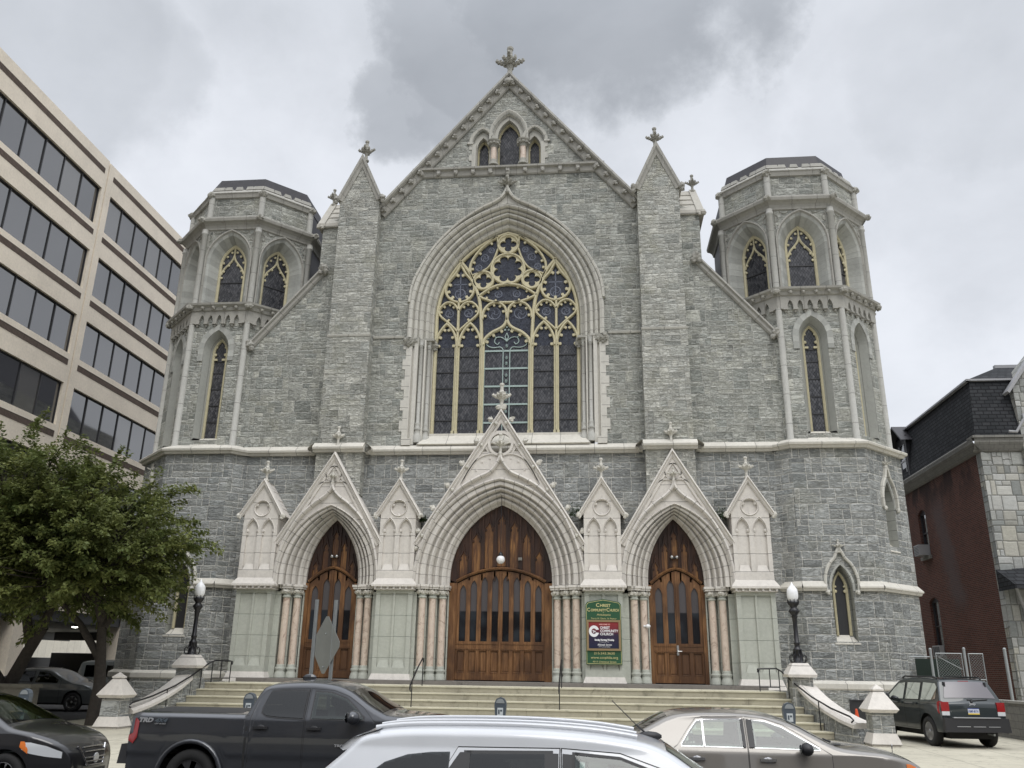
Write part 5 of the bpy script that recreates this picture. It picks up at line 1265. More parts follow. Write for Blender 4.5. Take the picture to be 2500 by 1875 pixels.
# dormer on the side
m = M(); m.box(Fs_, 12.3, 13.9, 9.9, 12.1, -.35, .10); dm = m.build('dormer', ['slate'], hs)
m = M(); m.box(Fs_, 12.62, 12.70, 9.95, 11.7, .10, .15); m.box(Fs_, 13.38, 13.46, 9.95, 11.7, .10, .15); m.box(Fs_, 12.62, 13.46, 9.92, 10.0, .10, .16); m.box(Fs_, 12.70, 13.38, 10.82, 10.9, .10, .14); m.build('window_frame', ['acgrey'], dm)
m = M(); m.box(Fs_, 12.7, 13.38, 10.0, 11.7, .09, .115); m.build('pane', ['tint'], dm)
m = M()
for a, b in ((11.9, 13.1), (14.3, 13.1)): m.mesh([Fs_.p(a, 11.75, .5), Fs_.p(b, 12.75, .5), Fs_.p(b, 12.75, -.4), Fs_.p(a, 11.75, -.4), Fs_.p(a, 11.65, .5), Fs_.p(b, 12.65, .5)], [(0, 1, 2, 3), (4, 5, 1, 0)])
m.box(Fs_, 12.25, 12.4, 10.0, 12.1, .10, .18); m.build('dormer_roof', ['slate'], dm)
# front gable dormer, upper bay
m = M(); m.plate(Fh, [(21.15, 8.2), (24.6, 8.2), (24.6, 12.2), (22.87, 14.2), (21.15, 12.2)], .25, -1.5); 
for u in (19.95, 20.62): m.box(Fh, u, u+.48, 8.75, 9.25, .0, .03)
m.build('front_gable', ['pale_ashlar'], hs)
m = M(); 
for q, a, b in ((1, (20.85, 11.75), (22.87, 14.42)), (1, (24.9, 11.75), (22.87, 14.42))): m.sweep(Fh, [a, b], [(-.06, .0), (-.06, .45), (.06, .45), (.06, .0)])
m.build('barge_board', ['acgrey'], hs)
m = M(); m.tube([Fh.p(20.6, 10.05, .4), Fh.p(20.9, 10.02, .42), Fh.p(21.3, 10.6, .42), Fh.p(21.35, 10.8, .3)], .06, 8)
m.tube([Fh.p(19.6, 4.0, .55), Fh.p(19.75, 3.9, .5), Fh.p(20.15, 2.9, .12), Fh.p(20.2, -1.2, .12)], .06, 8); m.builds('downpipe', ['acgrey'], hs)
m = M(); m.mesh([Fh.p(19.35, 3.75, 1.4), Fh.p(26, 3.75, 1.4), Fh.p(26, 4.9, .0), Fh.p(19.35, 4.45, .0), Fh.p(19.35, 3.6, 1.4), Fh.p(26, 3.6, 1.4), Fh.p(19.35, 3.6, 0)], [(0, 1, 2, 3), (0, 1, 5, 4), (0, 3, 6, 4)]); m.build('porch_roof', ['shingle'], hs)
m = M(); m.box(Fh, 20.5, 24, -.6, 3.2, -.1, .02); m.build('porch_shade_panel', ['dark'], hs)  # flat black panel painted in place of the shade inside the porch
for (u, v, w_, h_, dd) in ((22.4, 9.6, 1.0, 1.7, .25), (22.2, 5.6, 1.3, 2.1, 0), (26, 5.6, 1.1, 2.1, 0), (26, 1.0, 1.1, 2.2, 0)):
    F_ = Fh.shift(u, v, dd); m = M(); m.plate(F_, [(-.12, -.12), (w_+.12, -.12), (w_+.12, h_+.12), (-.12, h_+.12)], .06, .0, [[(0, 0), (w_, 0), (w_, h_), (0, h_)]], rev=.01); m.box(F_, 0, w_, h_/2-.03, h_/2+.03, .005, .04); q_ = m.build('window', ['acgrey'], hs)
    m = M(); m.box(F_, 0, w_, 0, h_, .004, .012); m.build('pane', ['tint'], q_)
# wall, fence and posts in the driveway
lr = thing('block_wall', 'low concrete block wall with pale coping beside the parked green car', 'wall', (15.5, -2, -1.28))
m = M(); m.wbox(15.36, 15.60, -12, 3.5, -1.3, -.32); m.build('masonry', ['cmu'], lr); m = M(); m.wbox(15.31, 15.65, -12, 3.5, -.32, -.25); m.build('coping', ['kerb'], lr)
MT['galv'] = plain('galvanised_steel', (.34, .36, .36), .45, .5, nz=.15); 
n = NT('chain_link'); u_, v_ = n.uv(); k1 = (((u_+v_)/.09).fract()-.5).abs(); k2 = (((u_-v_)/.09).fract()-.5).abs(); a_ = k1.max(k2).gt(.455)
MT['mesh'] = n.out((.28, .29, .29), .5, .4); n.put(n.b.inputs['Alpha'], a_)
FY = Fr((0, -.3, 0), (1, 0, 0), (0, -1, 0))
gt = thing('chain_link_gate', 'grey chain link fence gate between the right tower and the brick house', 'gate', (15, -.3, -1.28))
for u, z in ((14.62, 1.22), (15.70, 1.25)): m = M(); m.tube([FY.p(u, -1.28, 0), FY.p(u, z, 0)], .045, 10); m.ball(FY.p(u, z+.02, 0), .055, 8, 5); m.build('gate_post', ['galv'], gt)
for a, b, z in ((14.78, 15.60, 1.12), (15.82, 16.28, 1.12)):
    m = M(); m.tube([FY.p(a, -1.1, 0), FY.p(a, z, 0), FY.p(b, z, 0), FY.p(b, -1.1, 0), FY.p(a, -1.1, 0)], .022, 8); m.tube([FY.p(a, .3, 0), FY.p(b, .3, 0)], .015, 6); leafp = m.build('gate_leaf', ['galv'], gt)
    m = M(); m.add([FY.p(a, -1.1, 0), FY.p(b, -1.1, 0), FY.p(b, z, 0), FY.p(a, z, 0)]); m.build('chain_link', ['mesh'], leafp)
m = M(); m.tube([FY.p(14.85, 1.0, .02), FY.p(15.55, .62, .02)], .014, 6); m.tube([FY.p(13.9, 1.0, 0), FY.p(14.62, 1.0, 0)], .02, 6); m.build('brace', ['galv'], gt)
t = thing('steel_post', 'tall leaning galvanised post in front of the brick house', 'post', (17.0, -.3, -1.28)); m = M(); m.tube([(17.0, -.3, -1.28), (17.0, -.3, 1.25)], .05, 10); m.build('shaft', ['galv'], t); m = M(); m.ball((17.0, -.3, 1.27), .06, 8, 5); m.build('cap', ['galv'], t)
t = thing('privacy_screen', 'dark green cloth screen hung behind the chain link gate', 'screen', (15.2, .3, -1.28)); MT['screen'] = plain('dark_green_cloth', (.012, .022, .016), .9, nz=.3)
m = M(); m.wbox(14.3, 15.75, .3, .33, -1.28, .95); m.build('cloth', ['screen'], t)
t = thing('window_guard', 'pale boxed window guard on the brick wall above the gate', 'window guard', (19.4, 12.1, 1.5)); m = M(); m.box(Fs_, 11.5, 12.4, 1.25, 1.75, .02, .2); m.build('frame', ['acgrey'], t)
m = M()
for k in range(4): m.box(Fs_, 11.58+k*.2, 11.72+k*.2, 1.3, 1.7, .2, .215)
m.build('bar', ['frame_dk'], t)

# ================================================================== STREET FURNITURE
meters = [((1.78, -15.55), 'grey parking meter standing in front of the centre of the steps'), ((-2.75, -15.6), 'grey parking meter rising behind the bed of the black pickup'),
          ((6.70, -15.55), 'grey parking meter beside the lower right handrail'), ((-7.05, -15.6), 'grey parking meter above the black sedan on the left')]
MT['meter'] = plain('grey_meter_paint', (.10, .12, .14), .4, .2); MT['sticker'] = plain('white_sticker', (.62, .66, .66), .5); MT['meterwin'] = plain('meter_window', (.30, .32, .32), .2)
def meter():
    t = local_thing('parking_meter', meters[0][1], 'parking meter', (*meters[0][0], -1.40), 'parking meters along the kerb'); F = Fr((0, 0, 0), (1, 0, 0), (0, -1, 0))
    m = M(); m.tube([(0, 0, 0), (0, 0, .95)], .03, 10); m.lathe((0, 0, 0), [(.08, 0), (.08, .04), (.035, .06)], 10); m.build('pole', ['galv'], t)
    m = M(); o = [(-.06, .93), (.06, .93), (.085, 1.0), (.10, 1.14), (.105, 1.20), (.095, 1.26), (.065, 1.31), (0, 1.335), (-.065, 1.31), (-.095, 1.26), (-.105, 1.20), (-.10, 1.14), (-.085, 1.0)]
    m.plate(F, o, .06, -.06, back=True); m.frust(F, -.06, .06, -.05, .05, .9, .94, -.0); h = m.build('head', ['meter'], t)
    m = M(); w = circ(0, 1.235, .075, 12, 0, PI); m.plate(F, w, .068, .06); m.build('window', ['meterwin'], h)
    m = M(); m.box(F, -.05, .05, 1.03, 1.16, .06, .066); m.build('sticker', ['sticker'], h)
    m = M(); m.box(F, -.035, -.01, 1.06, 1.13, .066, .069); m.box(F, .0, .035, 1.10, 1.13, .066, .069); m.build('print', ['meter'], h)
    return t
def copy_tree(o, parent=None):
    c = o.copy(); COL.objects.link(c)
    if parent: c.parent = parent
    for ch in list(o.children): copy_tree(ch, c)
    return c
mt0 = meter()
for (p, lb) in meters[1:]: c = copy_tree(mt0); c.location = (*p, -1.40); c['label'] = lb
rs = thing('road_sign', 'diamond road sign seen from behind on two galvanised posts', 'road sign', (-1.6, -15.2, -1.4))
for x, y in ((-1.78, -15.25), (-1.44, -15.15)):
    m = M(); m.wbox(x-.03, x+.03, y-.012, y+.012, -1.4, 1.60); m.wbox(x-.03, x-.02, y-.03, y, -1.4, 1.60); m.wbox(x+.02, x+.03, y-.03, y, -1.4, 1.60); m.build('post', ['galv'], rs)
MT['signback'] = plain('aluminium_sign_back', (.30, .31, .29), .5, .35, nz=.12, nscale=4.)
a_ = R(-43); Fd = Fr((-1.63, -15.02, .79), (math.cos(a_), math.sin(a_), 0), (-math.sin(a_)*-1*-1, -math.cos(a_), 0)); Fd.N = Vector((math.sin(a_), -math.cos(a_), 0))
pts = []
for k in range(4):
    t = PI/2*k
    for e in (-.09, .09): pts.append((.52*math.cos(t+e), .52*math.sin(t+e)))
m = M(); m.plate(Fd, pts, .002, -.002, back=True); m.build('plate', ['signback'], rs)
m = M(); m.ball(Fd.p(0, -.40, .01), .02, 6, 4); m.ball(Fd.p(0, .2, .01), .015, 6, 4); m.build('bolt', ['galv'], rs)
# weeds on the ledges
MT['weed'] = plain('weed_green', (.035, .075, .02), .7, nz=.5, nscale=8.)
for (x, y, z, r, lb) in ((-7.0+.05, -.4, 5.75, .28, 'small weed growing between the far left pier and side gable'), (2.82, -.3, 5.85, .36, 'weeds growing between the central gable and the pier with the sign'), (8.0, -.35, 5.75, .30, 'weeds growing between the right side gable and the far right pier'), (-2.95, -.3, 5.7, .15, 'tiny weed tuft left of the central gable')):
    m = M()
    for k in range(220):
        p = V3(x+random.gauss(0, r*.55), y+random.gauss(0, r*.3), z+abs(random.gauss(0, r*.5))-.1); a, b = random.uniform(0, 6.28), random.uniform(-.6, .9); d = V3(math.cos(a)*math.cos(b), math.sin(a)*math.cos(b), math.sin(b))*.10; q = d.cross(V3(.3, .2, 1)).normalized()*.025
        m.add([p, p+d*.5+q, p+d, p+d*.5-q])
    tag(m.build('weed', ['weed']), lb, 'plant', 'weeds on the stone ledges')
t = thing('traffic_cone', 'small orange cone tip showing above the right stair coping', 'cone', (11.26, -3.0, -1.28)) ; MT['orange'] = plain('orange_plastic', (.75, .10, .03), .5)
m = M(); m.lathe((11.26, -3.0, -1.28), [(.18, 0), (.17, .04), (.12, .05), (.035, .68), (.02, .70)], 12); m.build('body', ['orange'], t)

# ================================================================== TREES
def leafmat():
    n = NT('leaves'); P = n.pos(); a = n.noise(P, 1.1, 3.); b = n.noise(P, 9., 2.)
    col = n.mix((a-.5)*2.2+.5, (.030, .055, .014), (.085, .125, .026)) if 0 else n.mix(((a-.5)*2.4+.5).clamp(), (.080, .115, .036), (.215, .235, .075))
    col = n.mix(b.smooth(.5, .75)*.5, col, (.21, .21, .06))
    n.out(col, .55, spec=.3); tb = n.new('ShaderNodeBsdfTranslucent'); n.t.links.new(col.k, tb.inputs[0]); mx = n.new('ShaderNodeMixShader'); mx.inputs[0].default_value = .35
    o = n.t.nodes['Material Output']; n.t.links.new(n.b.outputs[0], mx.inputs[1]); n.t.links.new(tb.outputs[0], mx.inputs[2]); n.t.links.new(mx.outputs[0], o.inputs[0]); return n.m
MT['leaf'] = leafmat(); MT['bark'] = plain('dark_bark', (.045, .038, .032), .9, nz=.5, nscale=12., bump=.02)
def leafcloud(name, sprays, parent, seed, size=.10):
    """numpy mesh of small drooping leaves laid in sprays along twigs"""
    rg = np.random.default_rng(seed); V = []; 
    for (c, dx, L, n) in sprays:
        c = np.array(c); dx = np.array(dx); dx = dx/np.linalg.norm(dx); side = np.cross(dx, (0, 0, 1)); side /= (np.linalg.norm(side)+1e-6)
        t = rg.random(n); off_ = rg.normal(0, 1, (n, 1)); wdt = .30*(1.15-t[:, None])*L
        p = c+dx*(t[:, None]*L)+side*off_*wdt*.6+np.array((0, 0, 1))*(rg.normal(0, .07, (n, 1))*L-.16*L*t[:, None]**2)
        ang = rg.uniform(0, 2*np.pi, n); tilt = rg.uniform(-.9, .15, n)
        d = np.stack([np.cos(ang)*np.cos(tilt), np.sin(ang)*np.cos(tilt), np.sin(tilt)], 1); d = d*.6+dx*.5; d /= np.linalg.norm(d, axis=1)[:, None]
        q = np.cross(d, rg.normal(0, .35, (n, 3))+np.array((0, 0, 1))); q /= np.linalg.norm(q, axis=1)[:, None]
        s = size*rg.uniform(.6, 1.35, (n, 1)); V.append(np.stack([p, p+d*s*.55+q*s*.36, p+d*s*1.2-np.array((0, 0, 1))*s*.15, p+d*s*.55-q*s*.36], 1).reshape(-1, 3))
    V = np.concatenate(V); nq = len(V)//4; me = bpy.data.meshes.new(name)
    me.vertices.add(len(V)); me.vertices.foreach_set('co', V.ravel()); me.loops.add(nq*4); me.loops.foreach_set('vertex_index', np.arange(nq*4)); me.polygons.add(nq)
    me.polygons.foreach_set('loop_start', np.arange(nq)*4); me.update(calc_edges=True); me.materials.append(MT['leaf'])
    o = bpy.data.objects.new(name, me); COL.objects.link(o); o.parent = parent; o.matrix_parent_inverse = PINV[parent.name]; return o
def tree(lb, base, limbs, crown, seed, nspr, r0=.2):
    rn = random.Random(seed); t = thing('street_tree', lb, 'tree', base, 'trees in front of the office block'); B_ = Vector(base)
    tr_ = M(); tr_.smooth = True; br = M(); br.smooth = True; ends = []
    (cx, cy, cz), (rx, ry, rz) = crown
    for i, L in enumerate(limbs):
        pts = [Vector(p) for p in L]; (tr_ if i == 0 else br).tube(pts, r0 if i == 0 else r0*.62, 10, r0*.6 if i == 0 else r0*.22)
        if i: ends += [(pts[-1], pts[-1]-pts[-2]), (pts[-2], pts[-1]-pts[-2])]
    sprays = []
    for k in range(nspr):
        while 1:
            d = Vector((rn.gauss(0, 1), rn.gauss(0, 1), rn.gauss(0, 1)))
            if d.length > .1: break
        d.normalize(); rad = rn.random()**.42
        if d.z < -.3: d.z *= .7
        lump = 1+.28*noise.noise(d*2.3+Vector((seed, 0, 0)))
        p = Vector((cx+d.x*rx*rad*lump, cy+d.y*ry*rad*lump, cz+d.z*rz*rad*lump))
        out_ = Vector((d.x, d.y, .25*d.z+rn.uniform(-.15, .35))); L_ = rn.uniform(.6, 1.2)
        sprays.append((tuple(p), tuple(out_), L_, int(125*L_*(.8+.5*rn.random()))))
        if rad > .5 and rn.random() < .6:
            s0 = Vector((cx+d.x*rx*.25, cy+d.y*ry*.25, cz+d.z*rz*.2-.4)); mid = (s0+p)/2+Vector((rn.uniform(-.2, .2), rn.uniform(-.2, .2), -.15))
            br.tube([s0, mid, p, p+out_.normalized()*L_*.8], .028, 5, .006, cap=False)
    tr_.build('trunk', ['bark'], t); br.build('branches', ['bark'], t); return t, sprays
tA, sA = tree('leafy green tree with a forked dark trunk nearest the church tower', (-10.95, -6.6, -1.28),
     [[(-10.95, -6.6, -1.3), (-10.9, -6.6, -.2), (-11.0, -6.65, .8), (-11.1, -6.7, 1.7)], [(-11.1, -6.7, 1.6), (-10.9, -6.9, 2.3), (-10.3, -7.2, 3.2), (-9.6, -7.6, 4.2)], [(-11.05, -6.65, .6), (-11.7, -6.8, 1.5), (-12.3, -7.2, 2.2), (-13, -7.6, 3.5)], [(-11.1, -6.7, 1.6), (-11.3, -7.2, 2.8), (-11.4, -7.6, 4.2), (-11.3, -8, 5.4)], [(-11, -6.7, 1.4), (-10.7, -6.2, 2.4), (-10.3, -5.8, 3.8)]],
     ((-11.7, -7.4, 3.4), (2.65, 2.7, 2.4)), 3, 620)
sA += [((-9.5, -7.8, 4.6), (1, 0, .3), 1.0, 80), ((-9.3, -8.0, 4.0), (1, .1, .15), 1.1, 90), ((-9.2, -7.8, 3.6), (1, 0, .2), .9, 70), ((-9.9, -8, 5.3), (.7, 0, .7), 1.0, 80), ((-10.7, -8, 5.6), (.4, 0, .9), 1.0, 80), ((-11.5, -8, 5.8), (.2, 0, 1), .9, 80)]
leafcloud('crown', sA, tA, 5)
tB, sB = tree('larger leafy green tree leaning at the left edge of the photo', (-14.2, -6.9+.9, -1.28),
     [[(-14.2, -6., -1.3), (-14.0, -6.1, -.2), (-13.5, -6.3, .7), (-13.0, -6.5, 1.4)], [(-13.1, -6.5, 1.3), (-12.6, -6.8, 2.1), (-12.2, -7.2, 3.4)], [(-14.1, -6.1, -.4), (-14.9, -6.5, .8), (-15.2, -7, 2.4), (-15, -7.6, 4)], [(-13.4, -6.4, .9), (-13.6, -7, 2.6), (-13.8, -7.6, 4.6), (-13.7, -7.8, 6)]],
     ((-14.3, -7.7, 4.0), (3.5, 3.0, 2.8)), 11, 700, .24)
sB += [((-12.7, -8.3, 6.3), (.5, 0, .8), 1.0, 90), ((-14.2, -8.3, 6.4), (-.2, 0, 1), 1.0, 90), ((-13.3, -8.3, 6.6), (.1, 0, 1), .9, 80)]
leafcloud('crown', sB, tB, 9)

# buildings on the other side of the street; only their reflections reach the photo
MT['opp'] = ashlar('opposite_stone', [(.20, .17, .14), (.24, .21, .18), (.28, .25, .22)], (.3, .29, .27), rock=.2)
for x0, x1, h, rf, lb in ((-34, -14, 9.5, 3.5, 'brown stone terrace with a dark gabled roof across the street, west end'), (-11, 9, 11, 4.5, 'tall brown stone house with a steep dark roof directly across the street'), (12, 36, 8.5, 3.2, 'long low brown stone terrace across the street, east end')):
    t = thing('terrace_house', lb, 'house', ((x0+x1)/2, -50, -1.2), 'houses across the street'); Fq = Fr((0, -46, 0), (1, 0, 0), (0, 1, 0)); m = M(); H = []
    nx = int((x1-x0)/2.6)
    for i in range(nx):
        for k in range(int(h/3.2)): u = x0+1.2+i*2.6; v = .2+k*3.1; H.append([(u, v), (u+1.1, v), (u+1.1, v+1.8), (u, v+1.8)])
    m.plate(Fq, [(x0, -1.25), (x1, -1.25), (x1, h), (x0, h)], 0, -10, H, rev=-.2, back=True); m.build('wall', ['opp'], t)
    
    for w_ in H: m = M(); m.add([Fq.p(*p, -.19) for p in w_]); m.build('window', ['tint'], t)
    m = M(); m.mesh([Fq.p(x0-.3, h, .4), Fq.p(x1+.3, h, .4), Fq.p(x1-2, h+rf, -5), Fq.p(x0+2, h+rf, -5), Fq.p(x0-.3, h, -10.4), Fq.p(x1+.3, h, -10.4)], [(0, 1, 2, 3), (4, 5, 2, 3), (0, 3, 4), (1, 2, 5)]); m.build('roof', ['shingle'], t)

tC, sC = tree('green tree added to darken the lot between the church tower and the office block', (-17.2, -3.2, -1.28),
     [[(-17.2, -3.2, -1.3), (-17.1, -3.2, .4), (-17.3, -3.3, 1.8)], [(-17.3, -3.3, 1.6), (-16.4, -3.4, 3), (-15.8, -3.6, 4.4)], [(-17.3, -3.3, 1.6), (-18.2, -3.3, 3.2), (-18.5, -3.4, 4.6)]], ((-16.6, -3.4, 3.9), (3.6, 3.2, 2.3)), 21, 420, .2)
leafcloud('crown', sC, tC, 13)  # tree added to block light over the lot and the silver car
# ================================================================== VEHICLES
def carpaint(name, c, metal=.0, rough=.28, flake=0.):
    n = NT(name); P = n.pos(); f = n.noise(P, 2.5, 3.)
    col = n.mix(1., c, n.comb(*[(f-.5)*.16+1.]*3), 'MULTIPLY')
    return n.out(col, f*.08+rough, metal, .5, 1.)
MT['p_char'] = carpaint('charcoal_car_paint', (.040, .043, .050), .35); MT['p_white'] = carpaint('silver_white_car_paint', (.54, .555, .58), .1)
MT['p_beige'] = carpaint('beige_silver_car_paint', (.215, .20, .18), .35); MT['p_black'] = carpaint('black_car_paint', (.010, .010, .012)); MT['p_green'] = carpaint('dark_green_car_paint', (.012, .020, .023), .15, .38)
MT['p_silver_shaded'] = carpaint('shaded_silver_car_paint', (.10, .11, .11), .3)  # silver darkened in the paint itself to look tree-shaded
def carglass(name, tint):
    n = NT(name); t = n.new('ShaderNodeBsdfTransparent'); t.inputs[0].default_value = (*tint, 1); g = n.new('ShaderNodeBsdfGlossy'); g.inputs['Roughness'].default_value = .02; g.inputs[0].default_value = (.9, .92, .93, 1)
    f = n.new('ShaderNodeFresnel'); f.inputs[0].default_value = 1.55; ff = S(n.t, f.outputs[0])*1.1+.02; x = n.new('ShaderNodeMixShader'); n.put(x.inputs[0], ff.clamp()); n.t.links.new(t.outputs[0], x.inputs[1]); n.t.links.new(g.outputs[0], x.inputs[2])
    n.t.links.new(x.outputs[0], n.t.nodes['Material Output'].inputs[0]); return n.m
MT['cglass'] = carglass('privacy_car_glass', (.10, .11, .11)); MT['cglass2'] = carglass('clear_car_glass', (.58, .68, .64)); MT['seat'] = plain('dark_seat_cloth', (.05, .052, .055), .9, nz=.2)
n = NT('grey_rear_glass'); MT['cglass3'] = n.out((.14, .13, .145), .25, spec=.8)  # opaque grey base for the rear window
MT['rubber'] = plain('tyre_rubber', (.018, .018, .018), .85, nz=.2); MT['trimblk'] = plain('black_plastic_trim', (.02, .02, .022), .5); MT['chrome'] = plain('chrome', (.45, .45, .46), .25, 1.)
MT['alloy'] = plain('alloy_wheel', (.42, .42, .43), .3, .8); MT['redlens'] = plain('red_lamp_lens', (.28, .012, .014), .15, spec=.7); MT['clearlens'] = plain('clear_lamp_lens', (.62, .64, .66), .12, spec=.8)
MT['amber'] = plain('amber_lens', (.75, .20, .04), .2); MT['badge'] = plain('silver_badge', (.55, .56, .58), .3, .6); MT['plate_w'] = plain('number_plate', (.55, .58, .66), .5); MT['plate_y'] = plain('number_plate_yellow', (.72, .52, .08), .5); MT['plate_b'] = plain('number_plate_ink', (.03, .05, .2), .5)
def lerp(tab, x):
    if x <= tab[0][0]: return tab[0][1]
    for (a, b), (c, d) in zip(tab[:-1], tab[1:]):
        if x <= c: return b+(d-b)*(x-a)/((c-a) or 1)
    return tab[-1][1]
class Car:
    def __init__(s, root, L, W, prof, vert, wheels, wr, zsill=.28, archr=None, front=(.75, .30), rear=(.4, .10), crown=.05, edge=.055):
        s.root, s.L, s.W, s.vert, s.wheels, s.wr, s.zs = root, L, W, vert, wheels, wr, zsill; s.front, s.rear, s.crown, s.edge = front, rear, crown, edge
        s.ar = archr or wr+.07; s.wins = {-1: [], 1: []}; s.tw = []; P = spline(prof, 6); s.prof = []
        for a, b in zip(P[:-1], P[1:]):
            k = max(1, int(math.dist(a, b)/.045)); s.prof += [(a[0]+(b[0]-a[0])*i/k, a[1]+(b[1]-a[1])*i/k) for i in range(k)]
        s.prof.append(P[-1]); x = -9
        s.prof = [(x := max(x, p[0]), p[1]) for p in s.prof]
        s.tops = sorted({round(p[0], 4): max(q[1] for q in s.prof if abs(q[0]-p[0]) < 1e-4) for p in s.prof}.items())
    def ztop(s, x): return lerp(s.tops, x)
    def zbot(s, x):
        z = s.zs
        for w in s.wheels:
            d = abs(x-w)
            if d < s.ar: z = max(z, s.wr+math.sqrt(s.ar**2-d*d)*.98)
        return z
    def hw(s, x, z):
        f = lerp(s.vert, z); r, a = s.front
        if x > s.L-r: f *= 1-a*((x-s.L+r)/r)**2.3
        r, a = s.rear
        if x < r: f *= 1-a*((r-x)/r)**2.3
        y = s.W/2*f; e = s.ztop(x)-z
        if e < s.edge: y -= s.edge*.8*(1-max(e, 0)/s.edge)**2
        return y
    def inwin(s, x, z, sg):
        for w in s.wins[sg]:
            if w[0][0] < x < w[-1][0]:
                lo = lerp([(p[0], p[1]) for p in w], x); hi = lerp([(p[0], p[2]) for p in w], x)
                if lo < z < hi: return True
        return False
    def body(s, mat, name='body'): s.bmat = mat
    def interior(s, x0, x1, zf, rows, zs, yo=.38):
        m = M(); m.wbox(x0, x1, -s.W/2+.16, s.W/2-.16, .5, zf); m.build('cabin_floor', ['rubber'], s.root)
        for x in rows:
            for y in (-yo, yo):
                m = M(); m.smooth = False; F = Fr((x, y, 0), (0, 1, 0), (1, 0, 0)); m.frust(F, -.24, .24, -.09, .06, zf-.05, zs, .05, .02); m.ball((x-.03, y, zs+.10), .13, 10, 6, (.5, 1, .75)); m.build('seat', ['seat'], s.root)
    def finish(s, name='body'):
        mat = s.bmat; m = M(); m.smooth = True; P = s.prof; n = len(P); NR = 38
        for sg in (-1, 1):
            V = []; xs = [p for p in P]
            for x, zt in xs:
                zb = min(s.zbot(x), zt-.01)
                for j in range(NR+1):
                    t = j/NR; t = 1-(1-t)**1.35; z = zb+(zt-zb)*t; V.append((x, sg*s.hw(x, z), z))
            F_ = [(i*(NR+1)+j, (i+1)*(NR+1)+j, (i+1)*(NR+1)+j+1, i*(NR+1)+j+1) for i in range(n-1) for j in range(NR)]
            F_ = [f for f in F_ if not all(s.inwin(V[k][0], V[k][2], sg) for k in f)]
            m.mesh(V, F_ if sg < 0 else [f[::-1] for f in F_])
        NC = 24; V = [s.top(i, t) for i in range(n) for t in [-1+2*j/NC for j in range(NC+1)]]
        def gone(i, j): return any(pr(*P[i]) and pr(*P[i+1]) and t0 < -1+2*j/NC and -1+2*(j+1)/NC < t1 for pr, t0, t1 in s.tw)
        m.mesh(V, [(i*(NC+1)+j, (i+1)*(NC+1)+j, (i+1)*(NC+1)+j+1, i*(NC+1)+j+1) for i in range(n-1) for j in range(NC) if not gone(i, j)])
        b = m.build(name, [mat], s.root); bm = bmesh.new(); bm.from_mesh(b.data); bmesh.ops.remove_doubles(bm, verts=bm.verts, dist=.0015); bmesh.ops.recalc_face_normals(bm, faces=bm.faces); bm.to_mesh(b.data); bm.free()
        u = M(); u.wbox(.35, s.L-.35, -s.W/2+.30, s.W/2-.30, .22, .62); u.build('underbody', ['rubber'], s.root); s.b = b; return b
    def nrm(s, i):
        a = s.prof[max(0, i-1)]; b = s.prof[min(len(s.prof)-1, i+1)]; x, z = b[0]-a[0], b[1]-a[1]; l = math.hypot(x, z) or 1; return -z/l, x/l
    def top(s, i, t, off=0.):
        x, z = s.prof[i]; ye = s.hw(x, z); nx, nz = s.nrm(i); c = s.crown*(1-t*t)+off; return (x+nx*c, t*ye, z+nz*c)
    def toppatch(s, pred, t0, t1, name, mat, parent=None, off=.006, t0b=None, t1b=None, nt_=8):
        """panel on the upper surface; the width changes linearly from t0..t1 (rear end) to t0b..t1b"""
        if mat in ('cglass', 'cglass2'): s.tw.append((pred, max(t0, t0 if t0b is None else t0b), min(t1, t1 if t1b is None else t1b)))
        ids = [i for i, p in enumerate(s.prof) if pred(*p)]; m = M(); m.smooth = True; t0b = t0 if t0b is None else t0b; t1b = t1 if t1b is None else t1b; V = []
        for q, i in enumerate(ids):
            f = q/max(1, len(ids)-1); a = t0+(t0b-t0)*f; b = t1+(t1b-t1)*f; V += [s.top(i, a+(b-a)*j/nt_, off) for j in range(nt_+1)]
        m.mesh(V, [(i*(nt_+1)+j, (i+1)*(nt_+1)+j, (i+1)*(nt_+1)+j+1, i*(nt_+1)+j+1) for i in range(len(ids)-1) for j in range(nt_)]); return m.build(name, [mat], parent or s.root)
    def side(s, st, name, mat, sg=-1, off=.006, parent=None, rows=5, step=.07, cut=False):
        if mat in ('cglass', 'cglass2'): s.wins[sg].append(st)
        """panel on the flank; st = [(x, zlo, zhi)...]"""
        S_ = []
        for a, b in zip(st[:-1], st[1:]):
            k = max(1, int((b[0]-a[0])/step)); S_ += [tuple(a[c]+(b[c]-a[c])*i/k for c in range(3)) for i in range(k)]
        S_.append(st[-1]); m = M(); m.smooth = True; V = []
        for x, lo, hi in S_:
            for j in range(rows+1): z = lo+(hi-lo)*j/rows; V.append((x, sg*(s.hw(x, z)+off), z))
        F_ = [(i*(rows+1)+j, (i+1)*(rows+1)+j, (i+1)*(rows+1)+j+1, i*(rows+1)+j+1) for i in range(len(S_)-1) for j in range(rows)]
        if cut: F_ = [f for f in F_ if not all(s.inwin(V[k][0], V[k][2], sg) for k in f)]
        m.mesh(V, F_); return m.build(name, [mat], parent or s.root)
    def line(s, pts, r, name, mat, sg=-1, off=.004, parent=None):
        P = spline(pts, 4); m = M(); m.smooth = True; m.tube([(x, sg*(s.hw(x, z)+off), z) for x, z in P], r, 5); return m.build(name, [mat], parent or s.root)
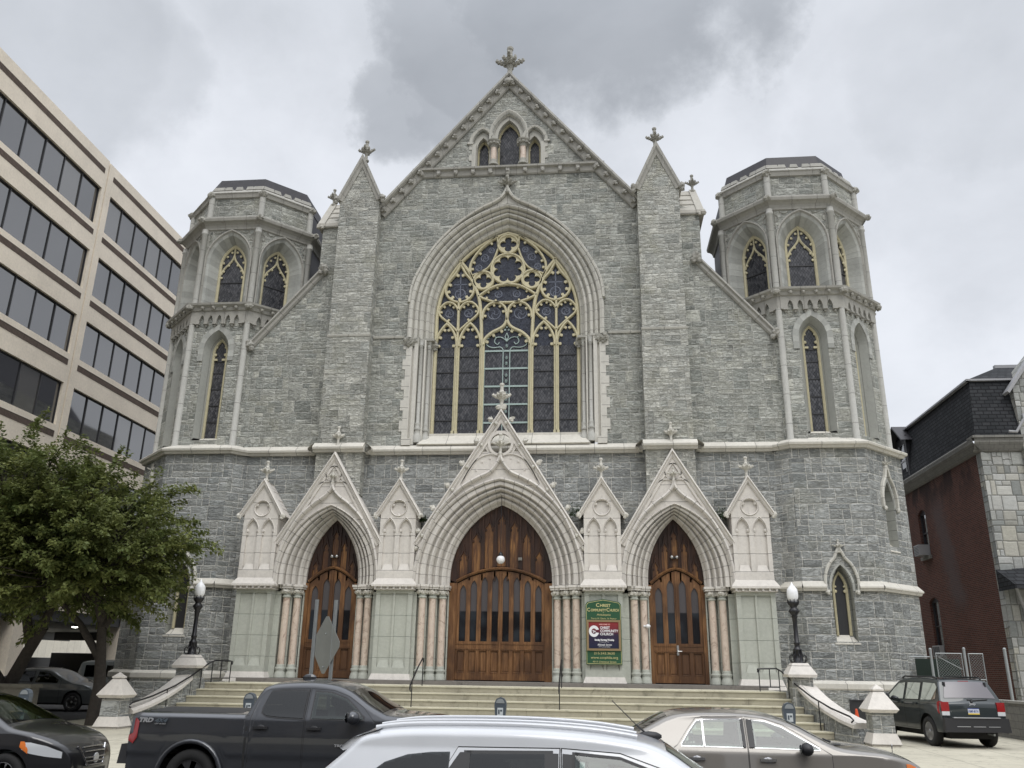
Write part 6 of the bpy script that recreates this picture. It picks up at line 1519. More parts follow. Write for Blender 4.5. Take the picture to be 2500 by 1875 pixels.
    def door(s, st, win, hx, hz, sg, mat, gl, hmat=None, trim='trimblk'):
        s.wins[sg].append(win); g = [(a, b-.008, c+.008) for a, b, c in st]; g[0] = (g[0][0]-.008, *g[0][1:]); g[-1] = (g[-1][0]+.008, *g[-1][1:])
        s.side(g, 'door_gap', 'rubber', sg, .0015, rows=34, step=.035, cut=True); d = s.side(st, 'door', mat, sg, .003, rows=34, step=.035, cut=True); s.wins[sg].pop()
        e = .022 if trim != 'chrome' else .013; i_ = .035; x0, x1 = win[0][0], win[-1][0]; W_ = lambda x, k: lerp([(p[0], p[k]) for p in win], x)
        def strip(L, nm, mt, off): return s.side(L, nm, mt, sg, off, d, rows=3, step=.035)
        for tr_, o, ii in (((trim, .011, .0),) if trim == 'chrome' else ())+(('trimblk', .010, i_),):
            q = e if (tr_ == trim) else .0
            strip([(x, hi-ii, hi+q) for x, lo, hi in win], 'window_frame', tr_, o); strip([(x, lo-q, lo+ii) for x, lo, hi in win], 'window_frame', tr_, o)
            for xa, xb in ((x0-q, x0+ii), (x1-ii, x1+q)): strip([(xa, W_(xa, 1)-q, W_(xa, 2)+q), (xb, W_(xb, 1)-q, W_(xb, 2)+q)], 'window_frame', tr_, o)
        s.side(win, 'window', gl, sg, .020, d, rows=8, step=.04)
        if hx is not None:
            h = M(); y = sg*(s.hw(hx, hz)+.01); h.wbox(hx-.11, hx+.11, *sorted((y, y+sg*.03)), hz-.018, hz+.018); h.ball((hx, y, hz), .05, 8, 5, (1.3, .35, .8)); h.build('handle', [hmat or mat], d)
        return d
    def wheel(s, x, sg, spokes=6, rim='alloy'):
        w = bpy.data.objects.new('wheel', None); COL.objects.link(w); w.parent = s.root; w.location = (x, sg*(s.W/2-.13), s.wr); w.empty_display_size = .1; PINV[w.name] = Matrix(); r = s.wr
        q = sg; t = M(); t.smooth = True; t.lathe((0, 0, 0), [(r*.62, -.10*q), (r*.93, -.11*q), (r, -.08*q), (r, .08*q), (r*.95, .11*q), (r*.64, .115*q), (r*.62, .09*q)], 32, 'y'); t.build('tyre', ['rubber'], w)
        g = M(); g.smooth = True; g.lathe((0, 0, 0), [(r*.63, .10*q), (r*.60, .11*q), (r*.57, .085*q), (r*.55, .0), (0.01, .0)], 28, 'y'); g.build('rim', [rim if rim != 'alloy2' else 'trimblk'], w)
        g = M(); g.lathe((0, 0, 0), [(r*.16, .09*q), (r*.13, .11*q), (.01, .112*q)], 12, 'y')
        for k in range(spokes):
            a = 2*PI*k/spokes+.25; F = Fr((0, 0, 0), (math.cos(a), 0, math.sin(a)), (0, q, 0)); c, sn = math.cos(a), math.sin(a)
            P = [(c*r*rr-sn*ww, d*q, sn*r*rr+c*ww) for rr, ww in ((.08, -.03), (.60, -.045), (.60, .045), (.08, .03)) for d in (.05, .10)]
            g.mesh(P, [(1, 3, 5, 7), (0, 1, 3, 2), (2, 3, 5, 4), (4, 5, 7, 6)])
        g.build('spokes', ['alloy' if rim != 'trimblk' else 'badge'], w); return w
    def mirror(s, x, z, sg, mat, sc=1.):
        m = M(); m.smooth = True; y = sg*(s.hw(x, z)+.02); m.ball((x, y+sg*.14*sc, z+.03), .12*sc, 12, 8, (.75, 1.05, .72)); m.tube([(x, y-sg*.03, z-.03), (x, y+sg*.1, z-.01)], .03, 8); o = m.build('wing_mirror', [mat], s.root)
        g = M(); g.ball((x-.085*sc, y+sg*.14*sc, z+.03), .09*sc, 10, 6, (.12, 1, .7)); g.build('mirror_glass', ['cglass'], o)
GZ = -1.55
# ---- charcoal pickup -----------------------------------------------------------
tk = local_thing('pickup_truck', 'charcoal crew cab pickup truck parked at the kerb in front of the left side door', 'pickup truck', (-3.72, -17.16, GZ-.03))
V_ = [(.2, .95), (.45, .97), (.66, .975), (.72, 1.0), (1.0, .995), (1.22, .97), (1.30, .93), (1.62, .78), (1.78, .72)]
c = Car(tk, 5.39, 1.89, [(.10, .48), (.10, .85), (.12, 1.20), (.16, 1.265), (.4, 1.27), (1.2, 1.27), (1.84, 1.27), (1.90, 1.275), (1.93, 1.32), (2.05, 1.60), (2.14, 1.675), (2.4, 1.72), (2.85, 1.735), (3.2, 1.70), (3.45, 1.62), (3.75, 1.44), (4.02, 1.31), (4.15, 1.285), (4.6, 1.25), (5.05, 1.17), (5.28, 1.02), (5.38, .8), (5.39, .45)], V_, (1.13, 4.36), .39, .36, .50)
c.body('p_char')
for sg in (-1, 1):
    c.door([(2.0, .42, 1.24), (2.06, .42, 1.50), (2.14, .42, 1.60), (2.2, .42, 1.635), (2.82, .42, 1.65)], [(2.16, 1.32, 1.345), (2.19, 1.29, 1.52), (2.23, 1.27, 1.60), (2.4, 1.255, 1.615), (2.80, 1.24, 1.62)], 2.17, 1.10, sg, 'p_char', 'cglass', 'trimblk')
    c.door([(2.85, .42, 1.65), (3.2, .42, 1.63), (3.45, .42, 1.55), (3.7, .42, 1.40), (3.86, .42, 1.24), (3.9, .6, 1.2)], [(2.93, 1.24, 1.61), (3.18, 1.24, 1.595), (3.42, 1.24, 1.52), (3.6, 1.24, 1.38), (3.72, 1.24, 1.26)], 2.99, 1.10, sg, 'p_char', 'cglass2', 'trimblk')
    c.side([(1.93, .40, 1.26), (1.965, .40, 1.27)], 'cab_gap', 'rubber', sg, .002)
    c.mirror(3.62, 1.24, sg, 'p_char', 1.15)
    for x in c.wheels: c.wheel(x, sg, 6, 'trimblk')
    m = M(); m.smooth = True      # wheel arch flares
    for x in c.wheels: m.tube([(x+.50*math.cos(t), sg*(.955), .39+.50*math.sin(t)) for t in [PI*(-.02+1.04*k/16) for k in range(17)]], .035, 8)
    m.builds('arch_flare', ['p_char'], tk)
c.side([(.105, .88, 1.17), (.20, .84, 1.2), (.26, .93, 1.15)], 'tail_light', 'redlens', -1, .014); c.side([(.105, .88, 1.17), (.20, .84, 1.2), (.26, .93, 1.15)], 'tail_light', 'redlens', 1, .014)
m = M(); m.frust(Fr((0, 0, 0), (0, 1, 0), (1, 0, 0)), -.86, .86, -.05, .16, .55, .82, .03, .02); m.build('rear_bumper', ['trimblk'], tk)
c.toppatch(lambda x, z: 3.42 < x < 4.0 and z > 1.2, -.90, .90, 'windscreen', 'cglass', t0b=-.93, t1b=.93); c.toppatch(lambda x, z: 1.93 < x < 2.06 and z > 1.3, -.8, .8, 'rear_window', 'cglass')
c.toppatch(lambda x, z: .25 < x < 1.84 and z > 1.2, -.86, .86, 'tonneau_cover', 'trimblk', off=.002)
m = M(); m.ball((2.55, .0, 1.80), .09, 10, 5, (1.3, .35, .7)); m.build('roof_fin', ['p_char'], tk)
Fk = Fr((0, -.955, 0), (1, 0, 0), (0, -1, 0))
text('TRD', Fk, .365, 1.145, .0, .085, 'badge', tk, .22, shear=.25, bold=.004, name='bed_lettering'); text('4X4', Fk, .60, 1.145, .0, .075, 'meter', tk, .20, shear=.3, bold=.003, name='bed_lettering'); text('OFF ROAD', Fk, .60, 1.115, .0, .026, 'badge', tk, .17, shear=.2, name='bed_lettering')
text('TRD', Fk, 3.39, .86, .004, .045, 'badge', tk, .14, shear=.2, bold=.002, name='door_badge')
c.interior(2.05, 4.0, .95, (2.35, 3.15), 1.38); c.finish()
# ---- white hatchback wagon in the near lane --------------------------------------
sv = local_thing('white_car', 'silver white hatchback with roof rails and antenna in the nearest lane', 'car', (1.15, -23.62, GZ-.06))
V_ = [(.2, .94), (.5, .99), (.85, 1.0), (.98, .97), (1.2, .86), (1.42, .75), (1.6, .70)]
c = Car(sv, 4.37, 1.77, [(0, .4), (0, .7), (.02, .95), (.08, 1.10), (.18, 1.22), (.34, 1.36), (.42, 1.44), (.50, 1.50), (.62, 1.53), (.9, 1.555), (1.5, 1.565), (2.0, 1.555), (2.45, 1.52), (2.80, 1.45), (3.1, 1.27), (3.45, 1.06), (3.62, .98), (3.9, .93), (4.2, .82), (4.34, .66), (4.37, .4)], V_, (.82, 3.42), .31, crown=.035, edge=.05)
c.body('p_white')
for sg in (-1, 1):
    c.side([(.30, 1.02, 1.06), (.45, .98, 1.13), (.56, .96, 1.22), (.70, .95, 1.32), (.87, .95, 1.375), (1.05, .95, 1.395), (1.20, .95, 1.40)], 'quarter_window', 'cglass', sg, .006)
    c.door([(1.08, .55, .95), (1.12, .40, 1.20), (1.26, .32, 1.43), (2.04, .32, 1.435)], [(1.33, .97, 1.39), (1.97, .97, 1.40)], 1.45, .86, sg, 'p_white', 'cglass')
    c.side([(1.14, .96, 1.2), (1.28, .96, 1.4), (1.36, .96, 1.4)], 'door_pillar', 'trimblk', sg, .024); c.side([(1.93, .96, 1.405), (2.035, .96, 1.405)], 'door_pillar', 'trimblk', sg, .025)
    c.door([(2.06, .32, 1.435), (2.5, .32, 1.41), (2.85, .32, 1.30), (3.1, .32, 1.15), (3.3, .34, .98)], [(2.16, .97, 1.395), (2.5, .97, 1.37), (2.80, .97, 1.27), (3.02, .97, 1.13), (3.22, .97, 1.0)], 2.25, .86, sg, 'p_white', 'cglass2')
    c.side([(2.065, .96, 1.405), (2.14, .96, 1.40)], 'door_pillar', 'trimblk', sg, .025)
    c.mirror(3.1, 1.02, sg, 'p_white')
    for x in c.wheels: c.wheel(x, sg, 5)
    c.side([(.0, .75, 1.0), (.15, .72, 1.05), (.3, .85, 1.0)], 'tail_light', 'redlens', sg, .006); c.side([(3.95, .62, .74), (4.3, .55, .7)], 'headlight', 'clearlens', sg, .006)
c.toppatch(lambda x, z: 2.84 < x < 3.56 and z > 1.0, -.90, .90, 'windscreen', 'cglass', t0b=-.92, t1b=.92); c.toppatch(lambda x, z: .04 < x < .25 and z > .95, -.85, .85, 'rear_window', 'cglass')
m = M(); m.smooth = True
sp_ = [(.10, 1.395), (.14, 1.43), (.3, 1.50), (.5, 1.535)]
for k, (x, z) in enumerate(sp_): pass
V = []
for x, z in ((.34, 1.385), (.31, 1.405), (.40, 1.475), (.62, 1.545)):
    for j in range(9): t = -1+j/4; V.append((x, t*.62, z+.02*(1-t*t)))
m.mesh(V, [(i*9+j, i*9+j+1, (i+1)*9+j+1, (i+1)*9+j) for i in range(3) for j in range(8)])
m.mesh([(.34, -.6, 1.385), (.31, -.6, 1.405), (.40, -.6, 1.475), (.62, -.62, 1.53), (.5, -.62, 1.42)], [(0, 1, 2, 3, 4)]); m.build('spoiler', ['p_white'], sv)
for t in (-.80, -.45, .45, .80):
    m = M(); m.smooth = True; m.tube([c.top(i, t, .012) for i, p in enumerate(c.prof) if .55 < p[0] < 2.65 and p[1] > 1.4], .022 if abs(t) > .5 else .016, 8); m.build('roof_rail', ['p_white'], sv)
m = M(); m.smooth = True; i_ = next(i for i, p in enumerate(c.prof) if p[0] > 2.70 and p[1] > 1.3); a_ = c.top(i_, -.12, .0); m.ball(a_, .07, 8, 5, (1.5, .6, .55)); m.tube([a_, (a_[0]-.10, a_[1], a_[2]+.08)], .008, 6); m.tube([(a_[0]-.10, a_[1], a_[2]+.08), (a_[0]-.30, a_[1], a_[2]+.27)], .004, 6); m.build('antenna', ['trimblk'], sv)
c.interior(.5, 3.3, .85, (1.5, 2.5), 1.22, .36); c.finish()
# ---- beige sedan ----------------------------------------------------------------
ds = local_thing('beige_sedan', 'beige silver saloon with chrome window trim parked at the kerb on the right', 'car', (2.87, -17.13, GZ-.08))
V_ = [(.2, .93), (.5, .98), (.72, 1.0), (.95, .97), (1.02, .935), (1.2, .83), (1.38, .73), (1.5, .70)]
c = Car(ds, 5.27, 1.9, [(0, .4), (0, .75), (.04, .95), (.12, 1.02), (.5, 1.045), (.85, 1.07), (1.05, 1.12), (1.35, 1.27), (1.62, 1.40), (1.9, 1.45), (2.3, 1.465), (2.68, 1.46), (3.0, 1.43), (3.35, 1.34), (3.7, 1.17), (3.95, 1.05), (4.2, 1.01), (4.6, .97), (4.9, .90), (5.1, .80), (5.22, .65), (5.27, .4)], V_, (1.05, 4.0+.17), .34, .22)
c.body('p_beige')
for sg in (-1, 1):
    st = [(1.66, .30, .98), (1.74, .30, 1.04), (1.9, .30, 1.25), (2.02, .30, 1.39), (2.12, .30, 1.41), (2.71, .30, 1.42)]
    c.door(st, [(1.80, 1.035, 1.06), (1.93, 1.035, 1.24), (2.03, 1.035, 1.355), (2.12, 1.035, 1.375), (2.66, 1.03, 1.385)], 2.0, .87, sg, 'p_beige', 'cglass2', 'chrome', 'chrome')
    c.side([(2.10, 1.035, 1.375), (2.125, 1.035, 1.38)], 'window_divider', 'chrome', sg, .024); c.side([(2.655, 1.03, 1.39), (2.70, 1.03, 1.395)], 'door_pillar', 'trimblk', sg, .026)
    c.door([(2.73, .30, 1.42), (3.0, .30, 1.395), (3.25, .30, 1.32), (3.5, .30, 1.18), (3.78, .30, 1.0), (3.86, .34, .95)], [(2.80, 1.03, 1.38), (3.0, 1.03, 1.365), (3.23, 1.025, 1.29), (3.48, 1.02, 1.15), (3.70, 1.015, 1.03)], 2.98, .87, sg, 'p_beige', 'cglass2', 'chrome', 'chrome')
    c.side([(2.74, 1.03, 1.395), (2.82, 1.03, 1.385)], 'door_pillar', 'trimblk', sg, .026)
    c.mirror(3.50, 1.00, sg, 'trimblk', 1.)
    for x in c.wheels: c.wheel(x, sg, 7)
    c.side([(4.86, .80, .86), (4.92, .72, .855), (5.02, .66, .81)], 'headlight', 'amber', sg, .006); c.side([(5.0, .68, .82), (5.18, .60, .72)], 'headlight_lens', 'clearlens', sg, .006); c.side([(.02, .62, .95), (.25, .66, .95)], 'tail_light', 'redlens', sg, .006)
c.toppatch(lambda x, z: 3.3 < x < 3.92 and z > 1.0, -.88, .88, 'windscreen', 'cglass', t0b=-.92, t1b=.92); c.toppatch(lambda x, z: 1.08 < x < 1.64 and z > 1.1, -.93, .93, 'rear_window', 'cglass', t0b=-.86, t1b=.86)
m = M(); m.smooth = True; m.tube([(4.95, -.05, .93), (4.95, -.05, 1.0)], .006, 5); m.ball((4.95, -.05, 1.02), .035, 8, 5, (.3, .7, 1.2)); m.build('bonnet_emblem', ['chrome'], ds)
m = M(); m.tube([c.top(i, -.4, .01) for i, p in enumerate(c.prof) if 3.86 < p[0] < 4.0 and p[1] > 1.], .012, 6); m.ball(c.top(next(i for i, p in enumerate(c.prof) if p[0] > 3.95 and p[1] > 1.), -.75, .012), .04, 8, 4, (2., .8, .4)); m.build('wiper', ['trimblk'], ds)
c.interior(1.3, 3.8, .88, (1.95, 2.85), 1.18); c.finish()
# ---- black sedan ------------------------------------------------------------------
sn = local_thing('black_sedan', 'black saloon with chrome grille parked at the kerb behind the pickup', 'car', (-9.26, -17.2, GZ-.02))
V_ = [(.2, .92), (.5, .98), (.75, 1.0), (.92, .97), (1.0, .93), (1.2, .82), (1.4, .72), (1.5, .69)]
c = Car(sn, 4.62, 1.76, [(0, .4), (0, .8), (.06, 1.05), (.3, 1.09), (.6, 1.12), (1.0, 1.32), (1.4, 1.45), (1.9, 1.49), (2.4, 1.47), (2.85, 1.37), (3.2, 1.21), (3.55, 1.04), (3.7, .985), (4.0, .93), (4.3, .84), (4.5, .73), (4.6, .58), (4.62, .3)], V_, (.95, 3.70), .32, front=(.85, .36))
c.body('p_black')
for sg in (-1, 1):
    c.door([(1.15, .3, 1.2), (1.3, .3, 1.36), (1.5, .3, 1.42), (2.1, .3, 1.43)], [(1.35, 1.0, 1.3), (1.5, 1.0, 1.37), (2.05, 1.0, 1.38)], 1.5, .88, sg, 'p_black', 'cglass')
    c.door([(2.13, .3, 1.43), (2.6, .3, 1.38), (3.0, .3, 1.2), (3.4, .3, 1.0)], [(2.2, .99, 1.38), (2.6, .99, 1.32), (2.95, .98, 1.17), (3.25, .97, 1.03)], 2.35, .87, sg, 'p_black', 'cglass2')
    c.mirror(3.02, 1.02, sg, 'p_black')
    for x in c.wheels: c.wheel(x, sg, 9)
    c.side([(3.96, .70, .80), (4.08, .645, .80), (4.3, .60, .75), (4.50, .57, .66)], 'headlight', 'clearlens', sg, .008); c.side([(3.93, .735, .815), (3.99, .69, .815), (4.06, .64, .70)], 'indicator', 'amber', sg, .011)
    c.side([(4.30, .36, .44), (4.5, .35, .43)], 'fog_lamp', 'trimblk', sg, .006)
c.toppatch(lambda x, z: 2.78 < x < 3.56 and z > 1.02, -.88, .88, 'windscreen', 'cglass2', t0b=-.93, t1b=.93)
f_ = c.toppatch(lambda x, z: x > 4.45 and .40 < z < .66, -.68, .68, 'grille', 'trimblk', off=.010, t0b=-.50, t1b=.50)
for z0 in (.43, .49, .55, .61, .66):
    i_ = min((i for i, p in enumerate(c.prof) if p[0] > 4.4), key=lambda i: abs(c.prof[i][1]-z0)); g = M(); g.smooth = True; g.tube([c.top(i_, -.52+1.04*k/8, .02) for k in range(9)], .014, 6); g.build('grille_bar', ['chrome'], f_)
for q in (-1, 1):
    g = M(); g.smooth = True; i0 = min((i for i, p in enumerate(c.prof) if p[0] > 4.4), key=lambda i: abs(c.prof[i][1]-.68)); i1 = min((i for i, p in enumerate(c.prof) if p[0] > 4.4), key=lambda i: abs(c.prof[i][1]-.41)); g.tube([c.top(i0, q*.66, .02), c.top(i1, q*.42, .02)], .02, 6); g.build('grille_surround', ['chrome'], f_)
m = M(); m.lathe((4.675, 0, .53), [(.075, 0), (.08, .008), (.07, .016)], 16, 'x'); m.build('round_badge', ['badge'], f_)
c.toppatch(lambda x, z: x > 4.5 and .30 < z < .39, -.75, .75, 'lower_intake', 'trimblk', off=.008)
c.interior(.9, 3.4, .85, (1.5, 2.4), 1.16, .34); c.finish()
# ---- dark green off-roader, seen from behind -----------------------------------------
jp = local_thing('green_suv', 'dark green off-road car parked nose in on the driveway at the right', 'car', (12.76, -7.9, -1.285), rotz=R(96.5)); jp.scale = (.94, .94, .95)
V_ = [(.2, .96), (.5, .985), (.9, 1.0), (1.08, .985), (1.15, .96), (1.6, .80), (1.75, .74)]
c = Car(jp, 4.74, 1.72, [(.0, .42), (.0, .70), (.10, .72), (.10, .80), (.11, 1.05), (.17, 1.16), (.40, 1.58), (.50, 1.66), (.8, 1.695), (1.6, 1.72), (2.3, 1.70), (2.75, 1.64), (3.2, 1.38), (3.5, 1.17), (3.7, 1.12), (4.3, 1.05), (4.6, .95), (4.72, .75), (4.74, .4)], V_, (.93, 3.71), .37, .38, .46, rear=(.25, .03), crown=.03)
c.body('p_green')
for sg in (-1, 1):
    c.side([(.42, 1.2, 1.48), (.55, 1.17, 1.58), (1.22, 1.15, 1.60)], 'quarter_window', 'cglass', sg, .006)
    c.door([(1.28, .8, 1.62), (1.45, .42, 1.63), (2.18, .42, 1.63)], [(1.34, 1.16, 1.59), (2.12, 1.15, 1.59)], 1.5, 1.05, sg, 'p_green', 'cglass')
    c.door([(2.2, .42, 1.63), (2.7, .42, 1.6), (3.0, .42, 1.42), (3.3, .42, 1.2)], [(2.27, 1.15, 1.585), (2.65, 1.14, 1.56), (2.95, 1.14, 1.39), (3.18, 1.14, 1.23)], 2.4, 1.05, sg, 'p_green', 'cglass2')
    c.mirror(3.10, 1.16, sg, 'trimblk', 1.15)
    for x in c.wheels: c.wheel(x, sg, 5)
    m = M(); m.smooth = True; m.tube([(.62, sg*.60, 1.70), (.75, sg*.60, 1.745), (2.5, sg*.60, 1.755), (2.65, sg*.60, 1.70)], .022, 8); m.build('roof_rail', ['trimblk'], jp)
    c.side([(.10, .86, 1.14), (.20, .84, 1.15), (.28, .9, 1.12)], 'tail_light', 'redlens', sg, .01)
Fj = Fr((0, 0, 0), (0, -1, 0), (-1, 0, 0))        # viewed from behind
c.toppatch(lambda x, z: .19 < x < .44 and 1.16 < z < 1.62, -.90, .90, 'rear_window', 'cglass3', t0b=-.84, t1b=.84, off=.012)
for q in (-1, 1):
    m = M(); m.box(Fj, *sorted((q*.64, q*.845)), .90, 1.13, -.14, -.075); t_ = m.build('tail_light', ['redlens'], jp); m = M(); m.box(Fj, *sorted((q*.64, q*.84)), .80, .90, -.14, -.078); m.build('reversing_light', ['clearlens'], t_)
m = M(); m.frust(Fj, -.865, .865, -.12, .05, .40, .74, .02, .02); m.box(Fj, -.70, .70, .742, .752, -.06, .03); m.build('rear_bumper', ['p_green2'] if 'p_green2' in MT else ['trimblk'], jp)
m = M(); m.box(Fj, -.62, .62, .742, .765, -.03, .055)
for a, b in ((-.55, -.2), (-.12, .2), (.28, .58)): m.box(Fj, a, b, .53, .545, .04, .052)
m.build('bumper_strip', ['badge'], jp)
m = M(); m.box(Fj, -.15, .15, .83, .985, -.10, -.075); pl_ = m.build('number_plate', ['plate_w'], jp); m = M(); m.box(Fj, -.15, .15, .83, .86, -.075, -.073); m.build('plate_band', ['plate_y'], pl_); m = M(); m.box(Fj, -.15, .15, .965, .985, -.075, -.073); m.build('plate_band', ['plate_b'], pl_)
text('KMF-8191', Fj, 0, .877, -.074, .085, 'plate_b', pl_, .26, bold=.002, extr=.001); text('Jeep', Fj, .0, 1.065, -.082, .085, 'badge', jp, .17, bold=.003, name='tailgate_badge'); text('LAREDO', Fj, -.50, .885, -.095, .04, 'badge', jp, .2, name='tailgate_badge'); text('4X4', Fj, -.50, .845, -.095, .04, 'badge', jp, .12, name='tailgate_badge')
m = M(); m.box(Fj, -.20, .28, .795, .815, -.115, -.09); m.build('tailgate_strip', ['badge'], jp)
m = M(); m.smooth = True; m.tube([(.13, -.0, 1.15), (.12, -.02, 1.17), (.15, -.45, 1.20)], .014, 6); m.ball((.12, 0, 1.14), .04, 8, 5); m.box(Fj, -.10, .04, 1.175, 1.2, -.18, -.13); m.build('rear_wiper', ['trimblk'], jp)
i_ = next(i for i, p in enumerate(c.prof) if p[1] > 1.61); m = M(); m.box(Fj, -.14, .14, 1.62, 1.655, -.46, -.40); m.build('brake_light', ['redlens'], jp)
for u in (-.55, .55): m = M(); m.box(Fj, u-.02, u+.02, 1.50, 1.62, -.46, -.33); m.build('window_hinge', ['trimblk'], jp)
m = M(); m.smooth = True; m.tube([(.05, -.45, .34), (.5, -.45, .36)], .03, 8); m.build('exhaust_pipe', ['galv'], jp); m = M(); m.smooth = True; m.ball((.93, 0, .33), .15, 10, 6); m.tube([(.93, -.8, .35), (.93, .8, .35)], .05, 8); m.build('rear_axle', ['rubber'], jp)
c.interior(.6, 3.4, .95, (1.6, 2.6), 1.32, .34); c.finish()
# ---- silver car and van on the shaded lot ----------------------------------------------
sc_ = local_thing('silver_car', 'silver saloon in the shade behind the low wall and the trees', 'car', (-19.4, .6, -1.28))
V_ = [(.2, .92), (.5, .98), (.75, 1.0), (.95, .95), (1.2, .80), (1.45, .70)]
c = Car(sc_, 4.8, 1.82, [(0, .4), (0, .8), (.06, 1.0), (.5, 1.05), (1.0, 1.2), (1.5, 1.42), (2.1, 1.47), (2.7, 1.42), (3.2, 1.2), (3.7, 1.02), (4.3, .9), (4.7, .7), (4.8, .4)], V_, (.95, 3.85), .33)
c.body('p_silver_shaded')
c.door([(1.3, .3, 1.25), (1.6, .3, 1.39), (2.2, .3, 1.40)], [(1.45, 1.0, 1.3), (1.65, 1.0, 1.35), (2.15, 1.0, 1.36)], None, 0, -1, 'p_silver_shaded', 'cglass'); c.door([(2.23, .3, 1.40), (2.7, .3, 1.35), (3.3, .3, 1.05)], [(2.3, 1.0, 1.36), (2.7, 1.0, 1.31), (3.15, .99, 1.08)], None, 0, -1, 'p_silver_shaded', 'cglass')
for x in c.wheels:
    for sg in (-1, 1): c.wheel(x, sg, 7)
c.interior(1.2, 3.4, .85, (1.8, 2.6), 1.15, .34); c.finish()
vn = local_thing('dark_van', 'dark van in the parking level behind the right tree trunk', 'van', (-19.8, 7.5, -1.28))
V_ = [(.2, .95), (.9, 1.0), (1.1, .98), (1.8, .88), (1.9, .85)]
c = Car(vn, 4.9, 1.9, [(0, .4), (0, 1.0), (.1, 1.5), (.3, 1.75), (1.5, 1.8), (3.0, 1.76), (3.5, 1.5), (4.0, 1.15), (4.6, 1.0), (4.85, .7), (4.9, .4)], V_, (.95, 3.9), .34)
c.body('p_silver_shaded')
for a, b in ((.4, 1.3), (1.4, 2.3), (2.4, 3.2)): c.side([(a, 1.1, 1.6), (b, 1.1, 1.6 if b < 3 else 1.5)], 'window', 'cglass', -1)
for x in c.wheels:
    for sg in (-1, 1): c.wheel(x, sg, 7)
c.interior(.3, 3.4, .95, (1.2, 2.2), 1.4, .36); c.finish()
# ================================================================== CAMERA, SKY, LIGHT
yw, pt_, rl, fpx = .1015, .3264, .0151, 2060.08
fw = Vector((-math.sin(yw)*math.cos(pt_), math.cos(yw)*math.cos(pt_), math.sin(pt_))); rt = Vector((math.cos(yw), math.sin(yw), 0)); up = rt.cross(fw)
cxv = rt*math.cos(rl)+up*math.sin(rl); cyv = up*math.cos(rl)-rt*math.sin(rl)
cam = bpy.data.cameras.new('camera'); co = bpy.data.objects.new('camera', cam); COL.objects.link(co); scene.camera = co
co.matrix_world = Matrix(((cxv.x, cyv.x, -fw.x, 3.497), (cxv.y, cyv.y, -fw.y, -31.2835), (cxv.z, cyv.z, -fw.z, .3938), (0, 0, 0, 1)))
cam.sensor_width = 36; cam.lens = 36*fpx/2500; cam.clip_end = 3000; cam.clip_start = .05
def cdir(px, py):  # direction in the world of a point in the 2212 x 1659 view
    d = fw+cxv*((px*1.1302-1250)/fpx)-cyv*((py*1.1302-937.5)/fpx); return d.normalized()
w = bpy.data.worlds.new('World'); scene.world = w; w.use_nodes = True
nt = NT.__new__(NT); nt.t = w.node_tree; nt.b = None
bg = w.node_tree.nodes['Background']
tc = nt.new('ShaderNodeTexCoord'); D_ = S(nt.t, tc.outputs['Generated'])
nz_ = nt.new('ShaderNodeTexNoise'); nt.t.links.new(D_.k, nz_.inputs['Vector']); nz_.inputs['Scale'].default_value = 7.; nz_.inputs['Detail'].default_value = 7.; nz_.inputs['Roughness'].default_value = .6
ad = nt.new('ShaderNodeVectorMath'); ad.operation = 'MULTIPLY_ADD'; nt.t.links.new(nz_.outputs['Color'], ad.inputs[0]); ad.inputs[1].default_value = (.22, .22, .22); nt.t.links.new(D_.k, ad.inputs[2])
sb = nt.new('ShaderNodeVectorMath'); sb.operation = 'SUBTRACT'; nt.t.links.new(ad.outputs[0], sb.inputs[0]); sb.inputs[1].default_value = (.11, .11, .11)
dd = S(nt.t, sb.outputs[0]); x, y, z = nt.sep(D_)
def blob(px, py, k, a):
    c = cdir(px, py); n = nt.new('ShaderNodeVectorMath'); n.operation = 'DISTANCE'; nt.t.links.new(dd.k, n.inputs[0]); n.inputs[1].default_value = tuple(c)
    return S(nt.t, n.outputs['Value']).smooth(k, k*.42)*a
dark = None
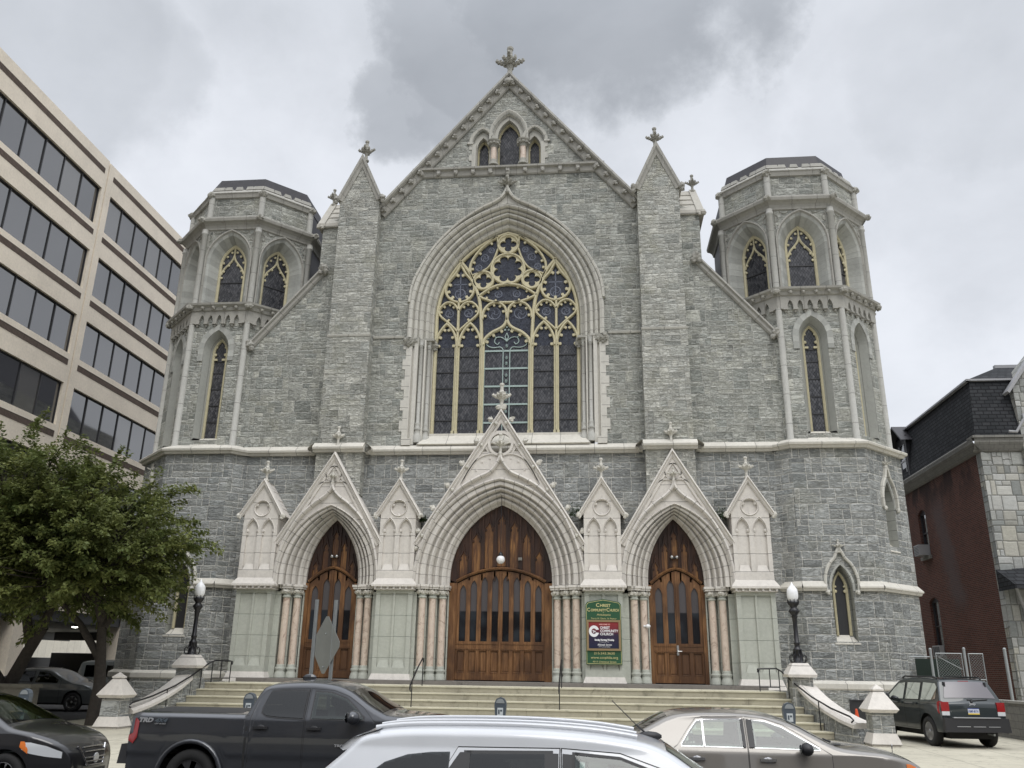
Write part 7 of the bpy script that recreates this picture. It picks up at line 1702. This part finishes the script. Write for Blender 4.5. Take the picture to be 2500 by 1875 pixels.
for b in ((1000, 90, .15, .66), (1180, 50, .18, .72), (1390, 0, .17, .72), (1560, -80, .15, .65), (850, 245, .095, .55), (960, 240, .11, .6), (1110, 190, .11, .55), (60, 40, .22, .36), (330, 110, .13, .30), (40, 230, .14, .34),
          (2100, 100, .20, .28), (1900, 250, .16, .2), (2150, 430, .2, .2), (1100, -400, .5, .4), (2000, -300, .3, .3)):
    q = blob(*b); dark = q if dark is None else (dark.max(q))
el = z.max(.05); pl = nt.comb(x/(el+.25), y/(el+.25), z*.5)
f1 = nt.noise(pl, 1.6, 6., .58, .3); f2 = nt.noise(pl, 5., 5., .6)
val = (f1-.5)*.50+(f2-.5)*.16+.90-dark*.86
col = nt.ramp(val.clamp(), [(0., (.28, .305, .34)), (.3, (.37, .395, .435)), (.6, (.60, .63, .68)), (.8, (.76, .79, .85)), (1., (.88, .91, .97))])
zen = z.smooth(.62, .95)*1.6+1.     # an overcast sky is brightest overhead
hor = z.smooth(-.02, .0)
col = nt.mix(1., col, nt.comb(zen, zen, zen), 'MULTIPLY')
sky = nt.new('ShaderNodeTexSky'); sky.sky_type = 'NISHITA'; sky.sun_disc = False; sky.sun_elevation = R(52); sky.sun_rotation = R(200)
sk = nt.new('ShaderNodeVectorMath'); sk.operation = 'SCALE'; nt.t.links.new(sky.outputs[0], sk.inputs[0]); sk.inputs['Scale'].default_value = .004
adn = nt.new('ShaderNodeVectorMath'); nt.t.links.new(col.k, adn.inputs[0]); nt.t.links.new(sk.outputs[0], adn.inputs[1])
nt.t.links.new(adn.outputs[0], bg.inputs[0]); bg.inputs[1].default_value = 1.0
sun = bpy.data.lights.new('sun', 'SUN'); sun.energy = 1.3; sun.angle = R(35); sun.color = (1., .97, .92); so = bpy.data.objects.new('sun', sun); COL.objects.link(so)
so.rotation_euler = (R(90-52), 0, R(20)); so.location = (0, -20, 40)
scene.view_settings.view_transform = 'Standard'; scene.view_settings.look = 'None'; scene.view_settings.exposure = .0; scene.view_settings.gamma = 1.
scene.cycles.use_denoising = True
scene.cycles.max_bounces = 6; scene.cycles.diffuse_bounces = 3; scene.cycles.glossy_bounces = 3; scene.cycles.transmission_bounces = 4
